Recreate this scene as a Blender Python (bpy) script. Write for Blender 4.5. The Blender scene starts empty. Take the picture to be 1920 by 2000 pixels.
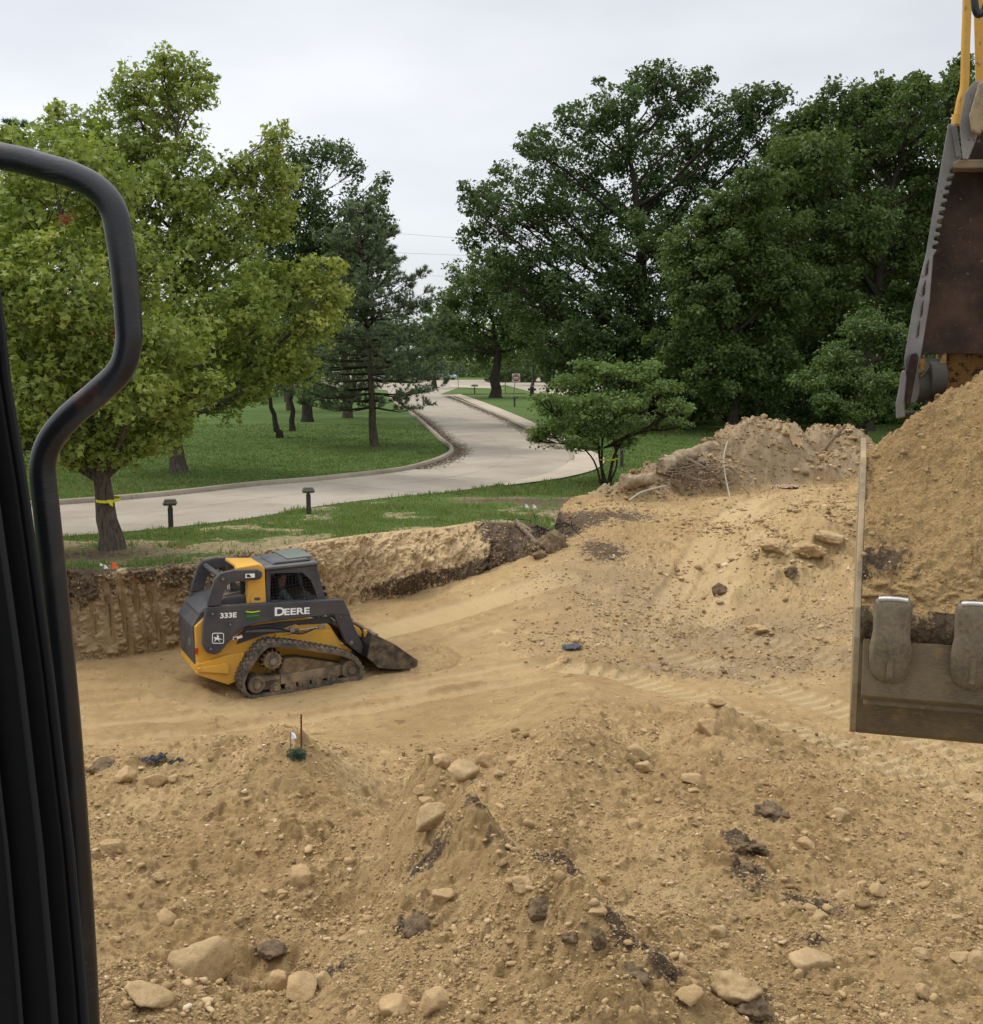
import bpy, math, random
import numpy as np
from mathutils import Vector, Matrix
random.seed(7)
rng = np.random.default_rng(11)
SC = bpy.context.scene
COL = SC.collection
R = math.radians

# ------------------------------------------------------------------ camera
FOC, CZ, PITCH = 2240.0, 5.2, math.atan(300 / 2240.0)
cam_d = bpy.data.cameras.new('camera')
cam = bpy.data.objects.new('camera', cam_d); COL.objects.link(cam)
cam.location = (0, 0, CZ)
cam.rotation_euler = (math.pi / 2 - PITCH, 0, 0)
cam_d.sensor_fit = 'HORIZONTAL'; cam_d.sensor_width = 36; cam_d.lens = 36 * FOC / 1920
cam_d.clip_start = 0.05; cam_d.clip_end = 3000
SC.camera = cam

# ------------------------------------------------------------------ world: overcast sky
SUN_EL, SUN_AZ = 52, 300      # degrees; azimuth clockwise from +Y
w = bpy.data.worlds.new('World'); SC.world = w; w.use_nodes = True
nt = w.node_tree; N = nt.nodes; L = nt.links
for n in list(N): N.remove(n)
out = N.new('ShaderNodeOutputWorld')
sky = N.new('ShaderNodeTexSky'); sky.sky_type = 'NISHITA'; sky.sun_disc = False
sky.sun_elevation = R(SUN_EL); sky.sun_rotation = R(SUN_AZ)
hs = N.new('ShaderNodeHueSaturation'); hs.inputs['Saturation'].default_value = 0.25
L.new(sky.outputs[0], hs.inputs['Color'])
b1 = N.new('ShaderNodeBackground'); b1.inputs[1].default_value = 0.05; L.new(hs.outputs[0], b1.inputs[0])
tc = N.new('ShaderNodeTexCoord')
mp = N.new('ShaderNodeMapping'); mp.inputs['Scale'].default_value = (1.2, 1.2, 3.6); L.new(tc.outputs['Generated'], mp.inputs[0])
nz = N.new('ShaderNodeTexNoise'); nz.inputs['Scale'].default_value = 1.7; nz.inputs['Detail'].default_value = 5; nz.inputs['Roughness'].default_value = .5
L.new(mp.outputs[0], nz.inputs[0])
cr = N.new('ShaderNodeValToRGB'); cr.color_ramp.elements[0].position = .32; cr.color_ramp.elements[1].position = .68
cr.color_ramp.elements[0].color = (.455, .485, .54, 1); cr.color_ramp.elements[1].color = (.74, .75, .77, 1)
L.new(nz.outputs[0], cr.inputs[0])
sep = N.new('ShaderNodeSeparateXYZ'); L.new(tc.outputs['Generated'], sep.inputs[0])
zr = N.new('ShaderNodeMapRange'); zr.inputs[1].default_value = .34; zr.inputs[2].default_value = .95
zr.inputs[3].default_value = .83; zr.inputs[4].default_value = 2.5; L.new(sep.outputs[2], zr.inputs[0])
b2 = N.new('ShaderNodeBackground'); L.new(cr.outputs[0], b2.inputs[0]); L.new(zr.outputs[0], b2.inputs[1])
ad = N.new('ShaderNodeAddShader'); L.new(b1.outputs[0], ad.inputs[0]); L.new(b2.outputs[0], ad.inputs[1])
L.new(ad.outputs[0], out.inputs[0])
sl = bpy.data.lights.new('sun', 'SUN'); sl.energy = 1.5; sl.angle = R(11); sl.color = (1, .95, .88)
so = bpy.data.objects.new('sun', sl); COL.objects.link(so)
el, az = R(SUN_EL), R(SUN_AZ)
sv = Vector((math.cos(el) * math.sin(az), math.cos(el) * math.cos(az), math.sin(el)))
so.rotation_euler = sv.to_track_quat('Z', 'Y').to_euler()
SC.view_settings.view_transform = 'Standard'; SC.view_settings.look = 'None'
SC.view_settings.exposure = 0.12; SC.view_settings.gamma = 1
SC.cycles.max_bounces = 6; SC.cycles.diffuse_bounces = 3; SC.cycles.transparent_max_bounces = 8
SC.cycles.use_denoising = True

# ------------------------------------------------------------------ rays: photo position -> world point
FW = Vector((0, math.cos(PITCH), -math.sin(PITCH))); UP = Vector((0, math.sin(PITCH), math.cos(PITCH))); RT = Vector((1, 0, 0))
def ray(px, py): return FW + RT * ((px - 960) / FOC) - UP * ((py - 1000) / FOC)
def atz(px, py, z):
    d = ray(px, py); t = (z - CZ) / d.z
    return Vector((0, 0, CZ)) + d * t
def aty(px, py, Y):
    d = ray(px, py); return Vector((0, 0, CZ)) + d * (Y / d.y)
LZ = 1.7

# ------------------------------------------------------------------ noise
def _h(ix, iy, iz, seed):
    h = (ix.astype(np.int64) * 374761393 + iy.astype(np.int64) * 668265263 + iz.astype(np.int64) * 2147483647 + seed * 1274126177) & 0xffffffff
    h = ((h ^ (h >> 13)) * 1274126177) & 0xffffffff
    h = h ^ (h >> 16)
    return (h & 0xffff) / 65535.0 * 2 - 1
def n2(x, y, seed=0):
    x = np.asarray(x, float); y = np.asarray(y, float)
    ix, iy = np.floor(x), np.floor(y); fx, fy = x - ix, y - iy
    ux, uy = fx * fx * fx * (fx * (fx * 6 - 15) + 10), fy * fy * fy * (fy * (fy * 6 - 15) + 10)
    z = np.zeros_like(ix)
    def g(a, b):
        an = _h(ix + a, iy + b, z, seed) * math.pi
        return np.cos(an) * (fx - a) + np.sin(an) * (fy - b)
    a = g(0, 0) * (1 - ux) + g(1, 0) * ux; b = g(0, 1) * (1 - ux) + g(1, 1) * ux
    return (a * (1 - uy) + b * uy) * 1.4
def fbm(x, y, wl, octs=4, seed=0, gain=.5):
    s = 0; a = 1; f = 1 / wl; t = 0
    for k in range(octs):
        c, sn = math.cos(k * 1.1), math.sin(k * 1.1)
        s = s + a * n2((x * c - y * sn) * f, (x * sn + y * c) * f, seed + k * 17); t += a
        a *= gain; f *= 2.03
    return s / t
def n3(p, seed=0):
    i = np.floor(p); f = p - i; u = f * f * (3 - 2 * f); s = 0
    for a in (0, 1):
        for b in (0, 1):
            for c in (0, 1):
                wgt = (u[:, 0] if a else 1 - u[:, 0]) * (u[:, 1] if b else 1 - u[:, 1]) * (u[:, 2] if c else 1 - u[:, 2])
                s = s + wgt * _h(i[:, 0] + a, i[:, 1] + b, i[:, 2] + c, seed)
    return s
def lumps(x, y, cell, seed, dens=.6):
    """rounded, slightly angular lumps half sunk in the ground: (height / cell, tone)"""
    wx = x / cell + .35 * n2(x / cell * 2.1, y / cell * 2.1, seed + 1); wy = y / cell + .35 * n2(x / cell * 2.1 + 9, y / cell * 2.1, seed + 2)
    ix, iy = np.floor(wx), np.floor(wy); best = np.zeros_like(wx); tone = np.zeros_like(wx); z = np.zeros_like(ix)
    for a in (-1, 0, 1):
        for b in (-1, 0, 1):
            cx, cy = ix + a, iy + b; h1, h2, h3 = _h(cx, cy, z, seed), _h(cx, cy, z, seed + 3), _h(cx, cy, z, seed + 5)
            rr = np.clip(.22 + .42 * (h3 * .5 + .5) ** 2, 0, 1) * (np.abs(h1 * 7.3 % 1) < dens)
            dx, dy = wx - cx - .5 - .4 * h1, wy - cy - .5 - .4 * h2; ca, sa = np.cos(h1 * 9), np.sin(h1 * 9); ex, ey = dx * ca + dy * sa, (-dx * sa + dy * ca) * (1.1 + .5 * h2)
            q = (np.abs(ex) ** 2.6 + np.abs(ey) ** 2.6) ** (1 / 2.6) / np.maximum(rr, .01)
            hh = np.where(q < 1, rr * (1 - q ** 2.4) ** .6 * (.8 + ex * h2), 0); m = hh > best; best = np.where(m, hh, best); tone = np.where(m, h2 * .5 + .5, tone)
    return best, tone
def sstep(a, b, x):
    t = np.clip((x - a) / (b - a), 0, 1); return t * t * (3 - 2 * t)

# ------------------------------------------------------------------ object helpers
def tag(o, label=None, cat=None, group=None, kind=None):
    if label: o['label'] = label
    if cat: o['category'] = cat
    if group: o['group'] = group
    if kind: o['kind'] = kind
    return o
def empty(name, loc=(0, 0, 0), rz=0):
    o = bpy.data.objects.new(name, None); COL.objects.link(o); o.location = loc; o.rotation_euler = (0, 0, rz)
    o.empty_display_size = .2
    return o
def link(name, me, mat=None, parent=None):
    o = bpy.data.objects.new(name, me); COL.objects.link(o)
    if mat and not me.materials: me.materials.append(mat)
    if parent: o.parent = parent
    return o
def npmesh(name, V, F, mat=None, parent=None, smooth=False, attrs=None):
    """V (n,3); F (m,k) array of one polygon size."""
    V = np.asarray(V, np.float32); F = np.asarray(F, np.int32); m, k = F.shape
    me = bpy.data.meshes.new(name)
    me.vertices.add(len(V)); me.vertices.foreach_set('co', V.ravel())
    me.loops.add(m * k); me.loops.foreach_set('vertex_index', F.ravel())
    me.polygons.add(m); me.polygons.foreach_set('loop_start', np.arange(m, dtype=np.int32) * k)
    me.polygons.foreach_set('loop_total', np.full(m, k, np.int32))
    if smooth: me.polygons.foreach_set('use_smooth', np.ones(m, bool))
    for an, (ty, arr) in (attrs or {}).items():
        at = me.attributes.new(an, ty, 'POINT')
        at.data.foreach_set('color' if ty == 'FLOAT_COLOR' else 'value', np.asarray(arr, np.float32).ravel())
    me.update(calc_edges=True)
    return link(name, me, mat, parent)

class MB:
    def __init__(s): s.v = []; s.f = []; s.sm = []
    def add(s, vs, fs, smooth=False):
        b = len(s.v); s.v += [tuple(v) for v in vs]
        for f in fs: s.f.append([i + b for i in f]); s.sm.append(smooth)
        return s
    def box(s, c, d, rot=None):
        M = rot if rot is not None else Matrix.Identity(3)
        vs = [Vector(c) + M @ Vector((x * d[0] / 2, y * d[1] / 2, z * d[2] / 2)) for x in (-1, 1) for y in (-1, 1) for z in (-1, 1)]
        return s.add(vs, [(0, 1, 3, 2), (4, 6, 7, 5), (0, 4, 5, 1), (2, 3, 7, 6), (0, 2, 6, 4), (1, 5, 7, 3)])
    def tube(s, pts, r, n=10, caps=True, smooth=True):
        pts = [Vector(p) for p in pts]; rs = r if isinstance(r, (list, tuple)) else [r] * len(pts)
        rings = []; up = None
        for i, p in enumerate(pts):
            a = pts[max(0, i - 1)]; b = pts[min(len(pts) - 1, i + 1)]; t = (b - a)
            if t.length < 1e-9: t = Vector((0, 0, 1))
            t.normalize()
            if up is None: up = Vector((0, 0, 1)) if abs(t.z) < .9 else Vector((1, 0, 0))
            x = t.cross(up)
            if x.length < 1e-5: x = t.orthogonal()
            x.normalize(); y = x.cross(t).normalized(); up = y
            rings.append([p + (x * math.cos(q * 2 * math.pi / n) + y * math.sin(q * 2 * math.pi / n)) * rs[i] for q in range(n)])
        vs = [v for ring in rings for v in ring]; fs = []
        for i in range(len(pts) - 1):
            for q in range(n):
                q2 = (q + 1) % n
                fs.append((i * n + q, i * n + q2, (i + 1) * n + q2, (i + 1) * n + q))
        s.add(vs, fs, smooth)
        if caps:
            m = len(vs); s.add(vs[:n], [tuple(range(n - 1, -1, -1))]); s.add(vs[m - n:], [tuple(range(n))])
        return s
    def cyl(s, a, b, r, n=20, r2=None): return s.tube([a, b], [r, r if r2 is None else r2], n)
    def prism(s, poly, f, w0, w1):
        """poly of (a,b); f(a,b,w)->xyz; solid between w0 and w1"""
        n = len(poly); vs = [f(a, b, w0) for a, b in poly] + [f(a, b, w1) for a, b in poly]
        fs = [tuple(range(n)), tuple(range(2 * n - 1, n - 1, -1))]
        fs += [(i, i + n, (i + 1) % n + n, (i + 1) % n) for i in range(n)]
        return s.add(vs, fs)
    def ring(s, c, axis, R1, r, n=32, m=10):
        axis = Vector(axis).normalized(); x = axis.orthogonal().normalized(); y = axis.cross(x)
        vs = []
        for i in range(n):
            a = i * 2 * math.pi / n; d = x * math.cos(a) + y * math.sin(a)
            for j in range(m):
                b = j * 2 * math.pi / m; vs.append(Vector(c) + d * (R1 + r * math.cos(b)) + axis * r * math.sin(b))
        fs = [(i * m + j, i * m + (j + 1) % m, ((i + 1) % n) * m + (j + 1) % m, ((i + 1) % n) * m + j) for i in range(n) for j in range(m)]
        return s.add(vs, fs, True)
    def build(s, name, mat, parent=None, bevel=0, recalc=True):
        me = bpy.data.meshes.new(name); me.from_pydata(s.v, [], s.f)
        me.polygons.foreach_set('use_smooth', s.sm)
        if recalc:
            import bmesh
            bm = bmesh.new(); bm.from_mesh(me); bmesh.ops.recalc_face_normals(bm, faces=bm.faces); bm.to_mesh(me); bm.free()
        o = link(name, me, mat, parent)
        if bevel:
            b = o.modifiers.new('bevel', 'BEVEL'); b.width = bevel; b.segments = 2; b.limit_method = 'ANGLE'; b.angle_limit = R(35)
            b.harden_normals = False
        return o
def spline(pts, n=8):
    pts = [Vector(p) for p in pts]; out = []
    P = [pts[0] * 2 - pts[1]] + pts + [pts[-1] * 2 - pts[-2]]
    for i in range(1, len(P) - 2):
        for k in range(n):
            t = k / n
            out.append(.5 * ((2 * P[i]) + (P[i + 1] - P[i - 1]) * t + (2 * P[i - 1] - 5 * P[i] + 4 * P[i + 1] - P[i + 2]) * t * t + (3 * P[i] - P[i - 1] - 3 * P[i + 1] + P[i + 2]) * t ** 3))
    return out + [pts[-1]]

# ------------------------------------------------------------------ materials
class NB:
    def __init__(s, name):
        s.m = bpy.data.materials.new(name); s.m.use_nodes = True; s.nt = s.m.node_tree
        s.p = s.nt.nodes['Principled BSDF']; s.o = s.nt.nodes['Material Output']
        s.tc = s.nt.nodes.new('ShaderNodeTexCoord')
    def n(s, t, **kw):
        a = s.nt.nodes.new(t)
        for k, v in kw.items():
            if hasattr(a, k): setattr(a, k, v)
            else: a.inputs[k.replace('_', ' ')].default_value = v
        return a
    def l(s, a, b): s.nt.links.new(a, b)
    def noise(s, scale, detail=4, rough=.5, vec=None, sc=None):
        a = s.n('ShaderNodeTexNoise'); a.inputs['Scale'].default_value = scale; a.inputs['Detail'].default_value = detail; a.inputs['Roughness'].default_value = rough
        v = vec or s.tc.outputs['Object']
        if sc:
            mm = s.n('ShaderNodeMapping'); mm.inputs['Scale'].default_value = sc; s.l(v, mm.inputs[0]); v = mm.outputs[0]
        s.l(v, a.inputs['Vector']); return a.outputs[0]
    def ramp(s, src, stops):
        a = s.n('ShaderNodeValToRGB'); e = a.color_ramp.elements
        while len(e) < len(stops): e.new(.5)
        for i, (p, c) in enumerate(stops):
            e[i].position = p; e[i].color = (c, c, c, 1) if isinstance(c, (int, float)) else (*c, 1)
        s.l(src, a.inputs[0]); return a.outputs[0]
    def mix(s, f, a, b, mode='MIX'):
        m = s.n('ShaderNodeMix'); m.data_type = 'RGBA'; m.blend_type = mode
        for i, v in ((0, f), (6, a), (7, b)):
            if isinstance(v, (int, float)): m.inputs[i].default_value = v if i == 0 else (v, v, v, 1)
            elif isinstance(v, tuple): m.inputs[i].default_value = (*v, 1)
            else: s.l(v, m.inputs[i])
        return m.outputs[2]
    def attr(s, name, col=False):
        a = s.n('ShaderNodeAttribute'); a.attribute_name = name; return a.outputs[0 if col else 2]
    def math(s, op, a, b=0.0):
        m = s.n('ShaderNodeMath'); m.operation = op
        for i, v in ((0, a), (1, b)):
            if isinstance(v, (int, float)): m.inputs[i].default_value = v
            else: s.l(v, m.inputs[i])
        return m.outputs[0]
    def bump(s, h, dist, strength=1, prev=None):
        b = s.n('ShaderNodeBump'); b.inputs['Distance'].default_value = dist; b.inputs['Strength'].default_value = strength
        s.l(h, b.inputs['Height'])
        if prev: s.l(prev, b.inputs['Normal'])
        return b.outputs[0]
    def done(s, col=None, rough=.8, metal=0, normal=None, spec=.3):
        if col is not None:
            if isinstance(col, tuple): s.p.inputs['Base Color'].default_value = (*col, 1)
            else: s.l(col, s.p.inputs['Base Color'])
        if isinstance(rough, (int, float)): s.p.inputs['Roughness'].default_value = rough
        else: s.l(rough, s.p.inputs['Roughness'])
        s.p.inputs['Metallic'].default_value = metal; s.p.inputs['Specular IOR Level'].default_value = spec
        if normal: s.l(normal, s.p.inputs['Normal'])
        return s.m
DUST = (.36, .26, .15)
def painted(name, col, rough=.45, dust=.35, scale=3, metal=0, wear=None):
    b = NB(name)
    n1 = b.noise(scale, 6, .6); n_2 = b.noise(scale * 9, 5, .65)
    f = b.math('MULTIPLY', b.ramp(n1, [(.38, 0), (.72, 1)]), dust)
    c = b.mix(f, col, DUST)
    c = b.mix(b.math('MULTIPLY', b.ramp(n_2, [(.5, 0), (.75, 1)]), dust * .8), c, tuple(x * .8 for x in DUST))
    if wear: c = b.mix(b.ramp(b.noise(scale * 4, 6, .7), [(.50, 0), (.58, 1)] if name == 'rusty_yellow' else [(.60, 0), (.66, 1)]), c, wear)
    r = b.ramp(n1, [(.3, rough), (.7, min(1, rough + .3))])
    return b.done(c, r, metal, b.bump(n_2, .002, .5))
M = {}
def soilmat(name, base=((.35, .232, .102), (.49, .34, .163)), attrs=True):
    b = NB(name)
    big = b.noise(.55, 5, .55); mid = b.noise(4, 6, .6); fine = b.noise(34, 6, .7); vf = b.noise(120, 3, .7)
    c = b.mix(b.ramp(big, [(.35, 0), (.65, 1)]), base[0], base[1])
    c = b.mix(b.math('MULTIPLY', b.ramp(mid, [(.42, 0), (.66, 1)]), .5), c, (.26, .165, .078))
    c = b.mix(b.math('MULTIPLY', b.ramp(fine, [(.55, 0), (.72, 1)]), .55), c, (.53, .38, .205))
    c = b.mix(b.math('MULTIPLY', b.ramp(fine, [(.30, 1), (.43, 0)]), .6), c, (.19, .115, .052))
    c = b.mix(b.math('MULTIPLY', b.ramp(vf, [(.60, 0), (.70, 1)]), .5), c, (.60, .46, .28))
    c = b.mix(b.math('MULTIPLY', b.ramp(vf, [(.30, 1), (.40, 0)]), .5), c, (.17, .105, .05))
    if attrs:
        dk = b.attr('dark'); pl = b.attr('pale'); gy = b.attr('grey')
        if name == 'sandy_soil':
            tn = b.attr('tone'); c = b.mix(1.0, c, b.ramp(tn, [(0, (.62, .60, .56)), (.35, (.88, .87, .85)), (.65, (1.0, 1.0, 1.0)), (1, (1.32, 1.36, 1.42))]), 'MULTIPLY')
        c = b.mix(b.math('MULTIPLY', pl, .62), c, b.mix(b.ramp(mid, [(.35, 0), (.65, 1)]), *(((.50, .365, .185), (.60, .455, .25)) if name != 'bank_soil_brightened' else ((.66, .53, .33), (.76, .62, .41)))))  # bank copy takes brighter pale tones against the shade on its wall
        c = b.mix(b.math('MULTIPLY', gy, .8), c, b.mix(b.ramp(mid, [(.35, 0), (.65, 1)]), (.20, .145, .09), (.37, .285, .185)))
        e = b.math('ADD', dk, b.math('MULTIPLY', b.math('SUBTRACT', b.noise(11, 8, .72), .5), 3.0))
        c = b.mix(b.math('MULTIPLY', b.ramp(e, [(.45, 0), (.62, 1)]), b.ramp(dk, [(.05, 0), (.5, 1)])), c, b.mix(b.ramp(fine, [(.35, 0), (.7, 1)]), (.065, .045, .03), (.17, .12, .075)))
    nrm = b.bump(fine, .022, .9); nrm = b.bump(vf, .009, .9, nrm)
    return b.done(c, .97, 0, nrm, .12)
M['soil'] = soilmat('sandy_soil')
M['banksoil'] = soilmat('bank_soil_brightened', ((.43, .29, .145), (.59, .43, .23)))  # same soil, lightened in colour to offset the dim upright face
M['rock'] = None
def rockmat(name, c0, c1, c2):
    b = NB(name); oi = b.n('ShaderNodeObjectInfo')
    n1 = b.noise(6, 6, .6); n_2 = b.noise(40, 5, .7)
    c = b.mix(b.ramp(n1, [(.35, 0), (.65, 1)]), c0, c1)
    c = b.mix(b.math('MULTIPLY', b.ramp(n_2, [(.5, 0), (.7, 1)]), .6), c, c2)
    return b.done(c, .95, 0, b.bump(n_2, .012, .9, b.bump(n1, .02, .6)), .15)
M['rock'] = rockmat('tan_rock', (.36, .24, .115), (.48, .335, .175), (.27, .175, .085))
M['darkclod'] = rockmat('dark_clod', (.075, .05, .03), (.22, .155, .09), (.30, .21, .115))
M['paleclod'] = rockmat('pale_clod', (.34, .235, .115), (.48, .345, .185), (.24, .16, .08))
def pebmat():
    b = NB('pebbles'); t = b.attr('tint'); n1 = b.noise(60, 3, .6)
    c = b.ramp(t, [(0, (.15, .095, .045)), (.3, (.30, .195, .09)), (.7, (.43, .295, .145)), (.93, (.54, .40, .225)), (1, (.68, .57, .41))])
    c = b.mix(b.math('MULTIPLY', n1, .4), c, (.36, .26, .15))
    return b.done(c, .95, 0, b.bump(n1, .004, .7), .15)
M['peb'] = pebmat()
M['darkpeb'] = rockmat('dark_crumbs', (.055, .038, .024), (.17, .115, .065), (.26, .18, .10))
def lawnmat():
    b = NB('lawn_turf'); bare = b.attr('bare'); dk = b.attr('dark')
    n1 = b.noise(.35, 4, .6); n_2 = b.noise(9, 6, .7); n3_ = b.noise(60, 4, .7)
    g = b.mix(b.ramp(n1, [(.35, 0), (.65, 1)]), (.07, .118, .026), (.108, .168, .040))
    g = b.mix(b.math('MULTIPLY', b.ramp(n_2, [(.45, 0), (.7, 1)]), .6), g, (.12, .18, .045))
    g = b.mix(b.math('MULTIPLY', b.ramp(n3_, [(.4, 1), (.6, 0)]), .45), g, (.028, .045, .012))
    s = b.mix(b.ramp(n_2, [(.35, 0), (.65, 1)]), (.20, .165, .085), (.38, .30, .165))
    s = b.mix(dk, s, b.mix(b.ramp(n_2, [(.4, 0), (.65, 1)]), (.075, .05, .032), (.19, .135, .085)))
    e = b.math('ADD', bare, b.math('MULTIPLY', b.math('SUBTRACT', n_2, .5), 1.3))
    c = b.mix(b.ramp(e, [(.42, 0), (.58, 1)]), g, s)
    return b.done(c, .95, 0, b.bump(n3_, .03, .9, b.bump(n_2, .03, .6)), .1)
M['lawn'] = lawnmat()
def concmat(name, c0, c1, stain=(.20, .16, .12)):
    b = NB(name); n1 = b.noise(.5, 6, .6); n_2 = b.noise(18, 5, .7); n3_ = b.noise(.8, 8, .78, sc=(1, 1.6, 1))
    c = b.mix(b.ramp(n1, [(.35, 0), (.65, 1)]), c0, c1)
    c = b.mix(b.math('MULTIPLY', b.ramp(n_2, [(.45, 0), (.7, 1)]), .35), c, tuple(x * .72 for x in c0))
    c = b.mix(b.math('MULTIPLY', b.ramp(n3_, [(.56, 0), (.66, 1)]), .6), c, stain)
    return b.done(c, .92, 0, b.bump(n_2, .004, .5), .2)
M['road'] = concmat('concrete_road', (.285, .242, .185), (.365, .315, .248))
M['kerb'] = concmat('concrete_kerb', (.22, .185, .135), (.33, .28, .215))
M['walk'] = concmat('concrete_walk', (.37, .305, .225), (.44, .375, .285))
def simple(name, col, rough=.6, metal=0, var=.3, scale=12, spec=.3):
    b = NB(name); n1 = b.noise(scale, 5, .6)
    c = b.mix(b.math('MULTIPLY', b.ramp(n1, [(.35, 0), (.7, 1)]), var), col, tuple(x * .45 for x in col))
    return b.done(c, rough, metal, b.bump(n1, .003, .4), spec)
def barkmat(name, c0, c1):
    b = NB(name); n1 = b.noise(7, 6, .65, sc=(3, 3, .45)); n_2 = b.noise(30, 5, .7, sc=(2, 2, .6))
    c = b.mix(b.ramp(n1, [(.38, 0), (.6, 1)]), c0, c1); c = b.mix(b.math('MULTIPLY', n_2, .5), c, tuple(x * .5 for x in c0))
    return b.done(c, .95, 0, b.bump(n1, .05, 1, b.bump(n_2, .01, .6)), .1)
M['bark'] = barkmat('bark', (.07, .055, .04), (.17, .14, .105))
M['barkd'] = barkmat('dark_bark', (.03, .025, .02), (.07, .058, .045))
def leafmat(name, trans=.3, gain=1):
    b = NB(name); c = b.attr('col', True)
    n1 = b.noise(1.3, 3, .5)
    c = b.mix(b.math('MULTIPLY', b.ramp(n1, [(.35, 0), (.65, 1)]), .35), c, b.mix(1.0, c, (.62, .72, .8), 'MULTIPLY'))
    b.done(c, .62, 0, None, .25)
    t = b.n('ShaderNodeBsdfTranslucent'); b.l(b.mix(1.0, c, (1.3, 1.45, .7), 'MULTIPLY'), t.inputs[0])
    ms = b.n('ShaderNodeMixShader'); ms.inputs[0].default_value = trans
    b.l(b.p.outputs[0], ms.inputs[1]); b.l(t.outputs[0], ms.inputs[2]); b.l(ms.outputs[0], b.o.inputs[0])
    return b.m
M['leaf'] = leafmat('leaves')
M['blade'] = leafmat('grass_blades', .3)
M['yellow'] = painted('yellow_paint', (.66, .35, .035), .45, .38)
M['grey'] = painted('charcoal_paint', (.042, .044, .052), .45, .13)
M['yellowx'] = painted('excavator_yellow', (.60, .32, .045), .5, .3, 5, 0, (.16, .09, .05))
M['greyroof'] = painted('roof_paint', (.085, .095, .108), .45, .3)
M['hatch'] = painted('green_hatch', (.12, .16, .145), .35, .25)
M['rubber'] = painted('dusty_rubber', (.045, .043, .042), .85, .55, 6)
M['muddy'] = painted('muddy_steel', (.10, .08, .06), .8, .95, 5)
M['muddy2'] = painted('caked_mud', (.13, .095, .055), .9, .9, 9)
M['brightsteel'] = simple('polished_wear', (.62, .60, .56), .35, .8, .35, 60)
M['steel'] = simple('worn_steel', (.26, .25, .24), .45, .8)
M['chrome'] = simple('chrome', (.6, .6, .6), .2, 1, .1)
M['white'] = simple('white_paint', (.8, .8, .78), .5, 0, .08)
M['black'] = simple('black_plastic', (.012, .012, .014), .5)
M['cabblack'] = simple('cab_black_shaded', (.008, .008, .008), .55, 0, .3, 20, .12)  # black trim, darkened further to stand in for shade from the unbuilt cab roof
M['glass'] = simple('dark_glass', (.02, .03, .03), .08, 0, .1, 2, .8)
M['red'] = simple('red_reflector', (.5, .03, .015), .4, 0, .2)
M['green'] = simple('green_sticker', (.02, .10, .03), .5, 0, .4)
M['dkwood'] = simple('weathered_wood', (.16, .135, .11), .9, 0, .6, 25)
M['log'] = rockmat('log_bark', (.20, .145, .085), (.40, .31, .2), (.11, .08, .05))
M['stick'] = barkmat('stick_bark', (.16, .11, .07), (.36, .28, .19))
M['pvc'] = simple('white_pipe', (.38, .33, .25), .6, 0, .5)
M['tape'] = simple('yellow_tape', (.75, .68, .04), .4, 0, .1)
M['orange'] = simple('orange_flag', (.85, .13, .04), .6, 0, .1)
M['pink'] = simple('pink_sheet', (.40, .25, .18), .9, 0, .5)
M['blueplastic'] = simple('blue_scrap', (.07, .08, .095), .75, 0, .6)
M['bollard'] = simple('bollard_brown', (.065, .058, .045), .8, 0, .5, 18)
M['bollardtop'] = simple('bollard_cap', (.13, .12, .095), .6, 0, .5, 30)

# ------------------------------------------------------------------ terrain
BANK_TOP = [(-700, 1150, 1.7), (-300, 1135, 1.7), (0, 1124, 1.7), (132, 1116, 1.7), (196, 1122, 1.7), (259, 1116, 1.7), (380, 1106, 1.7), (480, 1086, 1.7), (591, 1066, 1.7),
            (699, 1050, 1.7), (780, 1042, 1.7), (860, 1035, 1.7), (941, 1023, 1.7), (1000, 1028, 1.65), (1050, 1052, 1.45), (1075, 1076, 1.3)]
BANK_FOOT = [(-700, 1330, .25), (-300, 1315, .25), (0, 1303, .25), (150, 1291, .25), (220, 1284, .25), (300, 1275, .25), (420, 1250, .3), (520, 1215, .38), (620, 1190, .45),
             (700, 1176, .55), (780, 1160, .66), (860, 1139, .78), (932, 1125, .86), (990, 1108, .98), (1045, 1093, 1.15), (1076, 1080, 1.27)]
bt = np.array([list(atz(*p)) for p in BANK_TOP]); bf = np.array([list(atz(*p)) for p in BANK_FOOT])
ucorner = bt[-1, 0] / bt[-1, 1]
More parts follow.
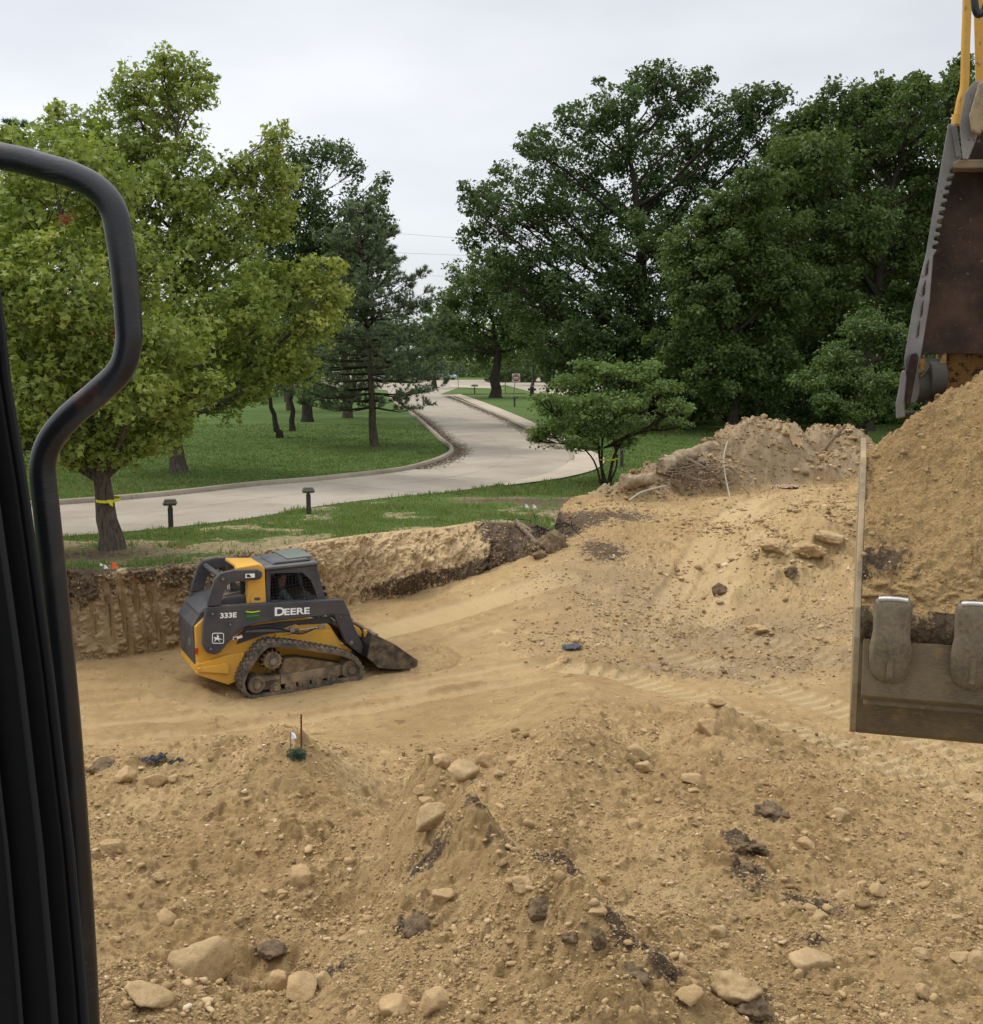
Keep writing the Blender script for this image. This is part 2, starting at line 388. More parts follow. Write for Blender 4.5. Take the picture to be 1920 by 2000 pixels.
CP = [(-900, 2150, 1.5), (200, 2150, 1.5), (960, 2150, 1.55), (1800, 2150, 1.45), (2900, 2100, 1.3), (-700, 1800, 1.3), (-700, 1550, 1.1), (0, 1780, 1.25),
      (200, 1960, 1.4), (600, 1960, 1.32), (1000, 1930, 1.5), (1300, 1960, 1.35), (1600, 1960, 1.3), (1900, 1900, 1.15),
      (200, 1750, 1.2), (450, 1740, 1.12), (650, 1750, 1.12), (840, 1640, 1.42), (960, 1740, 1.38), (1130, 1870, 1.5), (1100, 1700, 1.05), (1400, 1750, 1.1), (1800, 1700, .9),
      (200, 1530, 1.0), (360, 1490, 1.12), (540, 1490, 1.2), (640, 1480, 1.0), (740, 1610, .95), (620, 1640, 1.1), (900, 1580, .85), (800, 1500, .66), (1110, 1470, 1.08), (1200, 1600, .9), (1120, 1350, .78), (950, 1430, .55), (1260, 1500, .75),
      (1400, 1440, .82), (1600, 1520, .62), (1900, 1560, .5), (1500, 1640, .92), (2400, 1600, .5),
      (-300, 1440, .25), (170, 1440, .25), (400, 1440, .25), (600, 1425, .27), (780, 1400, .3), (1000, 1345, .38), (1230, 1340, .42), (1500, 1390, .42), (1800, 1470, .4), (2300, 1400, .45),
      (-300, 1330, .25), (100, 1300, .25), (400, 1380, .22), (700, 1345, .28), (700, 1230, .4), (900, 1200, .55), (900, 1280, .38), (1100, 1150, .92), (1100, 1230, .6), (1300, 1250, .55), (1600, 1300, .45), (2000, 1320, .5),
      (1100, 1082, 1.3), (1200, 1030, 1.6), (1300, 1080, 1.25), (1400, 1000, 1.72), (1500, 1085, 1.38), (1460, 1170, .85), (1400, 1210, .62), (1650, 1080, 1.5), (1650, 1200, .85), (1650, 950, 1.95), (1800, 1000, 1.9),
      (2000, 1100, 1.5), (1300, 1150, .85), (1200, 960, 1.7), (1400, 945, 1.75), (1650, 900, 1.8), (2100, 900, 1.8), (1550, 1010, 1.8), (1150, 1000, 1.66), (1100, 985, 1.7), (2500, 1000, 1.7)]
cp = np.array([list(atz(*p)) for p in CP])
def warp(x, y): return np.stack([x / y * 2.0, np.log(y)], -1)
_A = warp(cp[:, 0], cp[:, 1])
_K = lambda d: np.sqrt(d ** 2 + .0004)
_D = np.linalg.norm(_A[:, None] - _A[None], axis=-1)
_W = np.linalg.solve(_K(_D) - np.eye(len(cp)) * .002, cp[:, 2] - 1)
def rbf(x, y):
    p = warp(x, y); s = np.full(x.shape, 1.0)
    for a, wt in zip(_A, _W): s += wt * _K(np.sqrt((p[..., 0] - a[0]) ** 2 + (p[..., 1] - a[1]) ** 2))
    return s
def polyd(x, y, pts):
    """distance to a polyline and the run along it"""
    best = np.full(x.shape, 1e9); run = np.zeros(x.shape); acc = 0
    for a, b in zip(pts[:-1], pts[1:]):
        d = b - a; l = np.linalg.norm(d); t = np.clip(((x - a[0]) * d[0] + (y - a[1]) * d[1]) / l ** 2, 0, 1)
        q = np.hypot(x - a[0] - t * d[0], y - a[1] - t * d[1]); m = q < best
        best = np.where(m, q, best); run = np.where(m, acc + t * l, run); acc += l
    return best, run
def pz(lst, z): return [np.array(atz(px, py, z)[:2]) for px, py in lst]
LANES = [  # (polyline, half width, lug, pale, cut)
    (pz([(1145, 1262), (1280, 1270), (1450, 1318), (1700, 1405), (1900, 1480)], .45), .30, 1.0, .85),
    (pz([(1130, 1318), (1210, 1322), (1330, 1362), (1480, 1420), (1660, 1475), (1900, 1560)], .42), .30, 1.0, .95),
    (pz([(1150, 1215), (1350, 1225), (1550, 1270), (1800, 1330)], .5), .28, .8, .3),
    (pz([(60, 1345), (300, 1330), (470, 1395), (800, 1352), (1060, 1325)], .25), .25, .25, .35),
    (pz([(100, 1420), (420, 1388), (740, 1345), (1000, 1318), (1110, 1322)], .27), .22, .15, .5),
    (pz([(100, 1468), (420, 1428), (700, 1388), (960, 1352), (1050, 1352)], .27), .22, .35, .45),
    (pz([(60, 1385), (200, 1368), (380, 1350)], .25), .2, .2, .35),
    (pz([(700, 1232), (880, 1202), (1090, 1182)], .5), .42, .12, .75),
    (pz([(760, 1270), (950, 1230), (1120, 1215)], .5), .25, .1, .2),
    (pz([(1255, 1160), (1330, 1105), (1410, 1050), (1500, 1010)], 1.3), .35, .0, .55),
    (pz([(1330, 1150), (1400, 1090), (1480, 1040)], 1.3), .28, 1.0, .5),
    (pz([(1380, 1150), (1440, 1095), (1500, 1075)], 1.25), .3, .4, .7)]
def blob(x, y, px, py, z, rx, ry, rot=0):
    c = atz(px, py, z); dx, dy = x - c.x, y - c.y
    a = R(rot); u = (dx * math.cos(a) + dy * math.sin(a)) / rx; v = (-dx * math.sin(a) + dy * math.cos(a)) / ry
    return np.exp(-(u * u + v * v))
# bumps on top of the smooth relief: (px,py,z guess, rx, ry, rot, height)
BUMPS = [(1110, 1455, 1.0, .6, .5, 0, .14), (1140, 1355, .75, .8, .45, 0, .10), (845, 1650, 1.35, .25, .4, 20, .2), (930, 1740, 1.35, .3, .5, 35, .16),
         (1100, 1890, 1.45, .35, .6, 40, .16), (560, 1500, 1.15, .5, .6, -30, .14), (1385, 1430, .8, .6, .4, 0, .16), (360, 1500, 1.1, .8, .4, 0, .1),
         (600, 1670, 1.1, .35, .45, 0, .12), (1330, 1600, .95, .5, .4, 0, .1), (1630, 1520, .7, .7, .4, -20, .12), (760, 1560, .9, .4, .3, 0, -.12), (1180, 1700, 1.1, .7, .4, 0, -.1),
         (700, 1500, .8, .6, .3, 0, -.1), (500, 1850, 1.25, .7, .35, 0, -.14), (1480, 1440, .75, .5, .3, 0, .1), (980, 1560, .85, .3, .3, 0, -.08), (480, 1700, 1.15, .4, .4, 0, -.06),
         (1088, 1042, 1.4, .42, .55, 0, -.42), (1500, 1095, 1.35, .6, .6, 0, .40), (1610, 1060, 1.55, .85, .6, 0, .52), (1440, 1165, .9, .5, .4, 0, .16), (1580, 1010, 1.8, 1.0, .7, 0, .15), (1560, 1185, .8, .9, .35, 0, -.10), (1360, 1110, 1.2, .22, 1.0, -25, -.10), (960, 1760, 1.25, .2, .9, 50, .1)]
RIDGES = [([(815, 1640), (850, 1650), (930, 1740), (1050, 1830), (1170, 1900), (1290, 1990)], 1.4, .40, .40), ([(230, 1510), (420, 1488), (560, 1495), (660, 1570), (740, 1640)], 1.12, .15, .42),
          ([(1160, 1370), (1112, 1470), (1000, 1545)], .95, .08, .5), ([(1385, 1425), (1450, 1500), (1620, 1560)], .8, .14, .4), ([(560, 1640), (600, 1760), (640, 1880)], 1.2, .12, .3), ([(1330, 1590), (1250, 1700), (1330, 1830)], 1.05, .08, .4)]
RIDGES = [(pz(p, z), h, w_) for p, z, h, w_ in RIDGES]
HOLES = [(880, 1570, .8, .5, .4, -.18), (510, 1860, 1.25, .55, .4, -.22), (300, 1760, 1.15, .5, .4, -.10), (1210, 1760, 1.1, .75, .5, -.22), (700, 1790, 1.15, .42, .5, -.20), (1560, 1660, .95, .6, .4, -.08), (700, 1490, .7, .6, .35, -.12), (1250, 1440, .7, .3, .4, -.08)]
def PILE(px, py, Y, rx, ry): c = aty(px, py, Y); return (c.x, Y, rx, ry, c.z - LZ)
PILES = [PILE(1480, 832, 31.5, 1.75, 1.5), PILE(1385, 905, 30, 1.1, 1.0), PILE(1300, 925, 29.5, 1.2, .9), PILE(1620, 846, 34.5, 1.5, 1.5), PILE(1545, 905, 31, 1.3, 1.1),
         PILE(1235, 950, 28.6, 1.1, .6), PILE(1700, 890, 32, 1.6, 1.4), PILE(1420, 862, 31.8, 1.0, 1.2), PILE(1850, 860, 34, 2.2, 1.8)]
def bankY(u):
    ub = bt[:, 0] / bt[:, 1]; return np.interp(u, ub, bt[:, 1])
EDGE = [(1070, 1034, 1.7), (1085, 1010, 1.7), (1100, 985, 1.7), (1120, 970, 1.7), (1180, 962, 1.7), (1230, 940, 1.7), (1300, 912, 1.7), (1420, 885, 1.7), (1600, 868, 1.7), (1900, 862, 1.7), (2900, 862, 1.7)]
ed = np.array([list(atz(*p)) for p in EDGE])
def edgeY(u):
    ue = ed[:, 0] / ed[:, 1]
    return np.where(u < ucorner, bankY(u) + .16, np.interp(u, ue, ed[:, 1]))
def relief(x, y):
    u = x / y
    z = rbf(x, np.minimum(y, 34))
    far = sstep(0, 1.2, y - edgeY(u) + 1.2)
    kc = sstep(ucorner - .03, ucorner, u); f2 = sstep(0, 1.2, y - edgeY(ucorner + 1e-4 + 0 * u) + .2)
    zl_ = LZ * (1 - kc) + (z * (1 - f2) + LZ * f2) * kc
    z = np.where(u >= ucorner, z * (1 - far) + LZ * far, np.where(y > edgeY(u), zl_, z))
    return z
def masks(x, y):
    u = x / y; lawn = y > edgeY(u) + n2(x * 2.2, y * 2.2, 5) * .18 * (u >= ucorner)
    lawn = lawn & ~((u > ucorner - .022 + .01 * n2(x * 3, y * 3, 6)) & (u < ucorner + .01) & (y < 25.2 + .5 * n2(x * 2, y * 2, 7)))
    dk = 1.3 * blob(x, y, 1072, 1035, 1.5, .45, .9) + 1.1 * blob(x, y, 1090, 1030, 1.5, .8, .8) + .9 * blob(x, y, 1170, 1005, 1.7, 1.6, 1.0) + .5 * blob(x, y, 1050, 975, 1.7, 2.2, .5)
    dk = dk + .9 * blob(x, y, 1180, 1060, 1.5, .6, .7) + .25 * blob(x, y, 1400, 1225, .7, 2.0, .7) + .25 * blob(x, y, 1560, 1290, .5, 2.4, .5)
    for px, py, z, r, a in [(1500, 1590, .9, .17, 1.4), (1455, 1665, .95, .2, 1.3), (1460, 1710, 1, .13, 1.2), (1480, 1740, 1, .3, .5), (1600, 1760, 1.1, .25, .9), (1450, 1960, 1.35, .17, 1.3), (1600, 1850, 1.2, .12, 1.0),
                            (1040, 1770, 1.35, .16, 1.2), (1100, 1830, 1.4, .16, 1.3), (1160, 1850, 1.4, .14, 1.3), (1240, 1920, 1.45, .18, 1.2), (830, 1750, 1.35, .2, .9), (790, 1830, 1.35, .18, .7), (960, 1720, 1.38, .25, .7),
                            (650, 1890, 1.3, .22, .7), (900, 1490, .7, .3, .3), (420, 1580, 1.1, .35, .3), (1640, 1450, .5, .7, .4), (1560, 1835, 1.2, .25, .4), (1870, 1640, .85, .3, .4), (560, 1710, 1.2, .3, .3)]:
        dk = dk + a * blob(x, y, px, py, z, r, r)
    pl = .9 * blob(x, y, 640, 1480, 1.05, .28, .5, 30) + .8 * blob(x, y, 700, 1560, 1.0, .2, .45, 30) + .7 * blob(x, y, 1250, 1740, 1.15, .9, .4) + .7 * blob(x, y, 1880, 1500, .45, 1.2, .3)
    pl = pl + .5 * blob(x, y, 1500, 1000, 1.7, 2.4, 1.4) + .6 * blob(x, y, 1500, 1130, 1.1, 1.6, 1.8)
    d_, ru_ = polyd(x - .04, y + .03, RIDGES[0][0][2:]); dk = dk + 1.0 * np.exp(-(d_ / .12) ** 2) * sstep(-.15, .15, fbm(x, y, .28, 2, 141)) * sstep(.05, .3, ru_)
    dk = dk + .45 * blob(x, y, 1480, 900, 1.7, 2.2, 1.6) * sstep(-.1, .3, fbm(x, y, .8, 3, 95)) + .4 * blob(x, y, 1300, 950, 1.7, 2, .8)
    return lawn, np.clip(dk, 0, 1.4), np.clip(pl, 0, 1)
TONE = [None]
def height(x, y, detail=True, want=False):
    u = x / y; z = relief(x, y)
    for b in BUMPS:
        z = z + b[6] * blob(x, y, b[0], b[1], b[2], b[3], b[4], b[5])
    dirt = ((y < edgeY(u))).astype(float)
    wx_, wy_ = x + .12 * n2(x * 1.7, y * 1.7, 61), y + .12 * n2(x * 1.7, y * 1.7, 62)
    for pts_, hh_, ww_ in RIDGES:
        d_, r_u = polyd(wx_, wy_, pts_); z = z + hh_ * np.exp(-(d_ / ww_) ** 1.35) * (1 + .5 * n2(r_u * 1.3, r_u * 0, 3))
    for hx_, hy_, hz0_, ra_, rb2_, dp_ in HOLES: z = z + dp_ * blob(wx_, wy_, hx_, hy_, hz0_, ra_, rb2_)
    near = 1 - sstep(11.8, 14.0, y + x * .03 - 1.6 * sstep(0.05, .1, u))   # rough bench in front
    ramp = sstep(.06, .13, u) * sstep(19.5, 22, y)
    rough = .20 + .8 * near + .55 * ramp + .8 * blob(x, y, 1090, 1030, 1.5, 1.0, 1.0) + .7 * blob(x, y, 1400, 1225, .7, 2.0, .8) + .7 * blob(x, y, 1600, 1290, .5, 2.2, .5) + .8 * blob(x, y, 1560, 1120, 1.2, 1.4, 1.2) + .5 * blob(x, y, 1240, 1210, .8, 1.2, .7) + .6 * blob(x, y, 1330, 1320, .4, 1.6, .35, -20)
    rough = np.clip(rough, 0, 1.1)
    lug = np.zeros(x.shape); lane = np.zeros(x.shape); pale = np.zeros(x.shape)
    for pts, hw, lg, p in LANES:
        d, run = polyd(x, y, pts)
        m = (1 - sstep(hw * .8, hw * 1.15, d + n2(x * 1.5, y * 1.5, 3) * .12)) * np.clip(1.15 + fbm(x, y, 1.6, 2, 9) * 1.3, 0, 1)
        ridge = np.exp(-((d - hw * 1.15) / .07) ** 2) * .03
        lug = lug + lg * m * (np.clip(np.sin(run * 2 * math.pi / .23 + n2(x * 2, y * 2, 8) * .8) * 1.6, -1, 1)) * .026 - m * .03 + ridge * (1 - near)
        lane = np.maximum(lane, m * (1 - .5 * (lg > .7))); pale = np.maximum(pale, m * p)
    if detail:
        a = rough * (1 - .75 * lane)
        z = z + dirt * (.10 * a * fbm(x, y, 1.3, 2, 1) + .020 * fbm(x, y, .9, 3, 4))
        bil = np.abs(fbm(x, y, .42, 3, 21)); z = z + dirt * a * (.13 * bil - .03)
        b2_ = 1 - np.abs(fbm(x, y, .16, 3, 33)) * 2.2; z = z + dirt * a * .034 * b2_
        z = z + dirt * (a * .8 + .22) * (.020 * fbm(x, y, .07, 3, 41, .6))
        cl = sstep(.25, .5, fbm(x, y, .5, 2, 71)); cf = np.clip(fbm(x, y, .11, 2, 77), 0, 1)
        z = z + dirt * np.clip(a * 1.2, 0, 1) * cl * cf * .09
        pk = fbm(x, y, .10, 2, 87); z = z - dirt * a * .022 * sstep(.15, .5, pk)
        rb_ = np.clip(blob(x, y, 1570, 1090, 1.4, 1.6, 1.5) * 1.3, 0, 1); z = z + dirt * rb_ * (.20 * fbm(x, y, .9, 4, 201, .6) + .10 * (np.abs(fbm(x, y, .45, 3, 203)) - .2) + .34 * lumps(x, y, .75, 591, .45)[0] * .75 + .28 * lumps(x, y, .38, 597, .5)[0] * .6)
        z = z + lug * dirt
        A_ = np.clip(a * 1.15 + .02, 0, 1) * dirt
        for cell, am, de, sd_ in ((.36, .6, .16, 501), (.14, .8, .30, 511), (.06, 1.0, .5, 521)):
            wm_ = np.clip(.55 + 1.3 * fbm(x, y, 1.4, 2, sd_), 0, 1.2); hh, tn = lumps(x, y, cell, sd_, de)
            z = z + hh * cell * am * A_ * wm_
            if want: TONE[0] = np.where(hh * A_ * wm_ > .06, tn, TONE[0]) if TONE[0] is not None else np.where(hh * A_ * wm_ > .06, tn, .5)
    # loose piles
    dz = np.zeros(x.shape)
    for cx, cy, rx, ry, hh in PILES:
        q = np.hypot((x - cx) / rx, (y - cy) / ry) + .14 * fbm(x, y, .9, 3, 55)
        dz = np.maximum(dz, hh * 1.04 * np.tanh(2.0 * np.clip(1 - q * .84, 0, 1)) / math.tanh(2.0))
    pile = sstep(.02, .25, dz)
    dz = dz + pile * (.10 * np.abs(fbm(x, y, .5, 3, 61)) + .08 * fbm(x, y, .2, 3, 63) + .50 * fbm(x, y, .9, 4, 67, .6)) + pile * .5 * lumps(x, y, .35, 531, .5)[0] * .35 + pile * .1 * lumps(x, y, .14, 541, .6)[0]
    z = z + dz
    if want: return z, pale, lane, rough, pile, dirt
    return z
def hz(x, y): return float(height(np.array([float(x)]), np.array([float(y)]))[0])

def gpt(px, py):
    d = ray(px, py); d = d / d.y; ys_ = np.concatenate([np.linspace(4.0, 16, 700), np.linspace(16, 36, 500)]); zs_ = height(d.x * ys_, ys_); below = np.nonzero(CZ + d.z * ys_ <= zs_)[0]
    k = below[0] if len(below) else len(ys_) - 1
    return Vector((d.x * ys_[k], ys_[k], float(zs_[k])))
NU, NVr = 1020, 1180
us = np.linspace(-.60, .60, NU)
# rows evenly spaced as seen from above the bench, then stretching away
yy = np.linspace(0, 1, NVr); inv = (1 / 2.6) * (1 - yy) ** 1.0 + (1 / 75.0) * yy
ys = 1 / np.concatenate([np.linspace(1 / 2.4, 1 / 5.2, 60), np.linspace(1 / 5.2, 1 / 37.0, NVr - 60)])
U, Yg = np.meshgrid(us, ys); X = U * Yg
Z, pale_, lane_, rough_, pile_, dirt_ = height(X, Yg, True, True)
lawn_, dark_, pl2_ = masks(X, Yg)
lawn_ = lawn_ & (pile_ < .2)
grey_ = np.clip(pile_ * (.95 + .9 * fbm(X, Yg, 1.2, 2, 91)), 0, 1) + .45 * blob(X, Yg, 1350, 960, 1.75, 3, 1) + np.clip(.75 * blob(X, Yg, 1450, 1240, .6, 3.0, .9) + .7 * blob(X, Yg, 1560, 1300, .45, 2.4, .5) + .75 * blob(X, Yg, 1200, 1140, 1.0, 1.2, 1.8) + .5 * blob(X, Yg, 1330, 1310, .45, 1.5, .3, -20), 0, 1) * np.clip(.95 + 1.8 * fbm(X, Yg, .6, 4, 191, .65), 0, 1)
idx = np.arange(U.size).reshape(U.shape)
Fq = np.stack([idx[:-1, :-1], idx[:-1, 1:], idx[1:, 1:], idx[1:, :-1]], -1)
fl = lawn_[:-1, :-1]
V = np.stack([X, Yg, Z], -1).reshape(-1, 3)
def sub(faces, names):
    used = np.unique(faces); re = np.full(len(V), -1, np.int64); re[used] = np.arange(len(used))
    return V[used], re[faces], {k: ('FLOAT', a.reshape(-1)[used]) for k, a in names.items()}
v, f, at = sub(Fq[~fl], {'tone': TONE[0], 'dark': dark_, 'pale': np.clip(pale_ + pl2_, 0, 1), 'grey': np.clip(grey_, 0, 1)})
o = npmesh('dirt_ground', v, f, M['soil'], None, True, at); tag(o, kind='structure')
# lawn patch near the camera, then a great sheet to the horizon
bare = 1.1 * blob(X, Yg, 170, 1085, 1.7, 1.3, .7) + .85 * blob(X, Yg, 430, 1072, 1.7, 2.1, .75) + .55 * blob(X, Yg, 560, 1060, 1.7, 1.2, .5) + .85 * blob(X, Yg, 1000, 975, 1.7, 2.0, .55) \
    + .95 * blob(X, Yg, 1120, 990, 1.7, 1.4, 1.0) + .5 * blob(X, Yg, 500, 1035, 1.7, 1.0, .4) + .45 * blob(X, Yg, 780, 1010, 1.7, .6, .3) + .5 * blob(X, Yg, 250, 1060, 1.7, 1.5, .3)
d_b = Yg - edgeY(U); bare = bare * (1 + 1.3 * fbm(X, Yg, .9, 3, 17)) + (.52 + .25 * (U < -.16)) * sstep(-.05, .35, fbm(X, Yg, 1.1, 3, 27)) * (Yg < 28) + .75 * np.exp(-np.clip(d_b, 0, 9) / .22) * (U < ucorner)
ldark = np.clip(1.1 * blob(X, Yg, 170, 1085, 1.7, 1.3, .8) + 1.1 * blob(X, Yg, 1020, 978, 1.7, 2.6, .8) + 1.0 * blob(X, Yg, 1140, 990, 1.7, 1.6, 1), 0, 1)
v, f, at = sub(Fq[fl], {'bare': np.clip(bare, 0, 1.3), 'dark': ldark})
o = npmesh('lawn', v, f, M['lawn'], None, True, at); tag(o, kind='structure')
def farlawn():
    xs = np.concatenate([np.linspace(-900, -70, 12), np.linspace(-65, 65, 60), np.linspace(70, 900, 12)]); y2 = np.concatenate([np.linspace(36.9, 160, 70), np.geomspace(165, 2600, 16)])
    A, B = np.meshgrid(xs, y2); i = np.arange(A.size).reshape(A.shape)
    Zf = LZ - .01 + .10 * n2(A / 14, B / 14, 3) * sstep(40, 60, B) * (np.abs(B - 45) > 5)
    Zf = np.where(B < 200, LZ - .004, LZ)
    F = np.stack([i[:-1, :-1], i[:-1, 1:], i[1:, 1:], i[1:, :-1]], -1).reshape(-1, 4)
    z0 = np.zeros(A.size)
    o = npmesh('ground', np.stack([A, B, Zf], -1).reshape(-1, 3), F, M['lawn'], None, True, {'bare': ('FLOAT', z0), 'dark': ('FLOAT', z0)}); tag(o, kind='structure')
farlawn()
for sx in (-1, 1):  # ground beside the modelled patch
    P = [(sx * .6 * 2.4, 2.4), (sx * .6 * 37, 37), (sx * 400, 37), (sx * 400, -60), (sx * .6 * 2.4, -60)]
    mb = MB(); mb.add([(a, b, 1.2 if b < 30 else LZ - .02) for a, b in P], [tuple(range(5))]); mb.build('dirt_ground', M['lawn'] if sx < 0 else M['soil'], recalc=False)['kind'] = 'structure'

# ------------------------------------------------------------------ cut bank
def bank():
    n, m = 1500, 150
    def res(P):
        t = np.linspace(0, 1, len(P)); d = np.concatenate([[0], np.cumsum(np.linalg.norm(np.diff(bt[:, :2], axis=0), axis=1))]); d /= d[-1]
        # denser in view
        s = np.linspace(0, 1, n); return np.stack([np.interp(s, d, P[:, k]) for k in range(3)], -1), s
    T, s = res(bt); Fo, _ = res(bf)
    tot = np.sum(np.linalg.norm(np.diff(bt[:, :2], axis=0), axis=1)); run = s * tot
    tan = np.gradient(T[:, :2], axis=0); tan /= np.linalg.norm(tan, axis=1)[:, None]; nor = np.stack([tan[:, 1], -tan[:, 0]], -1)
    cut = 1 - sstep(.0, 1.2, T[:, 0] + 4.6)      # 1 = clean cut wall at the left, 0 = loose spill at the right
    vs = np.concatenate([np.linspace(-.12, 1.0, m - 12), np.linspace(1.0, 1.25, 12)])
    RUN, VV = np.meshgrid(run, vs); S = np.meshgrid(np.arange(n), vs)[0]
    v = np.clip(VV, 0, 1)
    prof = v ** np.where(cut[S] > .5, .75, 1.15)
    Hh = T[S, 2] - Fo[S, 2]
    Xb = Fo[S, 0] + (T[S, 0] - Fo[S, 0]) * prof; Yb = Fo[S, 1] + (T[S, 1] - Fo[S, 1]) * prof
    Zb = Fo[S, 2] + Hh * VV
    over = np.clip(VV - 1, 0, 1) / .25
    Zb = np.where(VV > 1, T[S, 2] + .03 - .02 * over, Zb)
    C = cut[S]; vz = VV * Hh
    # teeth grooves: vertical, irregular
    gx = RUN / .29 + n2(RUN * 1.1, vz * .35, 3) * .75
    ph = gx - np.floor(gx); gid = np.floor(gx)
    live = (_h(gid, gid * 0, gid * 0, 4) > -.45); hi = .5 + .5 * np.abs(_h(gid, gid * 0, gid * 0, 9)); lo = .35 * np.clip(_h(gid, gid * 0, gid * 0, 19), 0, 1) - .12
    groove = np.exp(-((ph - .5) / .24) ** 4) * live * sstep(lo, lo + .12, v) * (1 - sstep(hi, hi + .15, v)) * C
    n1_ = fbm(RUN, vz * 1.3, .8, 3, 31); n2_ = np.abs(fbm(RUN, vz, .30, 3, 37)); n3_ = fbm(RUN, vz, .09, 3, 39, .6)
    amp = (1 - .85 * groove)
    disp = (.12 * n1_ + amp * (.20 * n2_ + .07 * n3_)) * sstep(-.12, .1, VV) - .13 * groove
    disp = disp + (1 - C) * (.42 * np.sin(np.pi * np.clip(v, 0, 1)) * (.45 + .9 * fbm(RUN, vz * .6, 1.6, 2, 45)) + .22 * np.abs(fbm(RUN, vz, .6, 3, 47)))
    disp = disp * (1 - .8 * over)
    LH_, LT_ = lumps(RUN, vz * 1.1, .16, 551, .7); disp = disp + (1 - groove) * .10 * LH_ * (1 - over) + .12 * lumps(RUN, vz, .42, 561, .6)[0] * (1 - groove) * (1 - over)
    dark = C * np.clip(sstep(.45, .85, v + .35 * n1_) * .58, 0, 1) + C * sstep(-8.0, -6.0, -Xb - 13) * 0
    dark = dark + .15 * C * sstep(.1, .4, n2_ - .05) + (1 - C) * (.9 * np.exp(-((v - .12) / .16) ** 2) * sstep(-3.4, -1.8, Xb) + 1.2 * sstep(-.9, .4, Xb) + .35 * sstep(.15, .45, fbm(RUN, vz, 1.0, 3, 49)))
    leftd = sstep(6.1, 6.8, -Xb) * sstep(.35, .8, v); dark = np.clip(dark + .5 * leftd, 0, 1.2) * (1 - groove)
    pale = np.clip(groove * 1.0 + (1 - C) * .25 * sstep(-.2, .4, n1_), 0, 1)
    Xb = Xb + nor[S, 0] * disp; Yb = Yb + nor[S, 1] * disp - over * 0 + np.where(VV > 1, over * .38, 0); Zb = Zb + .4 * disp * (v > .05) * (VV < 1) * (1 - C) + .05 * n3_ * (VV >= 1) * (1 - over)
    i = np.arange(Xb.size).reshape(Xb.shape); F = np.stack([i[:-1, :-1], i[:-1, 1:], i[1:, 1:], i[1:, :-1]], -1).reshape(-1, 4)
    grey = np.clip(.5 * C * (1 - groove) + .1, 0, 1)
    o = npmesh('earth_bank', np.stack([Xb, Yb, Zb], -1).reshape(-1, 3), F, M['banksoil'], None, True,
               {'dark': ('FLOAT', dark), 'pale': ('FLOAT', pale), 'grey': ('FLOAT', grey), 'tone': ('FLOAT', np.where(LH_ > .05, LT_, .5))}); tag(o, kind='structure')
    return np.stack([Xb, Yb, Zb], -1), C
BK, BKC = bank()

# ------------------------------------------------------------------ rocks
def ico(sub):
    import bmesh
    bm = bmesh.new(); bmesh.ops.create_icosphere(bm, subdivisions=sub, radius=1)
    V = np.array([v.co[:] for v in bm.verts]); F = np.array([[v.index for v in f.verts] for f in bm.faces]); bm.free(); return V, F
I1, I2, I4 = ico(1), ico(2), ico(4)
def facet(V, seed, k=11, lo=.62):
    r = np.random.default_rng(seed); n = r.normal(size=(k, 3)); n /= np.linalg.norm(n, axis=1)[:, None]; d = r.uniform(lo, .9, k)
    q = V @ n.T; rr = np.where(q > .08, d / np.maximum(q, .08), 9).min(1); rr = np.minimum(rr, 1.15)
    return V * rr[:, None]
def rockmesh(name, seed, sx, sy, sz, k=11, rough=.05, lumpy=0):
    V = facet(I4[0], seed, k); V = V * (1 + rough * n3(V * 3.1 + seed, seed) + rough * .6 * n3(V * 8 + seed, seed + 1) + rough * .35 * n3(V * 18, seed + 2) + lumpy * np.abs(n3(V * 2.5 + seed, seed + 5)))[:, None]
    return V * np.array([sx, sy, sz]), I4[1]
def rock(px, py, wpx, label, mat='rock', asp=.75, k=11, rough=.05, lumpy=0, name='rock', rot=None, sink=.3, cat='rock', zg=None):
    # stand it on the ground under its photo position
    p = gpt(px, py); z = p.z
    dist = (p - Vector((0, 0, CZ))).length; r = wpx / FOC * dist / 2 * .84
    seed = int(px * 7 + py)
    V, F = rockmesh(name, seed, r * 1.08, r * random.uniform(.8, 1.0), r * asp, k, rough, lumpy)
    o = npmesh(name, V, F, M[mat], None, False)
    sm = np.ones(len(F), bool) if rough > .08 else np.zeros(len(F), bool)
    o.data.polygons.foreach_set('use_smooth', np.ones(len(F), bool))
    o.location = (p.x, p.y, z + r * asp * (1 - 2 * sink) * .6); o.rotation_euler = (random.uniform(-.15, .15), random.uniform(-.15, .15), random.uniform(0, 6.28) if rot is None else rot)
    tag(o, label, cat); return o
